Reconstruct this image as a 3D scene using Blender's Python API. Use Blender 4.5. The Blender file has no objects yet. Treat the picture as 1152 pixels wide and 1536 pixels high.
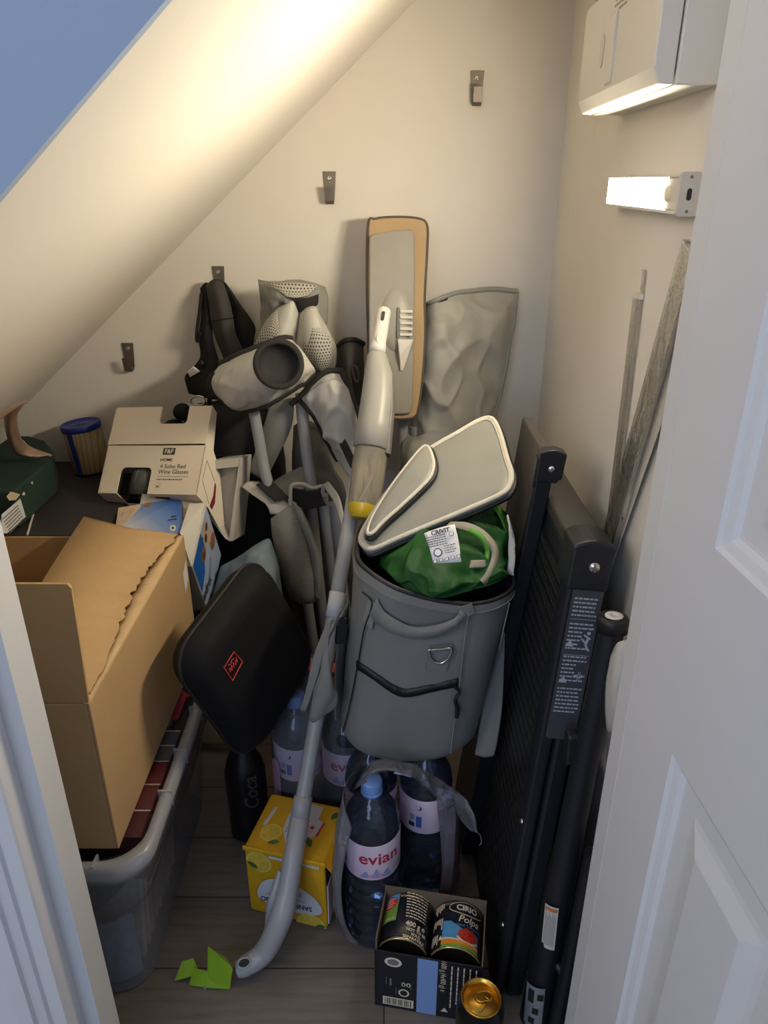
import bpy, bmesh, math, random
from mathutils import Vector, Matrix, noise
random.seed(7)
PI = math.pi
SC = bpy.context.scene
COL = SC.collection

# ------------------------------------------------------------------ camera
CAM_H = 1.12
PITCH = math.radians(24.3)
FOC = 1100.0                       # focal length in pixels of the 1152x1536 frame
cs, sn = math.cos(PITCH), math.sin(PITCH)
cam_data = bpy.data.cameras.new('camera')
cam = bpy.data.objects.new('camera', cam_data)
COL.objects.link(cam)
cam.location = (0, 0, CAM_H)
cam.rotation_euler = (PI / 2 - PITCH, 0, 0)
cam_data.sensor_fit = 'VERTICAL'
cam_data.sensor_height = 36.0
cam_data.lens = 36.0 * FOC / 1536.0
cam_data.clip_start = 0.01
SC.camera = cam


def ray(px, py):
    dx = px - 576.0
    dy = 768.0 - py
    return Vector((dx, FOC * cs + dy * sn, -FOC * sn + dy * cs))


def at(px, py, Y):
    """the place Y metres into the cupboard that was measured at (px, py)"""
    r = ray(px, py)
    return Vector((0, 0, CAM_H)) + r * (Y / r.y)


def onplane(px, py, p0, n):
    r = ray(px, py)
    o = Vector((0, 0, CAM_H))
    return o + r * ((p0 - o).dot(n) / r.dot(n))


# ------------------------------------------------------------------ materials
def lin(c):
    out = []
    for v in c:
        v = v / 255.0
        out.append(v / 12.92 if v <= 0.04045 else ((v + 0.055) / 1.055) ** 2.4)
    return tuple(out) + (1.0,)


class NT:
    def __init__(s, name):
        s.m = bpy.data.materials.new(name)
        s.m.use_nodes = True
        s.t = s.m.node_tree
        s.n = s.t.nodes
        s.bsdf = s.n['Principled BSDF']
        s.out = s.n['Material Output']

    def new(s, typ, **kw):
        nd = s.n.new(typ)
        for k, v in kw.items():
            setattr(nd, k, v)
        return nd

    def link(s, a, b):
        s.t.links.new(a, b)

    def coord(s, which='Object', scale=(1, 1, 1)):
        tc = s.new('ShaderNodeTexCoord')
        mp = s.new('ShaderNodeMapping')
        mp.inputs['Scale'].default_value = scale
        s.link(tc.outputs[which], mp.inputs['Vector'])
        return mp.outputs['Vector']

    def noise(s, vec, scale, detail=4, rough=0.55):
        nz = s.new('ShaderNodeTexNoise')
        nz.inputs['Scale'].default_value = scale
        nz.inputs['Detail'].default_value = detail
        nz.inputs['Roughness'].default_value = rough
        s.link(vec, nz.inputs['Vector'])
        return nz.outputs['Fac']

    def ramp(s, fac, stops):
        r = s.new('ShaderNodeValToRGB')
        el = r.color_ramp.elements
        while len(el) < len(stops):
            el.new(0.5)
        for e, (p, c) in zip(el, stops):
            e.position = p
            e.color = c
        s.link(fac, r.inputs['Fac'])
        return r.outputs['Color']

    def math(s, op, a, b=None):
        nd = s.new('ShaderNodeMath', operation=op)
        for i, v in enumerate((a, b)):
            if v is None:
                continue
            if isinstance(v, (int, float)):
                nd.inputs[i].default_value = v
            else:
                s.link(v, nd.inputs[i])
        return nd.outputs[0]

    def bump(s, h, strength, dist=0.002):
        b = s.new('ShaderNodeBump')
        b.inputs['Strength'].default_value = strength
        b.inputs['Distance'].default_value = dist
        s.link(h, b.inputs['Height'])
        s.link(b.outputs['Normal'], s.bsdf.inputs['Normal'])


def mix(c, k):
    return tuple(min(1.0, v * k) for v in c[:3]) + (1.0,)


def mat(name, rgb, rough=0.6, metal=0.0, var=0.08, vscale=12.0, bump=0.0, bscale=200.0, coat=0.0, spec=0.5, sheen=0.0):
    """painted / printed / moulded surface with a little mottling of its own"""
    t = NT(name)
    c = lin(rgb)
    v = t.coord('Object')
    f = t.noise(v, vscale)
    col = t.ramp(f, [(0.3, mix(c, 1 - var)), (0.7, mix(c, 1 + var))])
    t.link(col, t.bsdf.inputs['Base Color'])
    t.bsdf.inputs['Roughness'].default_value = rough
    t.bsdf.inputs['Metallic'].default_value = metal
    t.bsdf.inputs['Specular IOR Level'].default_value = spec
    t.bsdf.inputs['Coat Weight'].default_value = coat
    if sheen:
        t.bsdf.inputs['Sheen Weight'].default_value = sheen
    if bump:
        t.bump(t.noise(v, bscale, 3), bump)
    return t.m


def mesh_fabric(name, rgb, hole, n=260.0, rad=0.27, rough=0.75):
    """air mesh: a grid of round holes, in UV space measured in metres"""
    t = NT(name)
    uv = t.coord('UV', (n, n, n))
    sep = t.new('ShaderNodeSeparateXYZ')
    t.link(uv, sep.inputs[0])
    fy = t.math('FLOOR', sep.outputs['Y'])
    odd = t.math('MULTIPLY', t.math('MODULO', fy, 2.0), 0.5)
    ux = t.math('SUBTRACT', t.math('FRACT', t.math('ADD', sep.outputs['X'], odd)), 0.5)
    uy = t.math('SUBTRACT', t.math('FRACT', sep.outputs['Y']), 0.5)
    d = t.math('SQRT', t.math('ADD', t.math('MULTIPLY', ux, ux), t.math('MULTIPLY', uy, uy)))
    col = t.ramp(d, [(rad - 0.03, lin(hole)), (rad + 0.05, lin(rgb))])
    t.link(col, t.bsdf.inputs['Base Color'])
    t.bsdf.inputs['Roughness'].default_value = rough
    t.bump(d, 0.6, 0.001)
    return t.m


def fabric(name, rgb, rough=0.6, weave=900.0, sheen=0.0, var=0.06, spec=0.35, coarse=0.25):
    t = NT(name)
    c = lin(rgb)
    v = t.coord('Object')
    f = t.noise(v, 14.0)
    col = t.ramp(f, [(0.3, mix(c, 1 - var)), (0.7, mix(c, 1 + var))])
    t.link(col, t.bsdf.inputs['Base Color'])
    t.bsdf.inputs['Roughness'].default_value = rough
    t.bsdf.inputs['Specular IOR Level'].default_value = spec
    if sheen:
        t.bsdf.inputs['Sheen Weight'].default_value = sheen
    w = t.new('ShaderNodeTexWave', wave_type='BANDS', bands_direction='DIAGONAL')
    w.inputs['Scale'].default_value = weave / 1.5
    t.link(v, w.inputs['Vector'])
    h = t.math('ADD', t.math('MULTIPLY', w.outputs['Fac'], 0.15), t.math('MULTIPLY', t.noise(v, 38.0, 4), 1.0))
    t.bump(h, coarse, 0.004)
    return t.m


def clear(name, tint=(235, 240, 250), body=0.12, rough=0.08, gloss=0.25, bump=0.0, bscale=40):
    """thin clear or hazy plastic: mostly see-through, a hazy body, a glossy skin"""
    t = NT(name)
    tr = t.new('ShaderNodeBsdfTransparent')
    tr.inputs['Color'].default_value = lin(tint)
    b = t.bsdf
    b.inputs['Base Color'].default_value = lin(tint)
    b.inputs['Roughness'].default_value = rough
    b.inputs['Specular IOR Level'].default_value = 0.6
    lw = t.new('ShaderNodeLayerWeight')
    lw.inputs['Blend'].default_value = 0.30
    v = t.coord('Object')
    hz = t.math('MULTIPLY', t.math('ADD', t.math('MULTIPLY', t.noise(v, 9.0), 0.5), 0.75), body)
    edge = t.math('MULTIPLY', lw.outputs['Facing'], body)
    mx = t.new('ShaderNodeMixShader')
    t.link(t.math('ADD', hz, edge), mx.inputs['Fac'])
    t.link(tr.outputs[0], mx.inputs[1])
    t.link(b.outputs[0], mx.inputs[2])
    gl = t.new('ShaderNodeBsdfGlossy')
    gl.inputs['Roughness'].default_value = rough
    m2 = t.new('ShaderNodeMixShader')
    t.link(t.math('ADD', t.math('MULTIPLY', lw.outputs['Fresnel'], gloss * 1.6), 0.02), m2.inputs['Fac'])
    t.link(mx.outputs[0], m2.inputs[1])
    t.link(gl.outputs[0], m2.inputs[2])
    t.link(m2.outputs[0], t.out.inputs['Surface'])
    if bump:
        bp = t.new('ShaderNodeBump')
        bp.inputs['Strength'].default_value = bump
        bp.inputs['Distance'].default_value = 0.006
        t.link(t.noise(v, bscale, 3), bp.inputs['Height'])
        t.link(bp.outputs['Normal'], gl.inputs['Normal'])
    if bump:
        t.bump(t.noise(v, bscale, 3), bump, 0.006)
    return t.m


def glassy(name, tint, rough=0.03, ior=1.33):
    t = NT(name)
    t.bsdf.inputs['Base Color'].default_value = lin(tint)
    t.bsdf.inputs['Roughness'].default_value = rough
    t.bsdf.inputs['IOR'].default_value = ior
    t.bsdf.inputs['Transmission Weight'].default_value = 1.0
    v = t.coord('Object')
    t.bump(t.noise(v, 60.0, 2), 0.08, 0.002)
    return t.m


def emit(name, rgb, strength):
    t = NT(name)
    e = t.new('ShaderNodeEmission')
    e.inputs['Color'].default_value = lin(rgb)
    e.inputs['Strength'].default_value = strength
    t.link(e.outputs[0], t.out.inputs['Surface'])
    return t.m


def paint_wall(name, rgb, rough=0.85):
    """emulsion with roller stipple and a few scuffs"""
    t = NT(name)
    c = lin(rgb)
    v = t.coord('Object')
    a = t.noise(v, 3.0, 5)
    base = t.ramp(a, [(0.3, mix(c, 0.97)), (0.7, mix(c, 1.02))])
    sc = t.new('ShaderNodeTexNoise')
    sc.inputs['Scale'].default_value = 26.0
    sc.inputs['Detail'].default_value = 6.0
    mp = t.coord('Object', (1.0, 1.0, 0.45))
    t.link(mp, sc.inputs['Vector'])
    fac = t.ramp(sc.outputs['Fac'], [(0.70, (0, 0, 0, 1)), (0.80, (0.35, 0.35, 0.35, 1))])
    m = t.new('ShaderNodeMix', data_type='RGBA')
    t.link(fac, m.inputs['Factor'])
    t.link(base, m.inputs['A'])
    m.inputs['B'].default_value = mix(c, 0.6)
    t.link(m.outputs['Result'], t.bsdf.inputs['Base Color'])
    t.bsdf.inputs['Roughness'].default_value = rough
    t.bsdf.inputs['Specular IOR Level'].default_value = 0.25
    t.bump(t.noise(v, 220.0, 3), 0.08, 0.002)
    return t.m


def wood_floor(name):
    t = NT(name)
    v = t.coord('Object')
    br = t.new('ShaderNodeTexBrick')
    br.offset = 0.37
    br.inputs['Scale'].default_value = 1.0
    br.inputs['Brick Width'].default_value = 1.1
    br.inputs['Row Height'].default_value = 0.125
    br.inputs['Mortar Size'].default_value = 0.0012
    br.inputs['Mortar Smooth'].default_value = 0.2
    br.inputs['Bias'].default_value = 0.0
    br.inputs['Color1'].default_value = lin((134, 125, 116))
    br.inputs['Color2'].default_value = lin((115, 107, 100))
    br.inputs['Mortar'].default_value = lin((50, 44, 40))
    t.link(v, br.inputs['Vector'])
    g = t.noise(t.coord('Object', (2.0, 28.0, 1.0)), 3.5, 8, 0.65)
    gc = t.ramp(g, [(0.25, (0.62, 0.6, 0.58, 1)), (0.5, (0.95, 0.94, 0.92, 1)), (0.75, (1.15, 1.12, 1.08, 1))])
    m = t.new('ShaderNodeMix', data_type='RGBA', blend_type='MULTIPLY')
    m.inputs['Factor'].default_value = 1.0
    t.link(br.outputs['Color'], m.inputs['A'])
    t.link(gc, m.inputs['B'])
    t.link(m.outputs['Result'], t.bsdf.inputs['Base Color'])
    t.bsdf.inputs['Roughness'].default_value = 0.45
    t.bump(t.math('ADD', g, t.math('MULTIPLY', br.outputs['Fac'], -1.5)), 0.2, 0.002)
    return t.m


def card(name, rgb, var=0.06):
    """corrugated board: fibres and faint flutes"""
    t = NT(name)
    c = lin(rgb)
    v = t.coord('Object')
    a = t.noise(v, 6.0, 5)
    b = t.noise(t.coord('Object', (1, 1, 6)), 60.0, 4)
    f = t.math('ADD', t.math('MULTIPLY', a, 0.6), t.math('MULTIPLY', b, 0.4))
    col = t.ramp(f, [(0.3, mix(c, 1 - var)), (0.7, mix(c, 1 + var))])
    t.link(col, t.bsdf.inputs['Base Color'])
    t.bsdf.inputs['Roughness'].default_value = 0.85
    t.bsdf.inputs['Specular IOR Level'].default_value = 0.2
    w = t.new('ShaderNodeTexWave', wave_type='BANDS', bands_direction='Y')
    w.inputs['Scale'].default_value = 40.0
    t.link(v, w.inputs['Vector'])
    t.bump(t.math('ADD', t.math('MULTIPLY', w.outputs['Fac'], 0.12), b), 0.05, 0.002)
    return t.m


def lattice(name, rgb):
    """moulded rattan-weave plastic, in UV space measured in metres"""
    t = NT(name)
    uv = t.coord('UV', (44, 27, 1))
    br = t.new('ShaderNodeTexBrick')
    br.inputs['Scale'].default_value = 1.0
    br.inputs['Brick Width'].default_value = 1.0
    br.inputs['Row Height'].default_value = 0.5
    br.inputs['Mortar Size'].default_value = 0.1
    br.inputs['Mortar Smooth'].default_value = 0.6
    br.inputs['Color1'].default_value = lin(rgb)
    br.inputs['Color2'].default_value = mix(lin(rgb), 1.25)
    br.inputs['Mortar'].default_value = mix(lin(rgb), 0.18)
    t.link(uv, br.inputs['Vector'])
    t.link(br.outputs['Color'], t.bsdf.inputs['Base Color'])
    t.bsdf.inputs['Roughness'].default_value = 0.42
    t.bump(t.math('MULTIPLY', br.outputs['Fac'], -1.0), 1.0, 0.004)
    return t.m


# ------------------------------------------------------------------ geometry
class Fr:
    """a local frame: p(a, b, c) = o + a x + b y + c z"""
    def __init__(s, o, x=(1, 0, 0), y=None, z=None):
        s.o = Vector(o)
        s.x = Vector(x).normalized()
        if y is not None:
            y = Vector(y)
            s.y = (y - s.x * y.dot(s.x)).normalized()
            s.z = s.x.cross(s.y)
        else:
            z = Vector(z if z is not None else (0, 0, 1))
            s.z = (z - s.x * z.dot(s.x)).normalized()
            s.y = s.z.cross(s.x)

    def p(s, a, b, c=0.0):
        return s.o + s.x * a + s.y * b + s.z * c

    def at(s, a, b, c=0.0):
        f = Fr((0, 0, 0))
        f.o, f.x, f.y, f.z = s.p(a, b, c), s.x, s.y, s.z
        return f

    def turn(s, deg):
        """the frame turned about its z"""
        r = math.radians(deg)
        f = Fr((0, 0, 0))
        f.o = s.o.copy()
        f.x = s.x * math.cos(r) + s.y * math.sin(r)
        f.y = s.y * math.cos(r) - s.x * math.sin(r)
        f.z = s.z
        return f


def crom(pts, n, closed=False):
    """Catmull-Rom through points (tuples / Vectors of any length)"""
    pts = [Vector(p) for p in pts]
    m = len(pts)
    if m < 3 and not closed:
        return [pts[0].lerp(pts[-1], i / n) for i in range(n + 1)]
    segs = m if closed else m - 1
    out = []
    total = n
    for i in range(total if closed else total + 1):
        u = i / total * segs
        k = min(int(u), segs - 1)
        f = u - k
        if closed:
            p0, p1, p2, p3 = pts[(k - 1) % m], pts[k % m], pts[(k + 1) % m], pts[(k + 2) % m]
        else:
            p1, p2 = pts[k], pts[k + 1]
            p0 = pts[k - 1] if k > 0 else p1 * 2 - p2
            p3 = pts[k + 2] if k + 2 < m else p2 * 2 - p1
        out.append(0.5 * ((2 * p1) + (p2 - p0) * f + (2 * p0 - 5 * p1 + 4 * p2 - p3) * f * f
                          + (3 * p1 - p0 - 3 * p2 + p3) * f * f * f))
    return out


def chaikin(pts, it=2, closed=True):
    pts = [Vector(p) for p in pts]
    for _ in range(it):
        out = []
        m = len(pts)
        for i in range(m if closed else m - 1):
            a, b = pts[i], pts[(i + 1) % m]
            out += [a.lerp(b, 0.25), a.lerp(b, 0.75)]
        if not closed:
            out = [pts[0]] + out + [pts[-1]]
        pts = out
    return pts


def rrect(w, h, r, n=6):
    """rounded rectangle outline centred on 0"""
    out = []
    for cx, cy, a0 in ((w / 2 - r, h / 2 - r, 0), (-w / 2 + r, h / 2 - r, PI / 2),
                       (-w / 2 + r, -h / 2 + r, PI), (w / 2 - r, -h / 2 + r, 1.5 * PI)):
        for i in range(n + 1):
            a = a0 + PI / 2 * i / n
            out.append((cx + r * math.cos(a), cy + r * math.sin(a)))
    return out


def oval(rx, ry, n=28, cx=0, cy=0, a0=0, a1=2 * PI):
    full = abs(a1 - a0 - 2 * PI) < 1e-6
    k = n if full else n + 1
    return [(cx + rx * math.cos(a0 + (a1 - a0) * i / n), cy + ry * math.sin(a0 + (a1 - a0) * i / n)) for i in range(k)]


_text_cache = {}
YOFF = 0.0


def text_mesh(s, size, bold=0.0, align='CENTER', shear=0.0):
    key = (s, size, bold, align, shear)
    if key not in _text_cache:
        cu = bpy.data.curves.new('lettering', 'FONT')
        cu.body = s
        cu.size = size
        cu.align_x = align
        cu.align_y = 'CENTER'
        cu.offset = bold
        cu.shear = shear
        cu.resolution_u = 3
        ob = bpy.data.objects.new('lettering', cu)
        COL.objects.link(ob)
        bpy.context.view_layer.update()
        me = bpy.data.meshes.new_from_object(ob.evaluated_get(bpy.context.evaluated_depsgraph_get()))
        vs = [tuple(v.co) for v in me.vertices]
        fs = [tuple(p.vertices) for p in me.polygons]
        bpy.data.objects.remove(ob)
        bpy.data.curves.remove(cu)
        bpy.data.meshes.remove(me)
        _text_cache[key] = (vs, fs)
    return _text_cache[key]


class B:
    """collects shapes (world coordinates) into ONE mesh object"""
    def __init__(s, m=None):
        s.v, s.f, s.fm, s.uv, s.sm, s.mats = [], [], [], [], [], []
        s.m = m

    def _mi(s, m):
        m = m or s.m
        if m not in s.mats:
            s.mats.append(m)
        return s.mats.index(m)

    def add(s, verts, faces, m=None, smooth=False, uvs=None):
        o = len(s.v)
        s.v += [Vector(v) for v in verts]
        mi = s._mi(m)
        for k, f in enumerate(faces):
            s.f.append(tuple(i + o for i in f))
            s.fm.append(mi)
            s.sm.append(smooth)
            s.uv.append([uvs[i] for i in f] if uvs else None)
        return s

    def box(s, fr, a, b, c, m=None):
        vs = [fr.p(x, y, z) for z in c for y in b for x in a]
        s.add(vs, [(0, 2, 3, 1), (4, 5, 7, 6), (0, 1, 5, 4), (2, 6, 7, 3), (0, 4, 6, 2), (1, 3, 7, 5)], m)
        # metre UVs per face
        for k in range(6):
            f = s.f[-6 + k]
            p = [s.v[i] for i in f]
            n = (p[1] - p[0]).cross(p[2] - p[0])
            e = (p[1] - p[0]).normalized()
            g = n.normalized().cross(e) if n.length > 1e-12 else e
            s.uv[-6 + k] = [((q - p[0]).dot(e), (q - p[0]).dot(g)) for q in p]
        return s

    def prism(s, fr, poly, c0, c1, m=None, smooth=False):
        """2-D outline (a, b) extruded along the frame's z from c0 to c1"""
        n = len(poly)
        vs = [fr.p(q[0], q[1], c0) for q in poly] + [fr.p(q[0], q[1], c1) for q in poly]
        s.add(vs, [tuple(range(n))[::-1], tuple(range(n, 2 * n))], m)
        s.add(vs, [(i, (i + 1) % n, n + (i + 1) % n, n + i) for i in range(n)], m, smooth)
        return s

    def slab(s, pts, d, m=None):
        """closed outline of world points pushed along the vector d"""
        n = len(pts)
        d = Vector(d)
        vs = [Vector(p) for p in pts] + [Vector(p) + d for p in pts]
        s.add(vs, [tuple(range(n))[::-1], tuple(range(n, 2 * n))], m)
        s.add(vs, [(i, (i + 1) % n, n + (i + 1) % n, n + i) for i in range(n)], m)
        return s

    def decal(s, fr, poly, c, m=None, cyl=None):
        """printed patch lying c above the frame's plane (or bent on a cylinder of radius cyl)"""
        s.add([fr.p(q[0], q[1], c) for q in poly], [tuple(range(len(poly)))], m)
        return s

    def tube(s, pts, r, res=10, n=None, closed=False, m=None, flat=None):
        pts = [Vector(p) for p in pts]
        if n:
            pts = crom(pts, n, closed)
        k = len(pts)
        rs = r if isinstance(r, (list, tuple)) else None
        tang = []
        for i in range(k):
            a = pts[(i - 1) % k] if (closed or i > 0) else pts[i]
            b = pts[(i + 1) % k] if (closed or i < k - 1) else pts[i]
            t = b - a
            tang.append(t.normalized() if t.length > 1e-9 else Vector((0, 0, 1)))
        up = Vector((0, 0, 1)) if abs(tang[0].z) < 0.9 else Vector((1, 0, 0))
        nv = (up - tang[0] * up.dot(tang[0])).normalized()
        vs = []
        for i in range(k):
            nv = nv - tang[i] * nv.dot(tang[i])
            nv = nv.normalized() if nv.length > 1e-6 else tang[i].orthogonal().normalized()
            bv = tang[i].cross(nv)
            if rs:
                q = i / (k - 1) * (len(rs) - 1)
                j = min(int(q), len(rs) - 2)
                rr = rs[j] + (rs[j + 1] - rs[j]) * (q - j)
            else:
                rr = r
            for j in range(res):
                a = 2 * PI * j / res
                vs.append(pts[i] + nv * (rr * math.cos(a)) + bv * (rr * math.sin(a)))
        fs = []
        for i in range(k if closed else k - 1):
            i2 = (i + 1) % k
            for j in range(res):
                j2 = (j + 1) % res
                fs.append((i * res + j, i * res + j2, i2 * res + j2, i2 * res + j))
        s.add(vs, fs, m, True)
        if not closed:
            s.add(vs[:res], [tuple(range(res))[::-1]], m)
            s.add(vs[-res:], [tuple(range(res))], m)
        return s

    def lathe(s, fr, prof, seg=32, m=None, smooth=True, a0=0.0, a1=2 * PI):
        """profile (radius, height) spun round the frame's z"""
        full = abs(a1 - a0 - 2 * PI) < 1e-6
        ns = seg if full else seg + 1
        vs, idx = [], []
        for r, z in prof:
            if r < 1e-6:
                idx.append([len(vs)] * ns)
                vs.append(fr.p(0, 0, z))
            else:
                idx.append(list(range(len(vs), len(vs) + ns)))
                for j in range(ns):
                    a = a0 + (a1 - a0) * j / seg
                    vs.append(fr.p(r * math.cos(a), r * math.sin(a), z))
        fs = []
        for i in range(len(prof) - 1):
            for j in range(seg):
                j2 = (j + 1) % ns
                q = [idx[i][j], idx[i][j2], idx[i + 1][j2], idx[i + 1][j]]
                q2 = []
                for t in q:
                    if t not in q2:
                        q2.append(t)
                if len(q2) > 2:
                    fs.append(tuple(q2))
        s.add(vs, fs, m, smooth)
        return s

    def loft(s, rings, m=None, smooth=True, cap0=True, cap1=True):
        """closed rings of equal length, in order"""
        n = len(rings[0])
        vs = [Vector(p) for r in rings for p in r]
        fs = []
        for i in range(len(rings) - 1):
            for j in range(n):
                j2 = (j + 1) % n
                fs.append((i * n + j, i * n + j2, (i + 1) * n + j2, (i + 1) * n + j))
        s.add(vs, fs, m, smooth)
        if cap0:
            s.add(rings[0], [tuple(range(n))[::-1]], m)
        if cap1:
            s.add(rings[-1], [tuple(range(n))], m)
        return s

    def net(s, rows, nu=20, nv=20, m=None, wr=0.0, wscale=18.0, seed=0.0, bulge=0.0, world=False, crease=0.0, cscale=9.0):
        """cloth through a grid of measured points (px, py, Y), wrinkled along its normal"""
        R = [[Vector(q) if world else at(q[0], q[1], q[2] + YOFF) for q in row] for row in rows]
        rr = [crom(row, nu) for row in R]
        cols = [crom([rr[i][j] for i in range(len(rr))], nv) for j in range(nu + 1)]
        G = [[cols[j][i] for j in range(nu + 1)] for i in range(nv + 1)]
        cen = G[nv // 2][nu // 2]
        nrm = [[None] * (nu + 1) for _ in range(nv + 1)]
        for i in range(nv + 1):
            for j in range(nu + 1):
                du = G[i][min(j + 1, nu)] - G[i][max(j - 1, 0)]
                dv = G[min(i + 1, nv)][j] - G[max(i - 1, 0)][j]
                nn = du.cross(dv)
                nrm[i][j] = nn.normalized() if nn.length > 1e-12 else Vector((0, -1, 0))
        flip = nrm[nv // 2][nu // 2].dot(Vector((0, 0, CAM_H)) - cen) < 0
        vs, uvs = [], []
        lu = sum((G[nv // 2][j + 1] - G[nv // 2][j]).length for j in range(nu))
        lv = sum((G[i + 1][nu // 2] - G[i][nu // 2]).length for i in range(nv))
        for i in range(nv + 1):
            for j in range(nu + 1):
                u, v = j / nu, i / nv
                nn = -nrm[i][j] if flip else nrm[i][j]
                e = min(1.0, 6 * min(u, 1 - u, v, 1 - v) + 0.25)
                q = G[i][j]
                d = 0.0
                if wr:
                    d += wr * e * noise.noise(Vector((q.x * wscale + seed, q.y * wscale, q.z * wscale * 0.7)))
                    d += wr * 0.45 * e * noise.noise(Vector((q.x * wscale * 2.3 + seed, q.y * wscale * 2, q.z * wscale * 2.1 + 5)))
                if crease:
                    n1 = noise.noise(Vector((q.x * cscale + seed * 3, q.y * cscale, q.z * cscale)))
                    n2 = noise.noise(Vector((q.x * cscale * 1.9 + 7 + seed, q.y * cscale * 1.9, q.z * cscale * 1.9)))
                    d += crease * e * (max(0.0, 1 - 3.2 * abs(n1)) ** 1.5 + 0.6 * max(0.0, 1 - 3.2 * abs(n2)) ** 1.5)
                if bulge:
                    d += bulge * math.sin(PI * u) * math.sin(PI * v)
                q = q + nn * d
                q.z = max(q.z, 0.0035)
                vs.append(q)
                uvs.append((u * lu, v * lv))
        fs = []
        w = nu + 1
        for i in range(nv):
            for j in range(nu):
                f = (i * w + j, i * w + j + 1, (i + 1) * w + j + 1, (i + 1) * w + j)
                fs.append(f[::-1] if flip else f)
        s.add(vs, fs, m, True, uvs)
        s.grid = [[vs[i * w + j] for j in range(w)] for i in range(nv + 1)]
        return s

    def edge(s, which):
        g = s.grid
        return {'t': g[0], 'b': g[-1], 'l': [r[0] for r in g], 'r': [r[-1] for r in g]}[which]

    def rim(s):
        g = s.grid
        return g[0] + [r[-1] for r in g[1:]] + g[-1][-2::-1] + [r[0] for r in g[-2:0:-1]]

    def text(s, txt, size, fr, c=0.0006, m=None, bold=0.0, align='CENTER', sx=1.0, cyl=None, shear=0.0, pos=(0, 0)):
        """printed lettering in the frame's plane; cyl = radius bends it round an axis along the frame's y"""
        vs, fs = text_mesh(txt, size, bold, align, shear)
        out = []
        for x, y, z in vs:
            x = x * sx + pos[0]
            y += pos[1]
            if cyl:
                a = x / cyl
                out.append(fr.p(math.sin(a) * (cyl + c), y, (cyl + c) * math.cos(a) - cyl))
            else:
                out.append(fr.p(x, y, c))
        s.add(out, fs, m)
        return s

    def cyl_decal(s, fr, a0, a1, y0, y1, cyl, c, m=None, n=10):
        """patch on a cylinder: angles a0..a1, heights y0..y1 along the frame's y"""
        vs, fs = [], []
        for i in range(n + 1):
            a = a0 + (a1 - a0) * i / n
            for y in (y0, y1):
                vs.append(fr.p(math.sin(a) * (cyl + c), y, (cyl + c) * math.cos(a) - cyl))
        for i in range(n):
            fs.append((2 * i, 2 * i + 2, 2 * i + 3, 2 * i + 1))
        s.add(vs, fs, m, True)
        return s

    def cyl_poly(s, fr, poly, cyl, c, m=None):
        """outline printed on a cylinder, cut into narrow strips so that it follows the curve"""
        def clip(pg, k, sign):
            out = []
            for i in range(len(pg)):
                a, b_ = pg[i], pg[(i + 1) % len(pg)]
                da, db = sign * (a[0] - k), sign * (b_[0] - k)
                if da >= 0:
                    out.append(a)
                if da * db < 0:
                    t = da / (da - db)
                    out.append((a[0] + (b_[0] - a[0]) * t, a[1] + (b_[1] - a[1]) * t))
            return out
        x0, x1 = min(p[0] for p in poly), max(p[0] for p in poly)
        n = max(1, int((x1 - x0) / 0.0045) + 1)
        for i in range(n):
            pg = clip(clip(list(poly), x0 + (x1 - x0) * i / n, 1), x0 + (x1 - x0) * (i + 1) / n, -1)
            if len(pg) > 2:
                s.add([fr.p(math.sin(x / cyl) * (cyl + c), y, (cyl + c) * math.cos(x / cyl) - cyl) for x, y in pg], [tuple(range(len(pg)))], m)
        return s

    def done(s, name, parent=None, bevel=0.0, bseg=2, solid=0.0, soff=-1.0, sub=0, loc=None, label=None, weld=False):
        me = bpy.data.meshes.new(name)
        base = Vector((0, 0, 0))
        q = parent
        while q is not None:
            base += q.location
            q = q.parent
        here = Vector(loc) if loc is not None else Vector((0, 0, 0))
        off = base + here
        me.from_pydata([tuple(v - off) for v in s.v], [], s.f)
        for mm in s.mats:
            me.materials.append(mm)
        me.polygons.foreach_set('material_index', s.fm)
        me.polygons.foreach_set('use_smooth', s.sm)
        if any(u for u in s.uv):
            ul = me.uv_layers.new(name='UVMap')
            k = 0
            for p, u in zip(me.polygons, s.uv):
                for t in range(p.loop_total):
                    ul.data[p.loop_start + t].uv = u[t] if u else (0, 0)
        me.update()
        ob = bpy.data.objects.new(name, me)
        COL.objects.link(ob)
        ob.location = here
        if parent is not None:
            ob.parent = parent
        if weld:
            w = ob.modifiers.new('weld', 'WELD')
            w.merge_threshold = 0.00005
        if solid:
            md = ob.modifiers.new('thickness', 'SOLIDIFY')
            md.thickness = solid
            md.offset = soff
        if bevel:
            w = ob.modifiers.new('weld', 'WELD')
            w.merge_threshold = 0.00005
            md = ob.modifiers.new('bevel', 'BEVEL')
            md.width = bevel
            md.segments = bseg
            md.limit_method = 'ANGLE'
            md.angle_limit = math.radians(40)
        if sub:
            md = ob.modifiers.new('smooth', 'SUBSURF')
            md.levels = sub
            md.render_levels = sub
        if label:
            ob['label'] = label
        return ob


def tag(o, label, cat, group=None, kind=None):
    if label:
        o['label'] = label
    if cat:
        o['category'] = cat
    if group:
        o['group'] = group
    if kind:
        o['kind'] = kind
    return o


def thing(name, label, cat, loc, group=None):
    o = bpy.data.objects.new(name, None)
    o.empty_display_size = 0.05
    COL.objects.link(o)
    o.location = Vector(loc)
    return tag(o, label, cat, group)


def struct(ob, label=None):
    ob['kind'] = 'structure'
    if label:
        ob['label'] = label
    return ob


def copy_tree(o, parent=None):
    c = o.copy()
    COL.objects.link(c)
    if parent is not None:
        c.parent = parent
    for ch in list(o.children):
        copy_tree(ch, c)
    return c


W = Fr((0, 0, 0))
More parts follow.
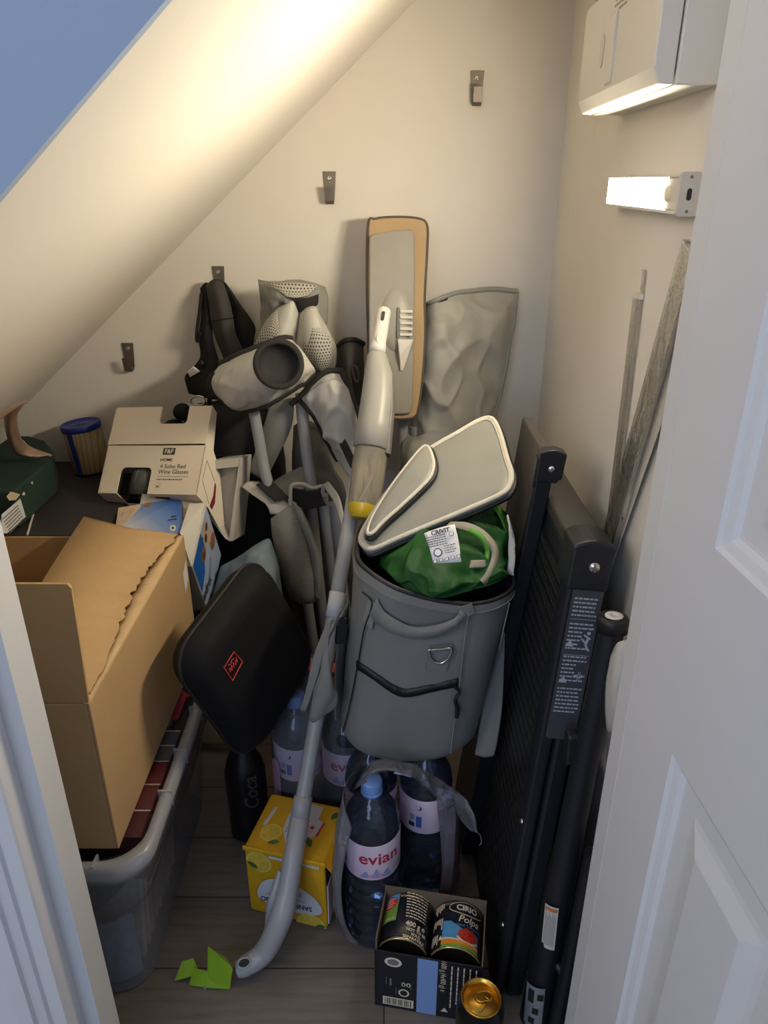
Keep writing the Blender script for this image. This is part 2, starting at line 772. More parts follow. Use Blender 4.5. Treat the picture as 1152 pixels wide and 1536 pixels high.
# ================================================================== materials in use
m_wall = paint_wall('wall_paint', (228, 222, 212))
m_ceil = paint_wall('ceiling_paint', (228, 222, 212))
m_hall = paint_wall('hall_daylight_tint', (164, 180, 204))  # hall wall, with the blue cast of the daylight put into its colour
m_gloss = mat('white_gloss_paint', (222, 222, 224), 0.42, var=0.012, vscale=5, bump=0.02, bscale=90)
m_floor = wood_floor('laminate')
m_white = mat('white_plastic', (218, 214, 206), 0.45, var=0.02)
m_whitep = mat('white_print', (225, 225, 225), 0.6, var=0.02)
m_offw = mat('off_white_plastic', (206, 200, 190), 0.5, var=0.02)
m_grey = mat('grey_print', (120, 116, 110), 0.6, var=0.03)
m_black = mat('black_plastic', (23, 24, 27), 0.45, var=0.1)
m_blackp = mat('black_print', (28, 28, 30), 0.6, var=0.05)
m_steel = mat('brushed_steel', (132, 124, 114), 0.5, 0.9, var=0.08, vscale=60)
m_chrome = mat('chrome', (215, 215, 215), 0.15, 1.0, var=0.03)
m_led = emit('lit_diffuser', (255, 239, 210), 228.0)
m_sensor = mat('sensor_lens', (240, 226, 185), 0.3, var=0.03)

# ================================================================== the setting
CEIL0, SLOPE, YB, YF = 1.36, 0.88, 1.54, 0.595
WX0, WXK = 0.2795, 0.0367                      # right wall: X = WX0 + WXK * Y


def wallx(y):
    return WX0 + WXK * y


b = B(m_floor)
b.box(W, (-1.9, 1.7), (-2.2, 1.62), (-0.05, 0.0))
struct(b.done('floor'))

b = B(m_wall)
b.box(W, (-1.9, wallx(YB) + 0.1), (YB, YB + 0.08), (0.0, 2.3))
struct(b.done('wall_back'))

RW = Fr((WX0, 0, 0), (WXK, 1, 0), z=(-1, WXK, 0))          # x runs into the cupboard, z stands off the wall, y = up or down
RW = Fr((WX0, 0, 0), (WXK, 1, 0), y=(0, 0, 1))              # x away from the door, y up, z = x cross y
if RW.z.x > 0:
    RW.z = -RW.z
b = B(m_wall)
b.box(RW, (0.6, 1.56), (0.0, 2.3), (-0.08, 0.0))
struct(b.done('wall_right'))


def cz(x, c0=CEIL0):
    return c0 + SLOPE * x


b = B(m_ceil)
nrm = Vector((-SLOPE, 0, 1)).normalized()
pts = [Vector((x, y, cz(x))) for x, y in ((-1.56, YF), (0.42, YF), (0.42, YB + .01), (-1.56, YB + .01))]
b.slab(pts, nrm * 0.06)
struct(b.done('ceiling', label='cream sloping ceiling under the stairs'))

JL, JR = -0.372, 0.25
HEAD = 1.3575
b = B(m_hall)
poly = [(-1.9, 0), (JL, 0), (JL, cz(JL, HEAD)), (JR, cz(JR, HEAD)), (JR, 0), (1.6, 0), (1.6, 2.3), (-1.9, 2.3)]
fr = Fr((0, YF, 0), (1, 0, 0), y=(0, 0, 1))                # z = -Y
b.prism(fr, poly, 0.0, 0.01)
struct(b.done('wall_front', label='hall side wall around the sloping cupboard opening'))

# left door frame: lining, stop, rebate and architrave in one moulded profile
b = B(m_gloss)
prof = [(-0.345, 0.598), (-0.345, 0.557), (-0.364, 0.557), (-0.364, 0.531), (-0.3655, 0.528), (-0.3795, 0.526), (-0.382, 0.5225),
        (-0.392, 0.5195), (-0.3945, 0.5155), (-0.41, 0.5135), (-0.436, 0.513), (-0.44, 0.517), (-0.44, 0.534), (-0.375, 0.534), (-0.375, 0.598)]
b.prism(W, [Vector(q) for q in prof], 0.0, cz(-0.395, HEAD) - .005)
struct(b.done('trim_1', label='white moulded door frame at the left of the opening'))

b = B(m_gloss)
prof = [(0.2365, 0.6), (0.262, 0.6), (0.262, 0.535), (0.247, 0.535), (0.247, 0.570), (0.2365, 0.570)]
b.prism(W, [Vector(q) for q in prof], 0.0, cz(.24, HEAD) - .005)
struct(b.done('trim_2', label='white door frame strip behind the open door'))

# the open panelled door on the right, swung out into the hall
DO = Vector((0.2367, 0.5705, 0.012))
DX = Vector((0.072, -1.0, 0)).normalized()                  # from the hinge side towards the hall
df = Fr(DO, DX, y=(0, 0, 1))
if df.z.x > 0:
    df.z = -df.z
LEAF_W, LEAF_H = 0.62, 1.98
panels = [((0.090, 0.275), (0.862, 1.80)), ((0.342, 0.522), (0.862, 1.80)), ((0.090, 0.275), (0.16, 0.667)), ((0.342, 0.522), (0.16, 0.667))]
b = B(m_gloss)
# stiles and rails as a grid of quads with the panel fields left open
xs = sorted({0.0, LEAF_W} | {v for p in panels for v in p[0]})
zs = sorted({0.0, LEAF_H} | {v for p in panels for v in p[1]})
for i in range(len(xs) - 1):
    for j in range(len(zs) - 1):
        mx_, mz_ = (xs[i] + xs[i + 1]) / 2, (zs[j] + zs[j + 1]) / 2
        if any(p[0][0] < mx_ < p[0][1] and p[1][0] < mz_ < p[1][1] for p in panels):
            continue
        b.add([df.p(xs[i], zs[j], 0), df.p(xs[i + 1], zs[j], 0), df.p(xs[i + 1], zs[j + 1], 0), df.p(xs[i], zs[j + 1], 0)], [(0, 1, 2, 3)])
for (x0, x1), (z0, z1) in panels:
    rings = []
    for ins, dep in ((0, 0), (0.003, -0.003), (0.010, -0.0055), (0.014, -0.009), (0.017, -0.0095), (0.034, -0.0095), (0.040, -0.0085), (0.056, -0.0035), (0.058, -0.003)):
        rings.append([df.p(x0 + ins, z0 + ins, dep), df.p(x1 - ins, z0 + ins, dep), df.p(x1 - ins, z1 - ins, dep), df.p(x0 + ins, z1 - ins, dep)])
    b.loft(rings, cap0=False, smooth=False)
# edges and back of the leaf
c = [df.p(0, 0, 0), df.p(LEAF_W, 0, 0), df.p(LEAF_W, LEAF_H, 0), df.p(0, LEAF_H, 0)]
d = [p - df.z * 0.035 for p in c]
b.add(c + d, [(0, 1, 5, 4), (1, 2, 6, 5), (2, 3, 7, 6), (3, 0, 4, 7), (4, 5, 6, 7)])
door = b.done('door_1')
struct(door, 'white panelled door standing open on the right')

# ================================================================== light bar on the right wall
t = thing('light_bar', 'lit white stick-on LED light bar on the right wall under the white fuse box', 'light', RW.p(0.92, 1.108))
lf = RW
b = B(m_white)
b.box(lf, (0.783, 1.075), (1.0895, 1.1265), (0.0005, 0.0125))
b.box(lf, (0.783, 1.0775), (1.0895, 1.0925), (0.0125, 0.0185))
b.box(lf, (0.783, 1.0775), (1.1235, 1.1265), (0.0125, 0.0185))
b.box(lf, (1.0745, 1.0775), (1.0895, 1.1265), (0.0005, 0.0185))
b.done('housing', t)
b = B(m_led)
b.box(lf, (0.832, 1.0742), (1.0928, 1.1232), (0.0127, 0.0178))
b.done('diffuser', t, label='glowing warm white diffuser')
b = B(m_offw)
b.box(lf, (0.7835, 0.8315), (1.0925, 1.1235), (0.0127, 0.0172))
b.done('sensor_panel', t, bevel=0.0015)
b = B(m_sensor)
b.lathe(Fr(lf.p(0.822, 1.108, 0.0172), RW.x, z=RW.z), [(0.0085, 0), (0.008, 0.002), (0.005, 0.0035), (0, 0.004)], 20)
b.done('motion_sensor', t, label='pale yellow motion sensor dome')
b = B(m_offw)
cf = Fr(lf.p(0.783, 1.108, 0.0113), RW.z, y=(0, 0, 1))
outl = rrect(0.021, 0.041, 0.004)
n_ = 0.006
b.slab([cf.p(q[0], q[1], 0) for q in outl], -RW.x * n_)
cap = b.done('end_cap', t, bevel=0.001)
b = B(m_blackp)
for q in (rrect(0.0045, 0.011, 0.0022),):
    b.slab([cf.p(0, 0) - RW.x * (n_ - 0.0006) + RW.z * p[0] + Vector((0, 0, p[1])) for p in q], -RW.x * 0.001)
b.done('charging_port', cap)
for dz in (-0.0155, 0.0155):
    b = B(m_grey)
    b.slab([cf.p(0, 0) - RW.x * (n_ - 0.0006) + RW.z * p[0] + Vector((0, 0, dz + p[1])) for p in oval(0.0016, 0.0016, 12)], -RW.x * 0.001)
    b.done('cap_screw', cap)

# ================================================================== fuse box high on the right wall
t = thing('fuse_box', 'white plastic fuse box high on the right wall above the light bar', 'fuse box', RW.p(0.95, 1.20))
b = B(m_white)
b.box(RW, (0.777, 1.118), (1.2, 1.56), (0.0005, 0.040))
b.done('back_case', t, bevel=0.002)


def cover(z0, z1, cham0=True):
    """front cover: cross-section (height, standoff) with a chamfered lower edge, run along the wall"""
    sec = [(z0 + 0.0005, 0.0415), (z1, 0.0415), (z1, 0.0612), (z0 + 0.0155, 0.0612), (z0 + 0.0015, 0.0545)]
    bb = B(m_white)
    a0 = [RW.p(0.7775, q[0], q[1]) for q in sec]
    bb.slab(a0, RW.x * 0.340)
    return bb


cover(1.2, 1.318).done('front_cover', t, bevel=0.0015)
cover(1.327, 1.56).done('top_cover', t, bevel=0.0015)
b = B(m_white)
pts = [RW.p(0.985 + 0.0065 * s_, z, d) for s_, z, d in ()]
for xx in (0.952,):
    strip = [(1.197, 0.044), (1.2215, 0.0635), (1.284, 0.0645), (1.29, 0.0625), (1.289, 0.0605), (1.222, 0.060), (1.2, 0.0415)]
    a0 = [RW.p(xx - 0.015, q[0], q[1]) for q in strip]
    b.slab(a0, RW.x * 0.03)
b.done('cover_latch', t, bevel=0.003)
b = B(m_offw)
b.prism(Fr(RW.p(0.999, 1.258, 0.0612), RW.x, z=RW.z), [(0.0085 * math.cos(a * PI / 14), 0.017 * math.sin(a * PI / 14)) for a in range(28)], 0, 0.0014)
b.done('finger_pad', t, bevel=0.0006)
b = B(m_grey)
rnd = random.Random(3)
for k in range(5):
    z = 1.306 - k * 0.0052
    y0 = 0.925 + 0.002 * k
    ww = (0.055, 0.06, 0.06, 0.05, 0.022)[k]
    x_ = 0.0
    while x_ < ww:
        l_ = rnd.uniform(0.003, 0.008)
        q = [RW.p(y0 + 0.03 - x_, z, 0.0614), RW.p(y0 + 0.03 - x_ - l_, z, 0.0614), RW.p(y0 + 0.03 - x_ - l_, z - 0.0028, 0.0614), RW.p(y0 + 0.03 - x_, z - 0.0028, 0.0614)]
        b.add(q, [(0, 1, 2, 3)])
        x_ += l_ + 0.0013
b.done('printed_notice', t)

# ================================================================== four wall hooks


def hook(px, py, label):
    p = at(px, py, YB)
    t = thing('wall_hook', label, 'hook', (p.x, YB, p.z - 0.05), 'steel hooks screwed to the back wall')
    f = Fr((p.x, YB - 0.0005, p.z), (1, 0, 0), y=(0, 0, 1))            # z towards the room
    b = B(m_steel)
    b.prism(f, [(-0.0125, 0), (0.0125, 0), (0.0105, -0.03), (0.0085, -0.052), (-0.0085, -0.052), (-0.0105, -0.03)], 0, 0.0018)
    b.done('plate', t, bevel=0.0006)
    b = B(m_steel)
    sec = [(-0.049, 0.001), (-0.0545, 0.006), (-0.0555, 0.013), (-0.051, 0.0185), (-0.027, 0.0225), (-0.027, 0.0243), (-0.0515, 0.0205), (-0.0575, 0.014), (-0.0565, 0.005), (-0.051, 0.0)]
    b.slab([f.p(-0.008, q[0], q[1]) for q in sec], f.x * 0.016)
    b.done('hook_arm', t, bevel=0.0005)
    b = B(m_chrome)
    b.lathe(Fr(f.p(0, -0.012, 0.0018), (1, 0, 0), z=f.z), [(0.0042, 0), (0.0038, 0.0009), (0.0012, 0.0013), (0.001, 0.0008), (0, 0.0008)], 16)
    b.done('screw', t)
    return t


hook(716, 106, 'steel wall hook nearest the fuse box, highest of the hooks on the back wall')
hook(494, 257, 'bare steel wall hook directly above the chairs, left of the mop head')
hook(327, 399, 'steel wall hook with the black harness hanging from it')
hook(191, 514, 'bare steel wall hook lowest on the back wall, above the wine glass carton')

# ================================================================== lights
world = bpy.data.worlds.new('hall_daylight')
SC.world = world
world.use_nodes = True
bg = world.node_tree.nodes['Background']
bg.inputs['Color'].default_value = (0.62, 0.76, 1.0, 1)
bg.inputs['Strength'].default_value = 0.32


def area(name, loc, look, size, power, col, sy=None):
    li = bpy.data.lights.new(name, 'AREA')
    li.energy = power
    li.color = col
    li.size = size
    if sy:
        li.shape = 'RECTANGLE'
        li.size_y = sy
    ob = bpy.data.objects.new(name, li)
    COL.objects.link(ob)
    ob.location = loc
    d = Vector(look) - Vector(loc)
    ob.rotation_euler = d.to_track_quat('-Z', 'Y').to_euler()
    return ob


area('hall_window', (-0.9, -2.1, 1.6), (-0.1, 0.7, 0.9), 1.1, 18.0, (0.52, 0.69, 1.0), 1.3)
area('door_fill_light', (-1.45, -0.75, 1.9), (0.2, 0.1, 0.6), 0.6, 12.0, (1.0, 0.92, 0.86))  # added warm fill, out of view, aimed from the left to brighten the door

SC.view_settings.view_transform = 'Standard'
SC.view_settings.look = 'None'
SC.view_settings.gamma = 1.0
SC.view_settings.use_curve_mapping = False
SC.view_settings.exposure = 0.0
SC.cycles.max_bounces = 12
SC.cycles.transparent_max_bounces = 24
SC.cycles.transmission_bounces = 10
SC.cycles.caustics_refractive = False
SC.cycles.caustics_reflective = False
SC.cycles.sample_clamp_indirect = 4.0
# ================================================================== black folding furniture along the right wall
m_frame = mat('black_powder_coat', (26, 28, 34), 0.42, var=0.06, bump=0.03, bscale=400)
m_lat = lattice('rattan_weave_plastic', (33, 33, 35))
m_taupe = mat('dark_taupe_edge', (62, 58, 54), 0.5, var=0.04)
m_stick = mat('grey_sticker', (66, 68, 74), 0.45, var=0.04)
m_stickw = mat('pale_sticker_print', (170, 176, 186), 0.5, var=0.02)
m_paperw = mat('white_sticker', (208, 202, 196), 0.6, var=0.03)
m_orange = mat('orange_print', (205, 120, 60), 0.6, var=0.03)
m_alu = mat('silver_sticker', (168, 172, 180), 0.35, 0.5, var=0.15, vscale=300)


def screw(fr, r, parent, name='screw'):
    b = B(m_chrome)
    b.lathe(fr, [(r, 0), (r * 0.97, r * 0.25), (r * 0.75, r * 0.5), (0, r * 0.6)], 20)
    b.box(fr, (-r * 0.55, r * 0.55), (-r * 0.11, r * 0.11), (r * 0.4, r * 0.64), m_grey)
    b.box(fr, (-r * 0.11, r * 0.11), (-r * 0.55, r * 0.55), (r * 0.4, r * 0.64), m_grey)
    b.done(name, parent)


# ---- the folded table: stands on end and leans towards the wall
zt = 0.727
L0 = Vector((0.1615, 0.705, 0.0065))
up = Vector((0.0665, 0.075, 0.727)).normalized()
TF = Fr(L0, (1, 0, 0), y=up)                                  # x across the thickness, y up, z towards the room's front
TF.y = up
TF.x = (Vector((1, 0, 0)) - up * up.x).normalized()
TF.z = Vector((0, -1, 0))
t = thing('folding_table', 'folded black table with warning sticker on its near end, leaning against the right wall', 'folding table', (0.22, 0.95, 0))
H = 0.735
b = B(m_frame)
b.box(TF, (0.0, 0.019), (0.0, H - 0.03), (-0.30, 0.0))
left_half = b.done('left_frame', t, bevel=0.005)
b = B(m_frame)
b.box(TF, (0.021, 0.046), (0.0, H - 0.022), (-0.30, 0.002))
b.done('right_frame', t, bevel=0.006)
b = B(m_lat)
b.add([TF.p(-0.0025, 0.03, -0.022), TF.p(-0.0025, 0.03, -0.285), TF.p(-0.0025, H - 0.055, -0.285), TF.p(-0.0025, H - 0.055, -0.022)],
      [(0, 1, 2, 3)], uvs=[(0, 0), (0.263, 0), (0.263, 0.65), (0, 0.65)])
b.box(TF, (-0.0024, 0.002), (0.03, H - 0.055), (-0.285, -0.022), m_frame)
b.done('woven_top', left_half, label='black rattan-weave table top')
b = B(m_taupe)
b.box(TF, (-0.001, 0.046), (H - 0.03, H - 0.012), (-0.30, -0.045))
b.done('edge_strip', t, bevel=0.003)
b = B(m_frame)
poly = [(-0.003, H - 0.065), (0.048, H - 0.065), (0.0485, H - 0.008)] + [(0.0485 - 0.0515 * k / 8, H - 0.008 + 0.0085 * math.sin(PI * k / 8)) for k in range(1, 8)] + [(-0.003, H - 0.008)]
b.prism(TF, poly, -0.045, 0.006)
cap = b.done('corner_cap', t, bevel=0.0035)
screw(Fr(TF.p(0.026, H - 0.033, 0.006), TF.x, z=TF.z), 0.0072, cap)
for zz in (0.315, 0.13):
    screw(Fr(TF.p(-0.0005, zz, -0.006), (0, -1, 0), z=-TF.x), 0.0042, left_half, 'rivet')
b = B(m_stick)
SF = TF.at(0.026, 0.5, 0.0022)
b.prism(SF, [(q[0], q[1] + 0.065) for q in rrect(0.0385, 0.215, 0.005)], 0, 0.0004)
st = b.done('warning_sticker', t, label='dark grey sticker with white symbols and small print')
b = B(m_stickw)
rnd = random.Random(11)
y = 0.163
for k in range(26):
    y -= 0.0056 if k not in (5, 12, 19) else 0.012
    if y < -0.035:
        break
    x0 = -0.0155
    lim = 0.0155 if k not in (7, 8, 9, 10, 14, 15, 16) else 0.002
    while x0 < lim - 0.003:
        l_ = rnd.uniform(0.002, 0.007)
        b.decal(SF, [(x0, y), (min(x0 + l_, lim), y), (min(x0 + l_, lim), y + 0.0022), (x0, y + 0.0022)], 0.0006)
        x0 += l_ + 0.0011
b.text('▲', 0.012, SF.at(-0.011, 0.0965, 0), 0.0007)
b.text('▲', 0.012, SF.at(-0.011, 0.045, 0), 0.0007)
# falling figure and a pinch symbol
for poly in (oval(0.0024, 0.0024, 12, 0.0105, 0.1125), [(0.005, 0.111), (0.014, 0.106), (0.0135, 0.1035), (0.0045, 0.1085)],
             [(0.009, 0.107), (0.0125, 0.105), (0.0105, 0.095), (0.0075, 0.096)], [(0.0075, 0.098), (0.0015, 0.104), (0.003, 0.1055), (0.0095, 0.1)],
             [(0.0105, 0.096), (0.0155, 0.0885), (0.0135, 0.0875), (0.008, 0.095)], [(0.0, 0.052), (0.006, 0.0545), (0.006, 0.0495)],
             [(0.0165, 0.052), (0.0105, 0.0545), (0.0105, 0.0495)], [(0.0068, 0.058), (0.0076, 0.058), (0.0076, 0.046), (0.0068, 0.046)],
             [(0.009, 0.058), (0.0098, 0.058), (0.0098, 0.046), (0.009, 0.046)], [(-0.0165, 0.081), (0.0165, 0.081), (0.0165, 0.0816), (-0.0165, 0.0816)],
             [(-0.0165, 0.1305), (0.0165, 0.1305), (0.0165, 0.1311), (-0.0165, 0.1311)]):
    b.decal(SF, poly, 0.0007)
b.done('small_print', st)

# ---- the folding bench standing on end behind it
t = thing('folding_bench', 'folded black bench standing on end behind the black table, plain grey side showing', 'folding bench', (0.2, 0.96, 0))
BF = Fr(Vector((0.1412, 0.956, 0.004)), (1, 0, 0), y=(0, 0, 1))
up = Vector((0.068, -0.040, 0.79)).normalized()
BF.y, BF.x = up, (Vector((1, 0, 0)) - up * up.x).normalized()
BF.z = Vector((0, -1, 0))
HB = 0.795
b = B(m_taupe)
b.box(BF, (0.0, 0.014), (0.0, HB), (-0.155, -0.012))
b.done('seat_board', t, bevel=0.003, label='flat dark taupe board')
b = B(m_frame)
b.box(BF, (-0.001, 0.0215), (0.0, HB - 0.02), (-0.014, 0.0))
fr_ = b.done('end_frame', t, bevel=0.003)
b = B(m_frame)
b.box(BF, (0.0145, 0.0195), (0.02, HB - 0.015), (-0.155, -0.014))
b.done('rear_board', t, bevel=0.003)
b = B(m_frame)
poly = [(-0.002, HB - 0.045), (0.028, HB - 0.045), (0.028, HB - 0.041), (0.0335, HB - 0.039), (0.0335, HB - 0.002)] + [(0.0335 - 0.0355 * k / 6, HB - 0.002 + 0.005 * math.sin(PI * k / 6)) for k in range(1, 6)] + [(-0.002, HB - 0.002)]
b.prism(BF, poly, -0.018, 0.0025)
cap = b.done('corner_cap', t, bevel=0.003)
screw(Fr(BF.p(0.016, HB - 0.024, 0.0025), BF.x, z=BF.z), 0.0048, cap)
b = B(m_frame)
b.box(BF, (-0.004, 0.0), (HB - 0.055, HB - 0.012), (-0.018, -0.002))
b.done('side_clip', t, bevel=0.0015)

# ---- second bench: round black leg tubes nearest the door
t = thing('folding_bench', 'black tubular bench folded between the black table and the door', 'folding bench', (0.24, 0.74, 0))
p0, p1 = Vector((0.2185, 0.672, 0.008)), Vector((0.2655, 0.722, 0.655))
b = B(m_frame)
b.tube([p0, p1], [0.0205, 0.019, 0.0165, 0.0145], 22, n=8)
leg = b.done('leg', t)
ax = (p1 - p0).normalized()
b = B(m_black)
f_ = Fr(p1 - ax * 0.012, (1, 0, 0), z=ax)
b.lathe(f_, [(0.0135, 0), (0.0185, 0.001), (0.0185, 0.016), (0.0165, 0.019), (0.0115, 0.020), (0.0115, 0.0185), (0, 0.0185)], 28)
lc = b.done('leg_cap', leg)
b = B(m_whitep)
f2 = Fr(p1 + ax * 0.0068, (1, 0, 0), z=ax)
b.lathe(f2, [(0.0108, 0), (0.0102, 0.0014), (0.004, 0.002), (0.0035, 0.001), (0, 0.001)], 24)
b.done('white_plug', leg, label='white screw plug on the leg end')
b = B(m_frame)
b.tube([Vector((0.247, 0.655, 0.004)), Vector((0.268, 0.672, 0.34))], 0.0125, 16)
b.done('leg', t)
b = B(m_black)
hf = Fr(p0 + (p1 - p0) * 0.72 + Vector((-0.018, 0.01, 0)), (1, 0, 0), y=ax)
b.box(hf, (-0.008, 0.008), (-0.022, 0.022), (-0.008, 0.012))
b.done('hinge_block', t, bevel=0.004)
b = B(m_frame)
b.tube([p0 + (p1 - p0) * 0.2, Vector((0.252, 0.660, 0.12))], 0.0075, 12)
b.done('stretcher', t)
b = B(m_frame)
sb = Fr(p0 + Vector((0.034, 0.062, 0)), (1, 0, 0), y=(0.060, 0.045, 0.647))
b.box(sb, (0.0, 0.012), (0.0, 0.40), (-0.05, 0.03))
b.done('seat_board', t, bevel=0.003)
# stickers wrapped round the tube
sf = Fr(p0 + (p1 - p0) * 0.30 + Vector((0.0, -0.0204, 0)), (1, 0, 0), y=ax)
if sf.z.y > 0:
    sf.z = -sf.z
b = B(m_paperw)
b.cyl_decal(sf, -0.95, -0.05, -0.036, 0.040, 0.0204, 0.0006, n=8)
st = b.done('white_sticker', leg, label='small white sticker with orange print')
b = B(m_grey)
for k in range(9):
    b.cyl_decal(sf, -0.85 + 0.08 * k, -0.82 + 0.08 * k, -0.030, 0.03 - 0.004 * (k % 3), 0.0204, 0.0009, n=2)
b.cyl_decal(sf, -0.9, -0.1, 0.031, 0.037, 0.0204, 0.0009, m_orange, n=6)
b.done('small_print', st)
sf = Fr(p0 + (p1 - p0) * 0.055 + Vector((0.0, -0.0216, 0)), (1, 0, 0), y=ax)
if sf.z.y > 0:
    sf.z = -sf.z
b = B(m_alu)
b.cyl_decal(sf, -1.1, 0.15, -0.03, 0.052, 0.0216, 0.0006, n=8)
st = b.done('silver_sticker', leg, label='silver sticker with bold black marks')
b = B(m_blackp)
for k, (a, y0, y1) in enumerate(((-0.9, 0.02, 0.045), (-0.55, 0.0, 0.012), (-0.75, -0.02, -0.008), (-0.3, 0.028, 0.04))):
    b.cyl_decal(sf, a, a + 0.4, y0, y1, 0.0216, 0.0009, n=3)
b.done('bold_print', st)

# ================================================================== plastic-wrapped strips leaning on the right wall
m_film = clear('clear_film', (244, 242, 238), 0.10, 0.12, 0.45, bump=0.5, bscale=70)
m_trimg = mat('grey_trim_strip', (150, 146, 138), 0.35, 0.35, var=0.12, vscale=40)
m_trimd = mat('dark_trim_edge', (70, 68, 66), 0.4, 0.3, var=0.08)


def wall_strip(za, ya, zb, yb, w, off, th, m, bb=None):
    """flat strip lying along the right wall from (ya, za) down to (yb, zb)"""
    a, c = RW.p(ya, za, off), RW.p(yb, zb, off)
    d = (a - c).normalized()
    s = RW.z.cross(d).normalized()
    bb = bb or B(m)
    f = Fr((0, 0, 0))
    f.o, f.x, f.y, f.z = c, s, d, RW.z
    bb.box(f, (-w / 2, w / 2), (0, (a - c).length), (0, th), m)
    return bb, f, (a - c).length


t = thing('clear_sleeve', 'empty clear plastic sleeve standing upright against the right wall', 'plastic sleeve', RW.p(0.80, 0.0, 0.01))
bb, f, ln = wall_strip(0.995, 0.925, 0.002, 0.86, 0.030, 0.0015, 0.004, m_film)
bb.done('sleeve', t, bevel=0.001)
b = B(mat('heat_seal', (225, 218, 205), 0.35, var=0.05))
b.box(f, (-0.0155, 0.0155), (ln - 0.006, ln), (-0.0004, 0.005))
b.done('sealed_end', t, label='white heat-sealed end')
b = B(m_film)
b.box(f, (-0.0155, -0.004), (ln, ln + 0.028), (0.001, 0.0016))
b.done('hang_tab', t)

t = thing('trim_length', 'grey trim strip in clear wrap, slanting across the right wall behind the door edge', 'trim strip', RW.p(1.0, 0.0, 0.01))
bb, f, ln = wall_strip(1.06, 0.738, 0.02, 1.095, 0.030, 0.0105, 0.003, m_trimg)
bb.done('strip', t, bevel=0.0008)
b = B(m_trimd)
b.box(f, (0.0155, 0.024), (0, ln), (-0.001, 0.004))
b.done('edge_bead', t, bevel=0.001, label='dark edge bead')
b = B(m_film)
b.box(f, (-0.018, 0.027), (0, ln), (-0.0025, 0.0062))
b.done('wrap', t, bevel=0.002)
b = B(m_whitep)
bb, f, ln = wall_strip(0.98, 0.735, 0.009, 1.15, 0.024, 0.0060, 0.0018, mat('white_trim_strip', (205, 198, 186), 0.5, var=0.03))
tag(bb.done('trim_length', loc=RW.p(0.99, 0.002, 0.004), bevel=0.001), 'plain cream trim strip slanting on the right wall, nearest the door edge', 'trim strip')

# pale bag and ring stored behind the door edge
m_palebag = mat('pale_bag', (196, 194, 190), 0.6, var=0.05)
b = B(m_palebag)
b.net([[(915, 985, .70), (925, 965, .69), (940, 960, .68)], [(908, 1030, .70), (922, 1020, .675), (940, 1015, .67)],
       [(907, 1070, .70), (920, 1070, .675), (938, 1065, .67)], [(910, 1098, .70), (922, 1100, .69), (936, 1095, .68)]], 10, 10, wr=0.004)
p = at(925, 1040, .69)
tag(b.done('plastic_bag', solid=0.004, loc=p), 'pale plastic bag peeping out beside the door edge, below the white plug', 'bag')

# ================================================================== spray mop
m_mgrey = mat('mop_grey_plastic', (158, 156, 148), 0.4, var=0.04, vscale=8)
m_mtop = mat('mop_plate', (144, 140, 130), 0.45, var=0.08, vscale=10)
m_mdark = mat('mop_dark_grey', (112, 110, 104), 0.45, var=0.04)
m_mwhite = mat('mop_white_plastic', (216, 212, 202), 0.35, var=0.02)
m_mpole = mat('mop_pole_grey', (164, 165, 168), 0.35, 0.0, var=0.02)
m_pad = fabric('microfibre_cream', (214, 182, 136), 0.9, coarse=0.9, sheen=0.3)
m_padedge = fabric('pad_binding', (88, 80, 72), 0.8)
m_tank = clear('tank_plastic', (222, 214, 194), 0.26, 0.08, 0.40)
m_fluid = mat('yellow_cleaner', (216, 184, 50), 0.15, var=0.04)
t = thing('spray_mop', 'grey spray mop standing upside down, head against the back wall and grip on the floor', 'mop', (-0.2, 0.745, 0))
tp, bt = at(598, 343, 1.462), at(584, 622, 1.375)
hy = (tp - bt).normalized()
HF = Fr((tp + bt) / 2, (1, 0.05, -0.02), y=hy)
if HF.z.y > 0:
    HF.z = -HF.z
    HF.x = -HF.x
if HF.x.x < 0:
    HF.x = -HF.x
    HF.z = HF.x.cross(HF.y) if HF.x.cross(HF.y).y < 0 else -HF.x.cross(HF.y)
hl = (tp - bt).length
# pad
outl = [(-0.052, hl / 2 + 0.004), (-0.040, hl / 2 + .016), (0.0, hl / 2 + 0.02), (0.040, hl / 2 + 0.018), (0.055, hl / 2 + 0.008), (0.0565, hl / 2 - 0.03),
        (0.053, 0.05), (0.055, -0.02), (0.052, -0.09), (0.045, -hl / 2 + 0.02), (0.033, -hl / 2 - 0.005), (-0.02, -hl / 2 - 0.004), (-0.046, -hl / 2 + 0.012), (-0.050, -0.05), (-0.0535, 0.06)]
outl = [(q[0] + 0.004, q[1]) for q in outl]
oc = [Vector((q[0], q[1], 0)) for q in crom([(q[0], q[1], 0) for q in outl], 90, True)]
b = B(m_pad)
b.prism(HF, oc, -0.010, -0.002)
pad = b.done('cleaning_pad', t, bevel=0.003, label='cream microfibre pad with dark binding')
b = B(m_padedge)
b.tube([HF.p(q.x, q.y, -0.006) for q in oc], 0.0042, 8, closed=True)
b.done('binding', pad)
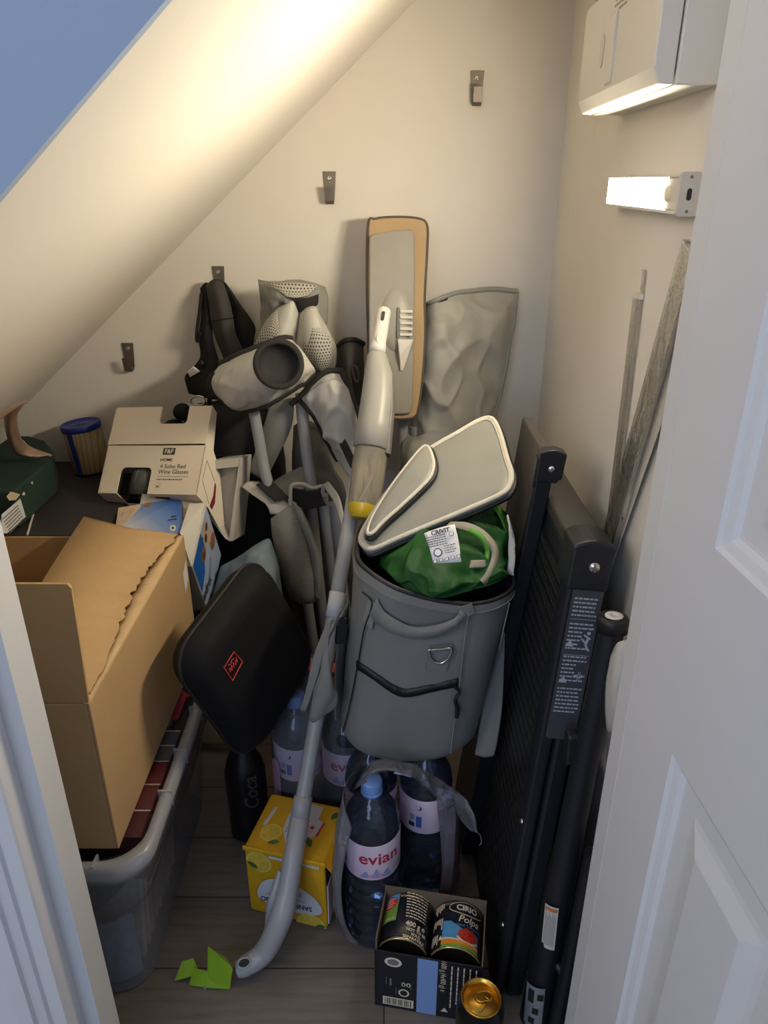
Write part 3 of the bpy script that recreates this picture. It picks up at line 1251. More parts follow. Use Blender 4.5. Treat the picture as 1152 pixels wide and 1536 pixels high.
# plate
pl_ = [(-0.0475, hl / 2 - 0.016), (0.031, hl / 2 - 0.006), (0.036, hl / 2 - 0.012), (0.0365, -hl / 2 + 0.018), (0.030, -hl / 2 + 0.004), (-0.038, -hl / 2 + 0.008), (-0.0475, -hl / 2 + 0.02)]
pl_ = chaikin([Vector((q[0], q[1], 0)) for q in [(-0.0475, hl / 2 - 0.03), (-0.0475, hl / 2 - 0.014), (-0.034, hl / 2 - 0.009), (0.024, hl / 2 - 0.001), (0.036, hl / 2 - 0.004), (0.037, hl / 2 - 0.024), (0.0385, 0.0), (0.037, -hl / 2 + 0.022), (0.036, -hl / 2 + 0.004), (0.018, -hl / 2), (-0.03, -hl / 2 + 0.004), (-0.0475, -hl / 2 + 0.008), (-0.0475, -hl / 2 + 0.03)]], 2)
b = B(m_mtop)
b.prism(HF, pl_, -0.002, 0.006)
plate = b.done('head_plate', t, bevel=0.003)
b = B(m_mgrey)
mound = [Vector((q[0] + 0.004, q[1] + 0.006, 0)) for q in oval(0.030, 0.060, 28)]
rings = []
for k, (sc_, z_) in enumerate(((1.0, 0.0055), (0.93, 0.009), (0.75, 0.0125), (0.5, 0.015), (0.2, 0.016))):
    rings.append([HF.p(0.004 + (q.x - .004) * sc_, 0.006 + (q.y - .006) * sc_, z_) for q in mound])
b.loft(rings)
b.done('pivot_mound', plate)
b = B(m_mdark)
b.box(HF, (0.004, 0.0095), (-0.028, 0.028), (0.014, 0.020))
b.done('spray_slot', plate, bevel=0.0015)
for k in range(5):
    b = B(m_mwhite)
    b.box(HF, (0.010, 0.034), (0.018 - k * 0.0105, 0.0235 - k * 0.0105), (0.012, 0.0185))
    b.done('grip_rib', plate, bevel=0.0012)
b = B(m_mwhite)
b.loft([[HF.p(x, y, z) for x, y, z in ((0.006, -0.03, 0.012), (0.036, -0.03, 0.012), (0.036, -0.03, 0.018), (0.006, -0.03, 0.022))],
        [HF.p(x, y, z) for x, y, z in ((0.008, -0.06, 0.01), (0.028, -0.06, 0.01), (0.026, -0.06, 0.014), (0.010, -0.06, 0.02))],
        [HF.p(x, y, z) for x, y, z in ((0.012, -0.088, 0.007), (0.018, -0.088, 0.007), (0.018, -0.088, 0.009), (0.013, -0.088, 0.011))]], smooth=False)
b.done('pivot_fork', plate, bevel=0.002)
# the stick
U, L = at(577, 470, 1.335), at(427, 1362, 0.775)
pd = (L - U).normalized()                                    # runs down towards the floor
side = Vector((1, 0.25, 0))
side = (side - pd * side.dot(pd)).normalized()               # to the right
frontv = pd.cross(side)
if frontv.y > 0:
    frontv = -frontv                                         # towards the room's front


def pol(s, a=0.0, c=0.0):
    return U + pd * s + side * a + frontv * c


plen = (L - U).length
b = B(m_mpole)
b.tube([pol(0.20), pol(plen - 0.09)], 0.0122, 20)
pole = b.done('pole', t)
b = B(m_mpole)
b.lathe(Fr(pol(plen - 0.165), side, z=pd), [(0.0122, 0), (0.0148, 0.001), (0.0148, 0.03), (0.014, 0.0305), (0.014, 0.0345), (0.0155, 0.035), (0.0155, 0.10)], 24)
b.done('pole_collar', pole)
b = B(m_mpole)
g0 = pol(plen - 0.07)
pts = [g0, pol(plen - 0.02), pol(plen + 0.012, -0.003, 0.002), at(398, 1426, 0.753), at(370, 1450, 0.739) + Vector((0, 0, 0.003)), at(356, 1456, 0.735) + Vector((0, 0, 0.003))]
b.tube(pts, [0.0155, 0.0165, 0.0180, 0.0175, 0.0165, 0.0150, 0.012], 20, n=36)
grip = b.done('grip', t)
e0 = at(369, 1448, 0.739) + Vector((0, 0, 0.003))
gz = (Vector((0, 0, CAM_H)) - e0).normalized()
gz = (gz + Vector((-0.25, 0, 0.25))).normalized()
e0 = e0 + gz * 0.0118
hf_ = Fr(e0, Vector((1, 0.15, 0)) - gz * gz.x, z=gz)
hf_.z = gz
hf_.x = (Vector((1, 0.2, 0.1)) - gz * Vector((1, 0.2, 0.1)).dot(gz)).normalized()
hf_.y = gz.cross(hf_.x)
b = B(m_blackp)
b.prism(hf_, oval(0.0085, 0.0055, 24), -0.004, 0.0010)
b.done('hang_hole', grip, label='dark hanging hole in the grip end')
b = B(m_mpole)
b.tube([hf_.p(q[0], q[1], 0.0006) for q in oval(0.0098, 0.0068, 24)], 0.0016, 8, closed=True)
b.done('hole_rim', grip)
b = B(m_mpole)
q = [pol(plen - 0.05, -0.014, -0.006), pol(plen - 0.0, -0.020, -0.010), at(402, 1406, 0.782)]
b.tube(q, [0.006, 0.0075, 0.006], 12, n=12)
b.done('trigger', grip)
# white neck with its button
b = B(m_mwhite)
nf = Fr(pol(0.008, -0.006, 0.030), side, z=pd)
b.lathe(nf, [(0.0, -0.003), (0.009, -0.002), (0.0125, 0.002), (0.0128, 0.03), (0.013, 0.06), (0.0145, 0.07), (0.0145, 0.08), (0.0, 0.081)], 24)
neck = b.done('neck', t, label='white neck')
b = B(m_blackp)
kf = Fr(pol(0.026, -0.008, 0.0432), side, y=-pd)
kf.z = frontv
b.prism(kf, rrect(0.0055, 0.017, 0.0024), -0.003, 0.0006)
b.done('slot', neck)
b = B(m_offw)
kf = Fr(pol(0.068, -0.008, 0.0435), side, y=-pd)
kf.z = frontv
b.prism(kf, oval(0.0048, 0.0078, 22), -0.003, 0.0012)
b.done('button', neck)
# grey housing and clear tank, carried on the room side of the stick
def oring(s, rx, rf, rb, ax_, cf_=0.0, n=28):
    out = []
    for k in range(n):
        a = 2 * PI * k / n
        x = math.cos(a) * rx
        y = math.sin(a) * (rf if math.sin(a) > 0 else rb)
        out.append(pol(s, ax_ + x, cf_ + y))
    return out


b = B(m_mgrey)
b.loft([oring(0.084, 0.0135, 0.012, 0.010, -0.005, 0.028), oring(0.094, 0.018, 0.017, 0.014, -0.003, 0.026), oring(0.12, 0.0255, 0.024, 0.018, 0.0045, 0.022),
        oring(0.16, 0.029, 0.029, 0.02, 0.010, 0.020), oring(0.21, 0.0305, 0.031, 0.022, 0.0125, 0.020), oring(0.255, 0.0315, 0.032, 0.022, 0.0135, 0.020), oring(0.256, 0.029, 0.029, 0.019, 0.0135, 0.020)])
hs = b.done('tank_housing', t)
b = B(m_mdark)
b.loft([oring(0.10, 0.0032, 0.006, 0.006, 0.0165, 0.030), oring(0.13, 0.009, 0.016, 0.012, 0.0245, 0.022), oring(0.18, 0.010, 0.024, 0.016, 0.032, 0.020),
        oring(0.25, 0.0105, 0.026, 0.016, 0.0365, 0.018), oring(0.262, 0.010, 0.024, 0.014, 0.0375, 0.018)])
b.done('housing_side', hs, label='darker grey side panel')
b = B(m_tank)
b.loft([oring(0.257, 0.0285, 0.028, 0.018, 0.0135, 0.020), oring(0.30, 0.0285, 0.028, 0.018, 0.0150, 0.020), oring(0.345, 0.0275, 0.027, 0.017, 0.0165, 0.019), oring(0.353, 0.0270, 0.0262, 0.0164, 0.0168, 0.019)], cap0=False, cap1=False)
tank = b.done('water_tank', t, label='clear water tank')
b = B(m_fluid)
b.loft([oring(0.353, 0.0270, 0.0262, 0.0164, 0.0168, 0.019), oring(0.367, 0.0255, 0.024, 0.015, 0.0174, 0.018), oring(0.3755, 0.020, 0.018, 0.010, 0.018, 0.018)])
b.done('cleaning_fluid', tank, label='yellow cleaning fluid left in the tank')
b = B(m_mgrey)
b.tube([pol(0.30, 0.022, 0.020), pol(0.34, 0.010, 0.022), pol(0.362, -0.002, 0.022)], 0.0022, 8, n=10)
b.done('dip_tube', tank)
# white paper label round the stick
b = B(m_whitep)
s0 = (at(507, 888, 1.04) - U).dot(pd)
lf_ = Fr(pol(s0 + 0.02), side, y=pd)
lf_.z = frontv
lf_.o = pol(s0 + 0.02, 0, 0.0122)
b.cyl_decal(lf_, -1.5, 1.5, -0.021, 0.021, 0.0122, 0.0012, n=14)
b.done('paper_label', pole, label='blank white label round the pole', solid=0.0004)
# ================================================================== water bottles
m_water = clear('bottle_of_water', (178, 192, 214), 0.045, 0.05, 0.5, bump=0.15, bscale=60)
m_cap = mat('pale_blue_cap', (120, 160, 222), 0.4, var=0.03)
m_label = mat('bottle_label', (226, 206, 222), 0.45, var=0.03)
m_red = mat('red_print', (186, 30, 62), 0.5, var=0.03)
m_mount = mat('mountain_print', (140, 150, 200), 0.5, var=0.1, vscale=60)
m_pinkm = mat('pink_peak_print', (206, 150, 178), 0.5, var=0.05)
m_blue = mat('blue_print', (70, 100, 170), 0.5, var=0.05)
m_navy = mat('navy_print', (40, 48, 90), 0.5, var=0.05)
BR = 0.0425


def bottle(loc, turn, label, group=None, text=True):
    t = thing('water_bottle', label, 'bottle', loc, group)
    o = Vector(loc)
    f = Fr(o)
    prof = [(0, 0.002), (0.030, 0.0), (0.038, 0.006), (0.0415, 0.016)]
    z = 0.022
    while z < 0.158:                                            # squeezed ribs
        prof += [(BR, z), (BR, z + 0.012), (BR - 0.0022, z + 0.0165), (BR - 0.0022, z + 0.0185)]
        z += 0.0225
    prof += [(BR, 0.160), (BR - 0.0006, 0.164), (BR - 0.0006, 0.236), (BR, 0.240), (BR - 0.001, 0.2445), (BR - 0.0015, 0.254), (0.038, 0.266), (0.031, 0.279),
             (0.022, 0.291), (0.0155, 0.299), (0.0135, 0.304), (0.0135, 0.312), (0, 0.312)]
    b = B(m_water)
    b.lathe(f, prof, 40)
    b.done('body', t)
    b = B(m_cap)
    cp = [(0.0, 0.324), (0.0125, 0.324), (0.0148, 0.3225), (0.0155, 0.320), (0.0155, 0.3065), (0.0152, 0.3055), (0.0162, 0.3045), (0.0162, 0.3005), (0.0140, 0.3)]
    b.lathe(f, cp[::-1], 36)
    b.done('cap', t)
    b = B(m_label)
    b.lathe(f, [(BR + 0.0002, 0.166), (BR + 0.0006, 0.167), (BR + 0.0006, 0.234), (BR + 0.0002, 0.235)], 48)
    lab = b.done('label', t, solid=0.0004)
    if text:
        a = math.radians(turn)
        rf = Fr((0, 0, 0))
        rf.z = Vector((math.sin(a), -math.cos(a), 0))           # the way the front of the label looks
        rf.y = Vector((0, 0, 1))
        rf.x = rf.y.cross(rf.z)
        rf.o = o + rf.z * BR + Vector((0, 0, 0.2))
        b = B(m_red)
        b.text('evian', 0.031, rf, 0.0012, m_red, bold=0.0004, cyl=BR, pos=(0, 0.009))
        b.text('.', 0.04, rf, 0.0012, m_red, cyl=BR, pos=(0, 0.010))
        b.v = b.v[:len(b.v)]
        for dx, h, w_, mm in ((-0.022, 0.013, 0.016, m_mount), (-0.006, 0.019, 0.014, m_mount), (0.010, 0.014, 0.018, m_mount), (0.0, 0.010, 0.010, m_pinkm), (-0.014, 0.008, 0.012, m_pinkm)):
            b.cyl_poly(rf, [(dx - w_ / 2, -0.029), (dx + w_ / 2, -0.029), (dx + w_ * 0.12, -0.029 + h), (dx - w_ * 0.05, -0.029 + h * 0.9)], BR, 0.0010 + (0.0002 if mm is m_pinkm else 0), mm)
        b.done('label_print', lab)
        b = B(m_navy)
        b.cyl_poly(rf, oval(0.0045, 0.0045, 16, -0.062, 0.020), BR, 0.0010, m_navy)
        b.cyl_poly(rf, oval(0.0042, 0.0042, 16, -0.0638, 0.0212), BR, 0.0013, m_label)
        b.cyl_poly(rf, [(q[0] - 0.073, q[1] - 0.002) for q in rrect(0.008, 0.012, 0.001)], BR, 0.0010, m_mount)
        b.cyl_poly(rf, [(q[0] - 0.062, q[1] - 0.009) for q in rrect(0.009, 0.023, 0.001)], BR, 0.0010, m_blue)
        b.cyl_poly(rf, [(q[0] - 0.074, q[1] - 0.017) for q in rrect(0.010, 0.009, 0.001)], BR, 0.0010, m_navy)
        b.done('label_symbols', lab)
    return t


g2 = 'water bottles in the opened front pack'
bottle((-0.018, 0.815, 0.001), 16, 'frontmost water bottle, its pink and red label turned to the door', g2)
bottle((0.068, 0.900, 0.001), 66, 'water bottle right of and behind the frontmost one, half hidden by torn clear film', g2)
bottle((-0.021, 0.906, 0.001), 40, 'water bottle standing directly behind the frontmost bottle, under the cooler bag', g2)
g1 = 'water bottles in the wrapped pack'
k_ = 0.0865
o1 = Vector((-0.152, 1.013, 0.001))
ux1, uy1 = Vector((k_, -0.012, 0)), Vector((0.012, k_, 0))
bottle(o1, 68, 'film-wrapped water bottle nearest the black case, left of the mop pole', g1)
bottle(o1 + ux1, 6, 'film-wrapped water bottle right behind the mop pole, behind the yellow carton', g1)
bottle(o1 + uy1, 30, 'water bottle at the back of the wrapped pack, its blue cap above the pink strap', g1, False)
bottle(o1 + uy1 + ux1, 30, 'water bottle at the back of the wrapped pack, hidden by the grey bag strap', g1, False)

# shrink film
m_shrink = clear('shrink_film', (236, 236, 244), 0.09, 0.10, 0.40, bump=0.35, bscale=35)
m_pinkf = clear('pink_printed_film', (226, 176, 206), 0.42, 0.3, 0.2, bump=0.5, bscale=60)
m_wave = mat('pale_blue_print', (150, 172, 214), 0.5, var=0.25, vscale=90)
m_pinkband = mat('pink_carry_strap', (214, 96, 96), 0.5, var=0.05)


def pack_ring(c, ux, uy, hx, hy, r, z, n=10, seed=0.0, wr=0.0):
    """rounded rectangle hull round the bottles at height z"""
    out = []
    for cx, cy, a0 in ((hx - r, hy - r, 0), (-hx + r, hy - r, PI / 2), (-hx + r, -hy + r, PI), (hx - r, -hy + r, 1.5 * PI)):
        for i in range(n + 1):
            a = a0 + PI / 2 * i / n
            x, y = cx + r * math.cos(a), cy + r * math.sin(a)
            q = c + ux.normalized() * x + uy.normalized() * y + Vector((0, 0, z))
            d = (q - c)
            d.z = 0
            w = wr * (0.3 + noise.noise(Vector((q.x * 30 + seed, q.y * 30, z * 25))))
            out.append(q + d.normalized() * w)
    return out


c1 = o1 + ux1 / 2 + uy1 / 2
hx, hy = k_ / 2 + BR + 0.003, k_ / 2 + BR + 0.003
t = thing('shrink_wrap', 'clear and pink shrink film still closed around the back pack of water bottles', 'packaging', c1)
b = B(m_shrink)
b.loft([pack_ring(c1, ux1, uy1, hx, hy, BR, z, 10, 1.0, 0.0025 if z > 0.2 else 0.0008) for z in (0.003, 0.06, 0.12, 0.16, 0.2, 0.235)] +
       [pack_ring(c1, ux1, uy1, hx - d, hy - d, max(0.012, BR - d * 0.8), z, 10, 1.0, 0.004) for d, z in ((0.004, 0.25), (0.010, 0.27), (0.018, 0.292), (0.023, 0.312), (0.025, 0.328))], cap0=False, cap1=True)
b.done('film', t, label='clear upper film')
for nm, a0, a1, zt0, zt1 in (('pink_band', 12, 29, .22, .20), ('pink_band', 35, 44, .10, .25), ('pink_band', 0, 12, .25, .22)):
    rings = []
    base = pack_ring(c1, ux1, uy1, hx + 0.0015, hy + 0.0015, BR, 0.0)
    seg = [base[i % 44] for i in range(a0, a1 + 1)]
    b = B(m_pinkf)
    n_ = len(seg)
    vs = [p + Vector((0, 0, 0.004)) for p in seg] + [p + Vector((0, 0, zt0 + (zt1 - zt0) * i / (n_ - 1) + 0.006 * math.sin(i * 1.3))) for i, p in enumerate(seg)]
    b.add(vs, [(i, i + 1, n_ + i + 1, n_ + i) for i in range(n_ - 1)], None, True)
    b.done(nm, t, label='pink printed lower film')
b = B(m_pinkband)
s0 = c1 + Vector((0, 0.012, 0.0)) - ux1 * 0.62
pts = [s0 + Vector((0, 0, 0.27)), s0 + ux1 * 0.05 + Vector((0, 0, 0.318)), s0 + ux1 * 0.25 + Vector((0, 0, 0.338)), s0 + ux1 * 0.62 + Vector((0, 0, 0.342)), s0 + ux1 * 1.0 + Vector((0, 0, 0.338)), s0 + ux1 * 1.2 + Vector((0, 0, 0.318)), s0 + ux1 * 1.24 + Vector((0, 0, 0.27))]
pc = crom(pts, 26)
w_ = uy1.normalized() * 0.013
b.add([p - w_ for p in pc] + [p + w_ for p in pc], [(i, i + 1, len(pc) + i + 1, len(pc) + i) for i in range(len(pc) - 1)], None, True)
b.done('carry_strap', t, solid=0.0008, label='pink-red carry strap')

# the opened front pack's torn film
t = thing('shrink_wrap', 'torn clear film with pink sides hanging round the front water bottles', 'packaging', (0.04, 0.9, 0))
b = B(m_shrink)
# left wall, front left wrap and the ragged arch over the front bottle
b.net([[(552, 1146, .86), (528, 1160, .80), (515, 1196, .757), (528, 1243, .742)],
       [(538, 1188, .90), (512, 1213, .80), (505, 1250, .752), (517, 1290, .738)],
       [(528, 1258, .90), (503, 1280, .80), (500, 1310, .752), (512, 1337, .740)],
       [(520, 1330, .90), (503, 1352, .80), (507, 1378, .757), (520, 1390, .747)],
       [(524, 1370, .89), (514, 1394, .80), (523, 1413, .764), (540, 1418, .758)]], 18, 24, wr=0.003, wscale=30)
b.done('film', t, solid=0.0005, label='clear torn film on the left')
b = B(m_shrink)
b.net([[(548, 1152, .83), (578, 1138, .83), (610, 1144, .83), (640, 1156, .825), (672, 1178, .82), (692, 1194, .82)],
       [(540, 1166, .80), (572, 1148, .795), (606, 1153, .795), (636, 1168, .80), (664, 1189, .81), (684, 1204, .82)],
       [(530, 1184, .77), (566, 1158, .77), (603, 1160, .775), (630, 1174, .79), (656, 1197, .805), (674, 1216, .82)]], 36, 12, wr=0.011, wscale=55)
b.done('film', t, solid=0.0006, label='ragged torn edge arching over the bottles')
b = B(m_shrink)
b.net([[(655, 1183, .835), (672, 1184, .83), (690, 1190, .82)], [(656, 1215, .838), (670, 1214, .833), (684, 1216, .828)],
       [(660, 1250, .84), (672, 1250, .835), (683, 1248, .832)], [(663, 1300, .842), (672, 1302, .838), (680, 1296, .836)], [(660, 1335, .845), (668, 1342, .843), (676, 1345, .843)]], 10, 20, wr=0.006, wscale=40)
b.done('film', t, solid=0.0006, label='crumpled film at the right')
b = B(m_shrink)
b.net([[(676, 1192, .82), (690, 1192, .81), (700, 1200, .80)], [(682, 1212, .82), (698, 1212, .80), (712, 1224, .79)], [(690, 1228, .82), (704, 1236, .80), (716, 1246, .79)], [(706, 1247, .80), (712, 1248, .795), (716, 1249, .79)]], 12, 12, wr=0.004, wscale=45)
b.tube([at(715, 1247, .79), at(721, 1254, .79), at(722, 1264, .79), at(719, 1268, .79)], 0.0011, 6, n=10)
b.done('torn_flap', t, solid=0.0006, label='loose curled flap of film')
b = B(m_wave)
b.net([[(662, 1184, .826), (672, 1186, .822), (684, 1192, .818)], [(668, 1196, .824), (676, 1200, .82), (684, 1206, .818)]], 8, 4)
b.done('printed_mark', t, solid=0.0006, label='pale blue wave print')
b = B(m_wave)
b.net([[(592, 1144, .835), (606, 1145, .834), (621, 1147, .835)], [(591, 1160, .80), (604, 1162, .80), (617, 1166, .803)]], 8, 4)
b.done('printed_mark', t, solid=0.0006, label='pale blue wave print')
b = B(m_pinkf)
b.net([[(518, 1193, .86), (510, 1213, .82), (505, 1243, .78)], [(512, 1240, .86), (502, 1265, .82), (503, 1290, .775)], [(514, 1300, .86), (504, 1325, .82), (506, 1342, .775)],
       [(518, 1350, .86), (510, 1375, .82), (514, 1394, .775)], [(532, 1388, .85), (524, 1406, .80), (536, 1419, .772)]], 10, 18, wr=0.003, wscale=40)
b.done('pink_band', t, solid=0.0006, label='pink printed film down the left side')
b = B(m_pinkf)
b.net([[(672, 1220, .85), (686, 1222, .88), (690, 1220, .93)], [(668, 1255, .85), (686, 1258, .88), (690, 1256, .93)], [(667, 1295, .85), (685, 1300, .88), (689, 1298, .93)], [(664, 1345, .85), (684, 1345, .88), (688, 1343, .93)]], 8, 14, wr=0.003, wscale=40)
b.done('pink_band', t, solid=0.0006, label='pink printed film down the right side')

# ================================================================== yellow fruit-drink carton
m_yel = mat('lemon_yellow_card', (226, 172, 30), 0.45, var=0.08, vscale=18)
m_ora = mat('orange_glow_print', (222, 140, 28), 0.5, var=0.06)
m_lem = mat('lemon_slice_print', (240, 216, 96), 0.5, var=0.05)
m_lemd = mat('lemon_flesh_print', (232, 196, 70), 0.5, var=0.1, vscale=90)
m_leaf = mat('leaf_print', (70, 112, 58), 0.5, var=0.15, vscale=60)
m_star = mat('red_star_print', (200, 50, 50), 0.5, var=0.04)
t = thing('drinks_carton', 'yellow lemon-drink can carton lying on the floor behind the mop grip', 'carton', (-0.15, 0.87, 0))
e0 = Vector((-0.2245, 0.850, 0.0015))
e1 = Vector((-0.0925, 0.816, 0.0015))
CX = (e1 - e0).normalized()
CF = Fr(e0, CX, z=(0, 0, 1))                                   # x along the front, y back, z up
cw, cd, ch = 0.136, 0.116, 0.147
b = B(m_yel)
b.box(CF, (0, cw), (0, cd), (0, ch))
body = b.done('box', t, bevel=0.003)
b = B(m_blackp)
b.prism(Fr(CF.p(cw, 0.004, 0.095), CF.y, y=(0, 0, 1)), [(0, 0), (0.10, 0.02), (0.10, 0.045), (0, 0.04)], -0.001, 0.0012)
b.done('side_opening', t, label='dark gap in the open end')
b = B(m_whitep)
b.prism(Fr(CF.p(cw, 0.0, 0.0), CF.y, y=(0, 0, 1)), [(0.004, 0.006), (0.112, 0.006), (0.112, 0.112), (0.006, 0.090)], 0.0002, 0.002)
b.done('end_flap', t, label='pale inner end flap')
b = B(m_yel)
fl = [CF.p(cw - 0.002, 0.0, ch - 0.001), CF.p(cw + 0.016, -0.006, ch - 0.012), CF.p(cw + 0.010, 0.06, ch - 0.004), CF.p(cw + 0.004, cd, ch - 0.001), CF.p(cw - 0.002, cd, ch - 0.001)]
b.slab(fl, (0, 0, 0.0016))
b.done('top_flap', t, label='torn yellow flap')
b = B(m_yel)
b.prism(CF.at(0, -0.0022, 0), [(-0.002, 0), (cw + 0.002, 0), (cw + 0.002, 0.004), (-0.002, 0.004)], ch - 0.006, ch + 0.0018)
b.done('front_lip', t, bevel=0.0012)
# printing on the front
PFr = Fr(CF.p(cw / 2, 0, ch / 2), CF.x, y=(0, 0, 1))           # z towards the door
b = B(m_whitep)


def lemon(bb, fr, cx, cy, r, a0, a1, c):
    bb.decal(fr, oval(r, r, 22, cx, cy, a0, a1), c, m_lem)
    bb.decal(fr, oval(r * 0.86, r * 0.86, 22, cx, cy, a0, a1), c + 0.0002, m_lemd)
    for k in range(5):
        a = a0 + (a1 - a0) * (k + 0.5) / 5
        bb.decal(fr, [(cx, cy), (cx + r * 0.8 * math.cos(a - 0.04), cy + r * 0.8 * math.sin(a - 0.04)), (cx + r * 0.8 * math.cos(a + 0.04), cy + r * 0.8 * math.sin(a + 0.04))], c + 0.0004, m_lem)


def leaf(bb, fr, cx, cy, l, w, ang, c):
    ca, sa = math.cos(math.radians(ang)), math.sin(math.radians(ang))
    pts = []
    for k in range(9):
        u = k / 8
        pts.append((u * l, w * math.sin(PI * u)))
    for k in range(7, 0, -1):
        u = k / 8
        pts.append((u * l, -w * math.sin(PI * u)))
    bb.decal(fr, [(cx + x * ca - y * sa, cy + x * sa + y * ca) for x, y in pts], c, m_leaf)


oval_lab = [(-0.055, -0.028), (-0.045, -0.046), (0.0, -0.056), (0.040, -0.054), (0.060, -0.046), (0.063, -0.03), (0.05, -0.008), (0.02, 0.012), (-0.015, 0.018), (-0.042, 0.004)]
b.decal(PFr, [Vector((q[0], q[1])) for q in crom([(q[0], q[1], 0) for q in oval_lab], 40, True)], 0.0005, m_ora)
b.decal(PFr, [Vector((q[0] * 0.95, q[1] * 0.94)) for q in crom([(q[0], q[1], 0) for q in oval_lab], 40, True)], 0.0008, m_whitep)
lemon(b, PFr, -0.044, 0.046, 0.022, -0.5 * PI, PI, 0.0008)
leaf(b, PFr, -0.064, 0.044, 0.022, 0.005, -35, 0.0014)
lemon(b, PFr, 0.040, -0.074, 0.026, 0.0, PI, 0.0012)
leaf(b, PFr, 0.066, -0.068, 0.02, 0.005, 200, 0.0018)
R180 = PFr.turn(180)
b.text('SANPELLEGRINO', 0.0148, R180.at(0.002, 0.036), 0.0012, m_navy, bold=0.0004, sx=0.80)
b.text('ITALIAN SPARKLING DRINKS', 0.0062, R180.at(0.002, 0.022), 0.0012, m_grey, sx=0.85)
b.text('ZERO', 0.012, R180.at(-0.012, 0.008), 0.0012, m_grey)
b.text('LIMONATA', 0.007, R180.at(0.006, -0.004), 0.0012, m_grey)
for k in range(9):
    b.decal(PFr, [(0.018 + k * 0.0046, 0.0595), (0.0215 + k * 0.0046, 0.0595), (0.0215 + k * 0.0046, 0.0655), (0.018 + k * 0.0046, 0.0655)], 0.0008, m_whitep)
b.decal(PFr, [(-0.026, 0.060), (0.01, 0.060), (0.01, 0.066), (-0.026, 0.066)], 0.0008, m_whitep)
b.decal(PFr, rrect(0.03, 0.024, 0.01), 0.0004, m_ora)
b.done('front_print', body)
# printing on the top
PT = Fr(CF.p(cw / 2, cd / 2, ch), CF.x, z=(0, 0, 1))
b = B(m_whitep)
lab2 = [(-0.022, 0.02), (-0.012, 0.046), (0.0, 0.052), (0.030, 0.05), (0.030, 0.024), (0.040, 0.018), (0.036, -0.01), (0.014, -0.036), (0.0, -0.046), (-0.006, -0.036), (-0.02, -0.01)]
b.decal(PT, lab2, 0.0006, m_whitep)
b.decal(PT, [(0.040, 0.018), (0.044, 0.018), (0.040, -0.012), (0.036, -0.01)], 0.0007, m_star)
b.text('SANPELLEGRINO', 0.010, PT.turn(-90).at(0, 0.010), 0.0009, m_navy, sx=0.75)
b.text('Limonata', 0.008, PT.turn(-90).at(0.0, -0.012), 0.0009, m_grey)
sp = []
for k in range(10):
    r = 0.006 if k % 2 == 0 else 0.0025
    sp.append((0.026 + r * math.sin(k * PI / 5), 0.004 + r * math.cos(k * PI / 5)))
b.decal(PT, sp, 0.0009, m_star)
lemon(b, PT, -0.036, -0.022, 0.018, 0.0, 1.6 * PI, 0.0007)
leaf(b, PT, -0.034, -0.042, 0.02, 0.004, 20, 0.0014)
leaf(b, PT, 0.036, -0.034, 0.022, 0.005, 120, 0.0010)
leaf(b, PT, 0.058, 0.046, 0.02, 0.005, 250, 0.0010)
b.decal(PT, [(-0.056, -0.01), (-0.050, -0.01), (-0.045, 0.03), (-0.050, 0.03)], 0.0007, m_whitep)
b.done('top_print', body)

# ================================================================== tray of tomato tins
m_tray = card('grey_brown_card', (112, 98, 82))
m_dark = mat('navy_black_card', (24, 26, 34), 0.5, var=0.08)
m_tin = mat('navy_tin_label', (17, 20, 32), 0.35, var=0.05, coat=0.3)
m_tinrim = mat('tin_metal', (186, 172, 140), 0.25, 1.0, var=0.04)
m_sky = mat('sky_print', (84, 150, 200), 0.4, var=0.12, vscale=25)
m_tom = mat('tomato_print', (188, 34, 30), 0.4, var=0.2, vscale=120)
m_tom2 = mat('bright_tomato_print', (206, 60, 48), 0.4, var=0.15, vscale=150)
m_green = mat('green_print', (120, 158, 62), 0.45, var=0.12, vscale=50)
m_cream = mat('cream_print', (228, 214, 190), 0.5, var=0.03)
m_strip = mat('pale_blue_tape', (128, 160, 214), 0.5, var=0.03)
t = thing('tin_tray', 'dark cardboard tray holding tomato tins on the floor near the door', 'tray', (0.07, 0.73, 0))
q0 = Vector((-0.0125, 0.694, 0.001))
TX = Vector((0.146, -0.026, 0)).normalized()
KF = Fr(q0, TX, z=(0, 0, 1))
tw, td, th = 0.152, 0.080, 0.138
wt = 0.002
b = B(m_dark)
b.box(KF, (0, tw), (0, wt), (0, th - 0.016))
front = b.done('front_wall', t, label='printed navy front wall')
b = B(m_tray)
b.box(KF, (0, wt), (wt, td), (0, th + 0.006))
b.done('side_wall', t)
b = B(m_tray)
b.box(KF, (tw - wt, tw), (wt, td), (0, th + 0.006))
b.done('side_wall', t)
b = B(m_tray)
b.box(KF, (0, tw), (td, td + wt), (0, th + 0.016))
b.done('back_wall', t)
b = B(m_tray)
b.box(KF, (wt, tw - wt), (wt, td), (0, 0.002))
b.done('base', t)
b = B(m_dark)
b.prism(Fr(KF.p(0, 0, 0), KF.y, y=(0, 0, 1)), [(0.0, 0.0), (0.02, 0.0), (0.02, 0.10), (0.0, th - 0.016)], -0.0012, 0.0012)
b.done('corner_tab', t)
FF = Fr(KF.p(tw / 2, 0, 0.061), KF.x, y=(0, 0, 1))
b = B(m_whitep)
b.decal(FF, [(-0.015, -0.06), (0.014, -0.06), (0.014, 0.06), (-0.015, 0.06)], 0.0004, m_strip)
b.decal(FF, [(q[0] - 0.050, q[1] + 0.042) for q in oval(0.0125, 0.010, 26)], 0.0004, m_cream)
b.decal(FF, [(q[0] - 0.050, q[1] + 0.042) for q in oval(0.0085, 0.0065, 22)], 0.0006, m_grey)
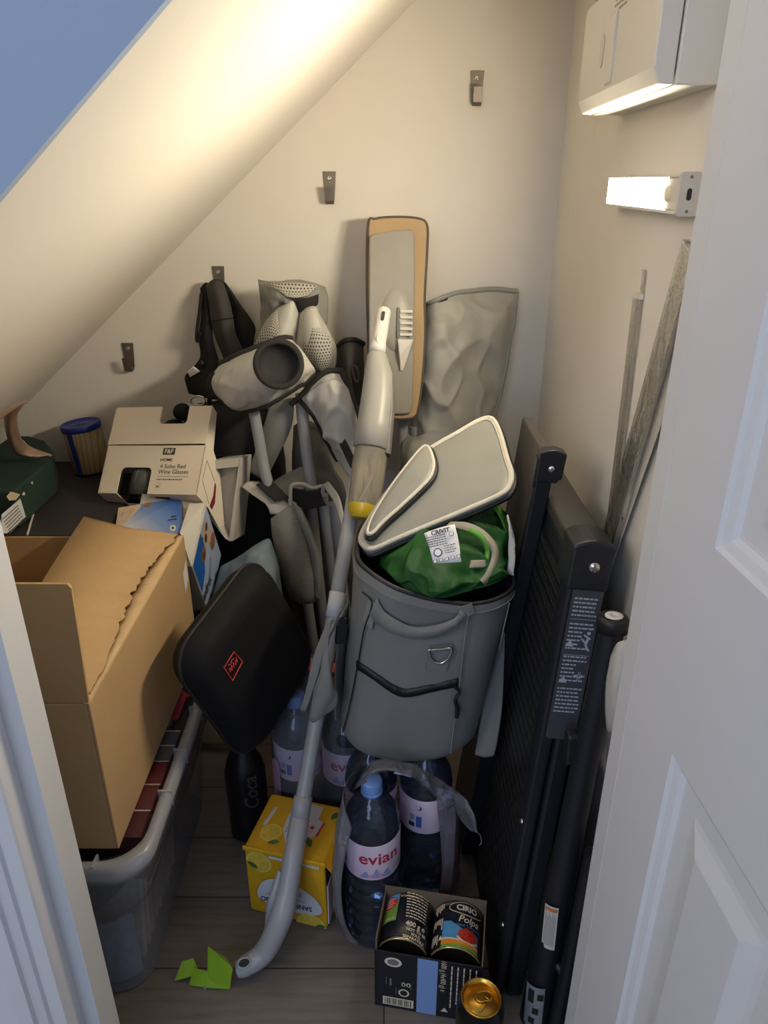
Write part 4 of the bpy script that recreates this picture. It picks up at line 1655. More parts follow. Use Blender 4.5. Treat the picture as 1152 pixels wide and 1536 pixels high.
for k in range(14):
    x = -0.062 + k * 0.0029
    b.decal(FF, [(x, -0.052), (x + (0.0016 if k % 3 else 0.0009), -0.052), (x + (0.0016 if k % 3 else 0.0009), -0.038), (x, -0.038)], 0.0006, m_blackp)
b.decal(FF, [(-0.065, -0.054), (-0.0195, -0.054), (-0.0195, -0.036), (-0.065, -0.036)], 0.0004, m_cream)
b.decal(FF, [(q[0] - 0.034, q[1] - 0.022) for q in oval(0.008, 0.0085, 22)], 0.0004, m_cream)
b.decal(FF, [(q[0] - 0.034, q[1] - 0.022) for q in oval(0.0055, 0.006, 22)], 0.0006, m_dark)
for dx in (-0.0345, -0.0275):
    b.decal(FF, [(q[0] + dx, q[1] - 0.003) for q in oval(0.003, 0.0045, 16)], 0.0004, m_cream)
    b.decal(FF, [(q[0] + dx, q[1] - 0.003) for q in oval(0.0016, 0.003, 16)], 0.0006, m_dark)
V90 = FF.turn(-90)
b.text('1600 g (4x400 g) ℮', 0.011, V90.at(-0.030, 0.022), 0.0006, m_cream, sx=0.8)
rnd = random.Random(5)
for k in range(5):
    x = 0.033 + k * 0.0085
    yy = 0.055
    while yy > -0.03 + 0.008 * (k % 3):
        l_ = rnd.uniform(0.004, 0.011)
        b.decal(FF, [(x, yy - l_), (x + 0.0018, yy - l_), (x + 0.0018, yy), (x, yy)], 0.0005, m_cream)
        yy -= l_ + 0.0015
for k, (x, y, w_) in enumerate(((-0.055, -0.002, 0.003), (-0.0605, 0.0, 0.0012), (-0.0245, -0.005, 0.0012), (-0.046, -0.020, 0.001))):
    b.decal(FF, [(x, y - 0.008), (x + w_, y - 0.008), (x + w_, y + 0.008), (x, y + 0.008)], 0.0005, m_grey)
b.text('▲', 0.012, FF.at(0.026, -0.044), 0.0006, m_cream)
b.done('printed_panel', front)


def tin(i, layer, label, printed):
    """a 400 g tin lying with its axis front to back"""
    r, ln = 0.0365, 0.0745
    cx = 0.0385 + i * 0.0745
    czz = 0.003 + r + layer * (2 * r)
    o = KF.p(cx, 0.004, czz)
    t = thing('tomato_tin', label, 'tin', o - Vector((0, 0, r)), 'tomato tins in the cardboard tray')
    ax = KF.y
    f = Fr(o, KF.x, z=ax)
    b = B(m_tinrim)
    b.lathe(f, [(0, 0.002), (r - 0.003, 0.002), (r - 0.002, 0.0), (r, 0.0008), (r, 0.004), (r - 0.001, 0.0055), (r - 0.001, ln - 0.0055), (r, ln - 0.004), (r, ln - 0.0008), (r - 0.002, ln), (r - 0.003, ln - 0.002), (0, ln - 0.002)], 44)
    b.done('can_body', t)
    b = B(m_tin)
    b.lathe(f, [(r - 0.0006, 0.006), (r - 0.0002, 0.0065), (r - 0.0002, ln - 0.0065), (r - 0.0006, ln - 0.006)], 44)
    lab = b.done('paper_label', t)
    if not printed:
        return
    cf = Fr((0, 0, 0))
    cf.x, cf.y, cf.z = KF.x, ax, Vector((0, 0, 1))
    cf.o = o + cf.y * (ln / 2) + cf.z * r
    b = B(m_cream)

    def turned(deg):
        a = math.radians(deg)
        g = Fr((0, 0, 0))
        g.z = cf.z * math.cos(a) + cf.x * math.sin(a)
        g.y = cf.y
        g.x = g.y.cross(g.z)
        g.o = o + ax * (ln / 2) + g.z * r
        return g
    if printed == 'front':
        g = turned(6)
        b.cyl_poly(g, [(q[0] + 0.008, q[1] + 0.026) for q in oval(0.027, 0.0100, 30)] , r, 0.0004, m_cream)
        b.cyl_poly(g, [(q[0] + 0.008, q[1] + 0.026) for q in oval(0.0258, 0.0088, 30)], r, 0.0007, m_tin)
        b.text('CIRIO', 0.0120, g, 0.0010, m_cream, bold=0.0004, cyl=r, pos=(0.008, 0.0258))
        b.text('Polpa', 0.0145, g, 0.0010, m_cream, cyl=r, shear=0.2, bold=0.0002, pos=(0.012, 0.0085))
        b.text('Chopped Tomatoes', 0.006, g, 0.0010, m_sky, cyl=r, pos=(0.008, -0.001))
        b.cyl_poly(g, [(-0.026, -0.027), (0.030, -0.030), (0.030, -0.0065), (0.004, -0.0065), (-0.006, -0.002), (-0.014, 0.004), (-0.026, 0.005)], r, 0.0004, m_sky)
        b.cyl_poly(g, [(-0.026, -0.031), (0.030, -0.031), (0.030, -0.0255), (-0.026, -0.021)], r, 0.0008, m_cream)
        b.cyl_poly(g, [(-0.026, -0.0315), (0.030, -0.0315), (0.030, -0.0275), (-0.026, -0.0235)], r, 0.0010, m_ora)
        b.cyl_poly(g, [(q[0] + 0.012, q[1] - 0.019) for q in oval(0.0165, 0.007, 24, 0, 0, PI, 2 * PI)], r, 0.0011, m_cream)
        b.cyl_poly(g, [(q[0] + 0.012, q[1] - 0.015) for q in oval(0.0145, 0.0095, 24)], r, 0.0012, m_tom)
        for bx_, by_, br_ in ((0.002, -0.012, 0.0042), (0.009, -0.0085, 0.0045), (0.017, -0.0085, 0.0042), (0.023, -0.0125, 0.0038), (0.007, -0.016, 0.0044), (0.0155, -0.0150, 0.0046), (0.0125, -0.0205, 0.0040), (0.020, -0.0195, 0.0036)):
            b.cyl_poly(g, oval(br_, br_ * 0.9, 14, bx_, by_), r, 0.0014, m_tom2)
            b.cyl_poly(g, oval(br_ * 0.45, br_ * 0.4, 10, bx_ - 0.001, by_ + 0.001), r, 0.0016, m_tom)
        b.cyl_poly(g, [(-0.026, -0.036), (0.030, -0.036), (0.030, -0.0315), (-0.026, -0.029)], r, 0.0008, m_green)
        b.done('label_picture', lab)
        b = B(m_cream)
        g2_ = turned(-50)
        rn = random.Random(21)
        for k in range(7):
            xx = -0.011 + 0.003 * k
            for seg_ in range(3 if k < 5 else 2):
                y1_ = 0.034 - seg_ * 0.024
                l_ = rn.uniform(0.008, 0.018)
                b.cyl_poly(g2_, [(xx, y1_ - l_), (xx + 0.0016, y1_ - l_), (xx + 0.0016, y1_), (xx, y1_)], r, 0.0005, m_cream)
        b.cyl_poly(g2_, [(0.004, -0.024), (0.011, -0.024), (0.0075, -0.017)], r, 0.0006, m_cream)
    else:
        g = turned(-42)
        b.cyl_poly(g, [(-0.018, 0.010), (0.012, 0.010), (0.012, 0.036), (-0.018, 0.036)], r, 0.0004, m_sky)
        b.cyl_poly(g, [(-0.018, -0.008), (0.012, -0.008), (0.012, 0.022), (-0.018, 0.020)], r, 0.0006, m_green)
        b.cyl_poly(g, [(q[0] - 0.002, q[1] + 0.022) for q in oval(0.0125, 0.010, 26)], r, 0.0009, m_star)
        b.text('GRANDE', 0.0055, g, 0.0010, m_cream, cyl=r, pos=(-0.002, -0.004))
        for k in range(4):
            b.cyl_poly(g, [(-0.010, 0.0275 - k * 0.004), (0.006 - 0.002 * (k % 2), 0.0275 - k * 0.004), (0.006 - 0.002 * (k % 2), 0.0288 - k * 0.004), (-0.010, 0.0288 - k * 0.004)], r, 0.0011, m_cream)
        b.done('label_picture', lab)
        b = B(m_cream)
        g = turned(22)
        rn = random.Random(9)
        for k in range(9):
            y1_ = 0.036 - k * 0.0047
            xx = -0.018 + 0.0004 * k
            while xx < 0.016:
                l_ = rn.uniform(0.003, 0.008)
                b.cyl_poly(g, [(xx, y1_), (min(xx + l_, 0.017), y1_), (min(xx + l_, 0.017), y1_ + 0.0019), (xx, y1_ + 0.0019)], r, 0.0005, m_cream)
                xx += l_ + 0.0012
        b.text('400 g ℮', 0.010, g, 0.0007, m_cream, cyl=r, bold=0.0003, pos=(0.002, -0.012))
        b.text('NOT TO BE', 0.0060, g, 0.0007, m_cream, cyl=r, bold=0.0002, pos=(0.004, -0.0205))
        b.text('SOLD', 0.0060, g, 0.0007, m_cream, cyl=r, bold=0.0002, pos=(0.004, -0.0265))
        b.text('SEPARATELY', 0.0060, g, 0.0007, m_cream, cyl=r, bold=0.0002, pos=(0.002, -0.0325))
    b.done('label_print', lab)


tin(0, 1, 'left tomato tin lying in the top of the tray, columns of white small print', 'back')
tin(1, 1, 'right tomato tin in the top of the tray, showing red chopped tomatoes', 'front')
tin(0, 0, 'tomato tin at the bottom left of the tray, under the small-print tin', None)
tin(1, 0, 'tomato tin at the bottom right of the tray, under the red tomato picture tin', None)

# ================================================================== black drink can with a gold lid
m_gold = mat('gold_lid', (214, 166, 70), 0.28, 1.0, var=0.05)
m_can = mat('black_can', (20, 20, 22), 0.3, 0.4, var=0.05)
c = at(722, 1493, 0.632)
o = Vector((c.x, 0.632, 0.001))
t = thing('drinks_can', 'black drinks can with a gold lid on the floor beside the tin tray', 'can', o)
f = Fr(o)
b = B(m_can)
b.lathe(f, [(0, 0.003), (0.022, 0.003), (0.0255, 0.0), (0.031, 0.008), (0.0325, 0.013), (0.0325, 0.096), (0.0315, 0.101), (0.0272, 0.1125), (0.0268, 0.1145)], 44)
cb = b.done('can_body', t)
b = B(m_gold)
b.lathe(f, [(0.0262, 0.112), (0.0272, 0.1135), (0.0274, 0.1155), (0.0264, 0.1165), (0.0252, 0.116), (0.0238, 0.1105), (0.0225, 0.110), (0.0215, 0.1122), (0.0, 0.1122)], 44)
lid = b.done('lid', t, label='gold lid')
lf = Fr(o + Vector((0, 0, 0.1122)), (0.97, 0.22, 0), z=(0, 0, 1))
b = B(m_gold)
for pts, rr in (([(x, y, 0.0004) for x, y in [(q[0] * 1.0 - 0.002, q[1] - 0.001) for q in ((-0.014, 0.008), (-0.004, 0.011), (0.012, 0.0095), (0.017, 0.004), (0.016, -0.003), (0.008, -0.006), (-0.004, -0.0155), (-0.012, -0.013), (-0.0165, -0.004))]], 0.0007),):
    b.tube([lf.p(*q) for q in crom(pts, 40, True)], rr, 8, closed=True)
b.done('lid_panel_ridge', lid)
b = B(m_gold)
outer = [Vector((q[0] + 0.0045, q[1] + 0.001, 0)) for q in rrect(0.0215, 0.0128, 0.006, 8)]
b.tube([lf.p(q.x, q.y, 0.0026) for q in outer], 0.00125, 10, closed=True)
b.prism(lf.at(0.0005, 0.001), oval(0.0048, 0.0048, 22), 0.0004, 0.0030)
b.tube([lf.p(q[0] + 0.0105, q[1] + 0.001, 0.0027) for q in oval(0.0042, 0.005, 22)], 0.0009, 8, closed=True)
b.done('ring_pull', lid)
b = B(m_gold)
b.tube([lf.p(q[0], q[1], 0.0006) for q in crom([(-0.006, 0.004, 0), (-0.009, 0.0, 0), (-0.007, -0.004, 0), (-0.003, -0.005, 0)], 14)], 0.0006, 6)
b.done('score_line', lid)
b = B(m_gold)
sf = Fr((0, 0, 0))
sf.z, sf.y = Vector((0.05, -1, 0)).normalized(), Vector((0, 0, 1))
sf.x = sf.y.cross(sf.z)
sf.o = o + sf.z * 0.0325 + Vector((0, 0, 0.088))
for k in range(9):
    a = -1.0 + k * 0.24
    b.cyl_decal(sf, a, a + 0.14, 0.0, 0.0025, 0.0325, 0.0003, n=2)
b.done('printed_line', cb)

# ================================================================== lime green wrapper on the floor
m_lime = mat('lime_foil', (150, 190, 42), 0.35, var=0.08, vscale=25)
m_foil = mat('silver_inside', (190, 190, 190), 0.3, 0.6, var=0.05)
b = B(m_lime)


def shard(*p):
    w_ = [at(*q) for q in p]
    for q in w_:
        q.z = max(q.z, 0.003)
    b.add(w_, [(0, 1, 2)] if len(w_) == 3 else [(0, 1, 2), (0, 2, 3)])


shard((312, 1420, .735), (316, 1470, .722), (345, 1488, .716), (349, 1453, .722))
shard((312, 1420, .735), (349, 1453, .722), (338, 1436, .742))
shard((316, 1470, .722), (312, 1420, .735), (311, 1462, .725))
shard((285, 1484, .722), (290, 1452, .735), (311, 1456, .728), (312, 1490, .718))
shard((312, 1490, .718), (311, 1456, .728), (345, 1488, .716))
shard((262, 1473, .728), (273, 1442, .742), (290, 1437, .744), (291, 1463, .730))
shard((291, 1463, .730), (290, 1437, .744), (296, 1452, .738))
b.add([at(303, 1487, .7175), at(313, 1497, .714), at(308, 1478, .719)], [(0, 1, 2)], m_foil)
tag(b.done('foil_wrapper', solid=0.0008, soff=0.0, loc=(at(311, 1470, .725).x, .725, 0.002)), 'crumpled lime green wrapper on the floor at the mop grip', 'wrapper')

# ================================================================== black bottle under the case
m_cola = mat('black_bottle', (24, 24, 27), 0.35, var=0.05)
m_script = mat('pale_script', (84, 77, 72), 0.5, var=0.05)
o = Vector((-0.252, 1.018, 0.001))
t = thing('cola_bottle', 'dark cola bottle with pale script standing beneath the black case', 'bottle', o)
b = B(m_cola)
b.lathe(Fr(o), [(0, 0.002), (0.03, 0.0), (0.0365, 0.008), (0.0365, 0.05), (0.035, 0.06), (0.0365, 0.07), (0.0365, 0.15), (0.030, 0.175), (0.016, 0.20), (0.013, 0.21), (0, 0.21)], 36)
cbody = b.done('body', t)
b = B(m_black)
b.lathe(Fr(o), [(0.0145, 0.205), (0.015, 0.207), (0.015, 0.222), (0.0135, 0.224), (0, 0.224)], 28)
b.done('cap', t)
sf = Fr((0, 0, 0))
sf.z, sf.y = Vector((0.45, -0.9, 0)).normalized(), Vector((0, 0, 1))
sf.x = sf.y.cross(sf.z)
sf.o = o + sf.z * 0.0365 + Vector((0, 0, 0.122))
# script runs up the bottle
b = B(m_script)
vs, fs = text_mesh('Coca', 0.036, 0.0006, 'CENTER', 0.35)
out = []
for x, y, z in vs:
    a = -y / 0.0365
    out.append(sf.p(math.sin(a) * 0.0371, x, 0.0371 * math.cos(a) - 0.0365))
b.add(out, fs)
b.done('label_print', cbody)
# ================================================================== grey cooler bag
m_bag = fabric('bag_grey', (118, 119, 118), 0.55, coarse=0.15, spec=0.4)
m_bagw = fabric('bag_webbing', (132, 132, 129), 0.7, weave=2600, coarse=0.35)
m_lidf = fabric('lid_fabric', (132, 132, 125), 0.42, coarse=0.10, spec=0.5)
m_pipe = fabric('pale_piping', (208, 202, 186), 0.6, coarse=0.4)
m_zip = mat('black_zip', (22, 22, 25), 0.5, var=0.2, vscale=500)
m_lining = fabric('pale_lining', (196, 196, 192), 0.45, coarse=0.5)
m_darkin = mat('dark_lining', (36, 38, 42), 0.7, var=0.06)
BC0, BC1 = Vector((0.037, 0.932, 0.328)), Vector((0.074, 0.940, 0.618))
t = thing('cooler_bag', 'grey cooler bag with its lid folded open, standing on the water bottles', 'bag', (0.04, 0.962, 0.33))


def bag_r(a, wx, wy):
    """rounded-D cross-section with a soft ridge at the front"""
    e = 2.0 / 2.9
    c_, s_ = math.cos(a), math.sin(a)
    x = wx * math.copysign(abs(c_) ** e, c_)
    y = wy * math.copysign(abs(s_) ** e, s_)
    return x, y


NB = 72


def bag_ring(h, grow=0.0, top=False):
    c = BC0.lerp(BC1, h)
    wx = 0.1075 + 0.0070 * h + grow
    wy = 0.088 + 0.003 * h + grow
    if h < 0.04:
        wx -= 0.006 * (1 - h / 0.04)
        wy -= 0.006 * (1 - h / 0.04)
    out = []
    for k in range(NB):
        a = 2 * PI * k / NB
        x, y = bag_r(a, wx, wy)
        z = c.z
        if y < 0:
            z -= 0.016 * h * h * max(0.0, 1 - (x - 0.01) ** 2 / 0.012) * (-y / wy)
            if h < 0.5:
                z += 0.016 * (0.5 - h) * 2 * min(1.0, (x / wx) ** 2) - 0.004 * (0.5 - h)
        z -= 0.020 * h * x / wx
        if y > 0:
            z += 0.03 * h * y / wy
        q = Vector((c.x + x, c.y + y, z))
        w = 0.0022 * noise.noise(Vector((q.x * 22, q.y * 22, q.z * 16 + 3))) + 0.003 * noise.noise(Vector((q.x * 9, q.y * 9, q.z * 7 + 9))) * h
        d = Vector((x, y, 0)).normalized()
        # soft tuck below the rim at the front
        if y < 0 and 0.72 < h < 0.97:
            w -= 0.006 * math.sin(PI * (h - 0.72) / 0.25) * max(0, 1 - (x / 0.075) ** 2)
        out.append(q + d * w)
    return out


hs_ = [0.0, 0.012, 0.04, 0.1, 0.18, 0.26, 0.34, 0.42, 0.5, 0.58, 0.66, 0.72, 0.77, 0.82, 0.86, 0.9, 0.94, 0.97, 1.0]
b = B(m_bag)
b.loft([bag_ring(h) for h in hs_], cap0=True, cap1=False)
body = b.done('body', t, solid=0.0)
b = B(m_darkin)
inner = [[p + Vector((0, 0, 0)) for p in bag_ring(h, -0.006)] for h in (1.0, 0.9, 0.75, 0.6)]
b.loft(inner, cap0=False, cap1=True)
b.done('lining', t, label='dark lining')
top = bag_ring(1.0)
b = B(m_bagw)
b.loft([[p for p in bag_ring(0.955, 0.0012)], [p + Vector((0, 0, 0.001)) for p in bag_ring(1.0, 0.0012)]], cap0=False, cap1=False)
b.tube([p + Vector((0, 0, 0.0005)) for p in bag_ring(0.955, 0.0012)], 0.0013, 6, closed=True)
b.done('rim_binding', t)
b = B(m_zip)
b.tube([p + Vector((0, 0, 0.002)) for p in bag_ring(1.0, -0.002)], 0.0038, 8, closed=True)
b.done('rim_zip', t, label='black zip round the rim')


def bag_pt(px, py, off=0.0):
    """point on the front of the bag seen at (px, py)"""
    r = ray(px, py)
    o = Vector((0, 0, CAM_H))
    best = None
    for k in range(200):
        y = 0.78 + k * 0.0015
        q = o + r * (y / r.y)
        h = max(0.0, min(1.0, (q.z - BC0.z) / (BC1.z - BC0.z)))
        c = BC0.lerp(BC1, h)
        wx = 0.1075 + 0.0070 * h + off
        wy = 0.088 + 0.003 * h + off
        x, yy = q.x - c.x, q.y - c.y
        v = (abs(x) / wx) ** 2.9 + (abs(yy) / wy) ** 2.9
        if v <= 1.0 or y > c.y:
            return q
    return q


def on_bag(pts, n, off):
    """smooth line of measured points laid on the bag"""
    P2 = crom([(p[0], p[1], 0) for p in pts], n)
    return [bag_pt(p.x, p.y, off) for p in P2]


def ribbon(bb, pa, pb, m=None):
    n = len(pa)
    bb.add(pa + pb, [(i, i + 1, n + i + 1, n + i) for i in range(n - 1)], m, True)
    return bb


# front pocket zip: a shallow V
b = B(m_zip)
pa = on_bag([(534, 991), (560, 1008), (590, 1028), (612, 1034), (650, 1027), (687, 1018)], 40, 0.0035)
pb = on_bag([(534, 1003), (560, 1020), (590, 1041), (612, 1046), (650, 1038), (688, 1030)], 40, 0.0035)
ribbon(b, pa, pb)
zp = b.done('front_zip', t, solid=0.002, soff=1.0, label='black V-shaped front pocket zip')
b = B(m_zip)
pull = [bag_pt(682, 1030, 0.006), bag_pt(689, 1038, 0.007), bag_pt(683, 1050, 0.008), bag_pt(686, 1062, 0.008), bag_pt(685, 1076, 0.008)]
b.tube(pull, [0.003, 0.002, 0.0025, 0.0035, 0.003], 8, n=16)
b.done('zip_pull', zp)
# webbing grab handle across the front
b = B(m_bagw)
pa = on_bag([(566, 897), (575, 915), (592, 928), (620, 940), (655, 937), (682, 927), (690, 915)], 40, 0.0045)
pb = on_bag([(554, 922), (568, 938), (588, 950), (620, 958), (655, 955), (684, 940), (700, 924)], 40, 0.006)
ribbon(b, pa, pb)
b.done('grab_handle', t, solid=0.0018, soff=0.0)
for pl in (((566, 905), (552, 900), (545, 930), (558, 945)), ((686, 912), (708, 905), (712, 918), (696, 930))):
    b = B(m_bagw)
    b.add([bag_pt(p[0], p[1], 0.004) for p in pl], [(0, 1, 2, 3)])
    b.done('handle_anchor', t, solid=0.0015, soff=0.0)
# D-ring patch
b = B(m_bag)
pt_ = [(646, 970), (679, 967), (677, 983), (669, 1007), (653, 1003), (638, 1006)]
b.add([bag_pt(p[0], p[1], 0.0035) for p in pt_], [tuple(range(6))])
b.done('ring_patch', t, solid=0.0015, soff=0.0)
b = B(m_chrome)
b.tube([bag_pt(p[0], p[1], 0.008) for p in ((643, 976), (648, 990), (660, 995), (672, 988), (677, 973), (660, 974), (648, 975))], 0.0016, 8, n=36, closed=True)
b.done('d_ring', t, label='chrome D-ring')
# seams
for pts in (((543, 888), (558, 905), (546, 945), (536, 1000), (524, 1060), (514, 1098)), ((764, 905), (752, 960), (737, 1050), (722, 1110), (716, 1130)), ((706, 905), (697, 960), (690, 1020), (682, 1080), (676, 1130))):
    b = B(m_zip if pts[0][0] < 600 else m_bagw)
    b.tube(on_bag(list(pts), 26, 0.0040), 0.0011, 6)
    b.done('seam', t)
YOFF = -0.03
# the side strap at the right, hanging clear of the body
b = B(m_bagw)
b.net([[(742, 950, .97), (750, 945, .965), (757, 950, .96)], [(733, 1000, .95), (744, 1000, .944), (756, 1002, .94)], [(724, 1060, .935), (738, 1060, .930), (753, 1062, .928)],
       [(716, 1110, .925), (731, 1111, .920), (746, 1112, .918)], [(712, 1132, .92), (727, 1136, .915), (741, 1134, .914)]], 10, 24, wr=0.002)
b.done('side_strap', t, solid=0.0025, label='grey strap hanging down the right side')
YOFF = -0.01
# folded shoulder strap and side pocket at the left, in front of the mop pole
b = B(m_bagw)
b.net([[(520, 905, .93), (510, 925, .90), (500, 945, .89)], [(500, 935, .885), (493, 960, .878), (486, 985, .88)], [(486, 975, .872), (494, 1000, .868), (492, 1020, .875)],
       [(478, 1020, .868), (494, 1035, .862), (507, 1040, .872)], [(468, 1060, .868), (480, 1072, .864), (503, 1062, .872)], [(463, 1078, .870), (470, 1084, .868), (482, 1075, .872)]], 12, 28, wr=0.004, wscale=24)
b.done('shoulder_strap', t, solid=0.0025, label='folded grey shoulder strap at the left')
b = B(m_bagw)
b.net([[(487, 940, .895), (497, 930, .892)], [(470, 985, .885), (486, 975, .88)], [(460, 1030, .878), (472, 1028, .874)], [(450, 1066, .875), (458, 1068, .872)]], 6, 20, wr=0.002)
b.done('shoulder_strap', t, solid=0.0045, label='strap end hanging left of the mop pole')
b = B(m_bag)
b.net([[(524, 900, .955), (520, 912, .935), (510, 930, .92)], [(522, 960, .95), (516, 980, .93), (505, 990, .915)], [(521, 1020, .945), (513, 1040, .925), (503, 1050, .91)], [(520, 1080, .94), (512, 1085, .925), (504, 1080, .915)]], 8, 18, wr=0.003)
b.done('side_pocket', t, solid=0.002)
b = B(m_black)
kb = Fr(at(512, 950, .895), (0.3, -0.9, 0), z=(0.1, 0.1, 1))
b.box(kb, (-0.004, 0.004), (-0.008, 0.008), (-0.016, 0.016))
b.box(kb.at(0, 0, 0.02), (-0.003, 0.003), (-0.006, 0.006), (-0.008, 0.006))
b.done('strap_buckle', t, bevel=0.0015, label='black strap buckle')

YOFF = -0.06
# the lid: thick padded flap with pale piping and a zipped pocket
LL, LR, TR = at(545, 826, 0.93), at(768, 742, 0.945), at(740, 629, 1.085)
ln_ = (LR - LL).cross(TR - LL).normalized()
if ln_.y > 0:
    ln_ = -ln_
lid_px = [(545, 824), (539, 812), (548, 790), (572, 752), (600, 718), (640, 678), (690, 648), (722, 630), (740, 628), (752, 648), (764, 690), (771, 712), (768, 730), (754, 744), (700, 768), (640, 793), (590, 814), (558, 828)]
lidc = [onplane(p.x, p.y, LL, ln_) for p in crom([(q[0], q[1], 0) for q in lid_px], 80, True)]
b = B(m_lidf)
cen = sum(lidc, Vector()) / len(lidc)
rings = []
for sc_, up_ in ((1.0, -0.012), (1.0, 0.0), (0.97, 0.003), (0.85, 0.006), (0.6, 0.008), (0.3, 0.009)):
    rings.append([cen + (p - cen) * sc_ + ln_ * up_ for p in lidc])
b.loft(rings)
lid = b.done('lid', t, label='pale grey padded lid')
b = B(m_pipe)
b.tube([cen + (p - cen) * 0.975 + ln_ * 0.0035 for p in lidc], 0.0038, 8, closed=True)
b.tube([cen + (p - cen) * 0.945 + ln_ * 0.0045 for p in lidc], 0.0016, 8, closed=True)
b.done('lid_piping', lid, label='cream piping')
b = B(m_zip)
b.tube([cen + (p - cen) * 1.0 - ln_ * 0.008 for p in lidc], 0.0042, 8, closed=True)
b.done('lid_zip', lid)
pk_px = [(550, 800), (556, 780), (572, 752), (592, 722), (615, 692), (634, 670), (643, 670), (649, 684), (651, 698), (646, 714), (630, 732), (600, 760), (575, 782), (558, 800)]
pkc = [onplane(p.x, p.y, LL + ln_ * 0.022, ln_) for p in crom([(q[0], q[1], 0) for q in pk_px], 60, True)]
pc_ = sum(pkc, Vector()) / len(pkc)
b = B(m_lidf)
rings = []
for sc_, up_ in ((1.0, -0.020), (1.0, -0.002), (0.96, 0.001), (0.8, 0.0035), (0.45, 0.005)):
    rings.append([pc_ + (p - pc_) * sc_ + ln_ * up_ for p in pkc])
b.loft(rings)
pk = b.done('lid_pocket', lid, label='raised zipped pocket on the lid')
b = B(m_pipe)
b.tube([pc_ + (p - pc_) * 0.98 - ln_ * 0.0005 for p in pkc], 0.0030, 8, closed=True)
b.done('pocket_piping', lid)
b = B(m_zip)
b.tube([pc_ + (p - pc_) * 1.01 - ln_ * 0.008 for p in pkc], 0.0045, 8, closed=True)
b.done('pocket_zip', lid)
# pale inner seam showing at the right of the rim
b = B(m_lining)
b.net([[(762, 772, 1.0), (768, 790, .995), (772, 805, .985)], [(763, 800, .985), (769, 815, .975), (773, 830, .97)], [(763, 835, .97), (769, 845, .965), (772, 852, .96)], [(759, 860, .965), (765, 862, .96), (770, 864, .955)]], 8, 18, wr=0.004, wscale=40)
b.done('inner_seam', t, solid=0.003, label='cream folded lining at the right of the rim')

# ---- the green bag stuffed inside
m_gr = fabric('green_nylon', (34, 86, 36), 0.5, coarse=0.6, spec=0.4)
m_grl = fabric('light_green_trim', (96, 160, 62), 0.45, coarse=0.4)
m_grw = fabric('grey_white_tape', (146, 142, 130), 0.6, coarse=0.3)
t = thing('nylon_bag', 'green nylon bag with a white care label, stuffed inside the grey cooler bag', 'bag', (0.08, 1.0, 0.56))
b = B(m_gr)
rows = [[(560, 848, 1.03), (585, 805, 1.05), (640, 784, 1.08), (700, 765, 1.10), (740, 752, 1.10), (762, 775, 1.085)],
        [(570, 850, .99), (610, 822, .985), (655, 812, .99), (705, 798, 1.0), (742, 788, 1.03), (766, 805, 1.05)],
        [(585, 862, .95), (625, 842, .945), (665, 842, .935), (710, 835, .95), (745, 828, .975), (767, 835, 1.01)],
        [(602, 878, .94), (635, 868, .93), (670, 870, .92), (712, 868, .925), (745, 860, .945), (764, 858, .975)],
        [(615, 896, .925), (640, 898, .92), (672, 896, .915), (710, 885, .92), (742, 876, .93), (758, 868, .95)]]
b.net(rows, 80, 80, wr=0.012, wscale=17, seed=2.0, crease=0.011, cscale=16)
b.done('bag_body', t, solid=0.004)
b = B(m_grw)
b.net([[(676, 782, .995), (672, 786, .99), (669, 790, .988)], [(702, 784, .985), (698, 789, .978), (694, 794, .975)], [(727, 796, .975), (722, 802, .968), (718, 806, .966)],
       [(746, 818, .965), (742, 822, .955), (736, 824, .955)], [(748, 842, .955), (742, 842, .945), (736, 840, .945)], [(738, 864, .93), (734, 862, .925), (729, 858, .925)], [(728, 878, .92), (724, 874, .915), (720, 870, .918)]], 6, 36, bulge=0.002)
b.done('pale_tape', t, label='grey-white tape edging')
b = B(m_grl)
b.net([[(733, 748, 1.06), (748, 752, 1.07)], [(748, 772, 1.05), (758, 775, 1.06)], [(758, 800, 1.03), (767, 800, 1.04)], [(757, 822, 1.02), (764, 820, 1.03)]], 6, 16, wr=0.003)
b.done('light_green_binding', t, solid=0.002, label='lighter green binding')
b = B(m_grl)
b.tube(crom([at(705, 795, .915), at(722, 806, .905), at(732, 825, .90), at(728, 845, .89)], 20), 0.0045, 8)
b.done('light_green_binding', t, label='lighter green binding')
b = B(m_grw)
b.net([[(706, 840, .94), (728, 840, .94)], [(704, 852, .93), (729, 851, .935)]], 6, 4)
b.done('pale_tape', t, solid=0.002)
b = B(m_whitep)
b.net([[(636, 800, .93), (658, 792, .93), (682, 786, .93)], [(644, 822, .915), (664, 818, .915), (688, 812, .915)], [(650, 845, .90), (670, 844, .90), (692, 843, .90)]], 8, 8)
tagm = b.done('care_label', t, solid=0.0008, label='white printed care label')
g = b.grid
o = g[4][4]
lx = (g[4][8] - g[4][0]).normalized()
ly = (g[0][4] - g[8][4]).normalized()
lf = Fr(o, lx, y=ly)
lh = (g[0][4] - g[8][4]).length
b = B(m_navy)
b.text('CRIVIT', 0.0082, lf.at(0.001, lh * 0.38), 0.0032, m_navy, bold=0.0003)
rnd = random.Random(4)
for k in range(9):
    y = lh * 0.27 - k * 0.0031
    x = -0.019
    lim = 0.006 if k < 5 else 0.018
    if k in (5, 6, 7, 8):
        x = 0.001
        lim = 0.014
    while x < lim:
        l_ = rnd.uniform(0.0015, 0.004)
        b.decal(lf, [(x, y), (x + l_, y), (x + l_, y + 0.0011), (x, y + 0.0011)], 0.0032)
        x += l_ + 0.0008
b.decal(lf, [(q[0] - 0.008, q[1] - 0.0085) for q in oval(0.0058, 0.0058, 22)], 0.0032)
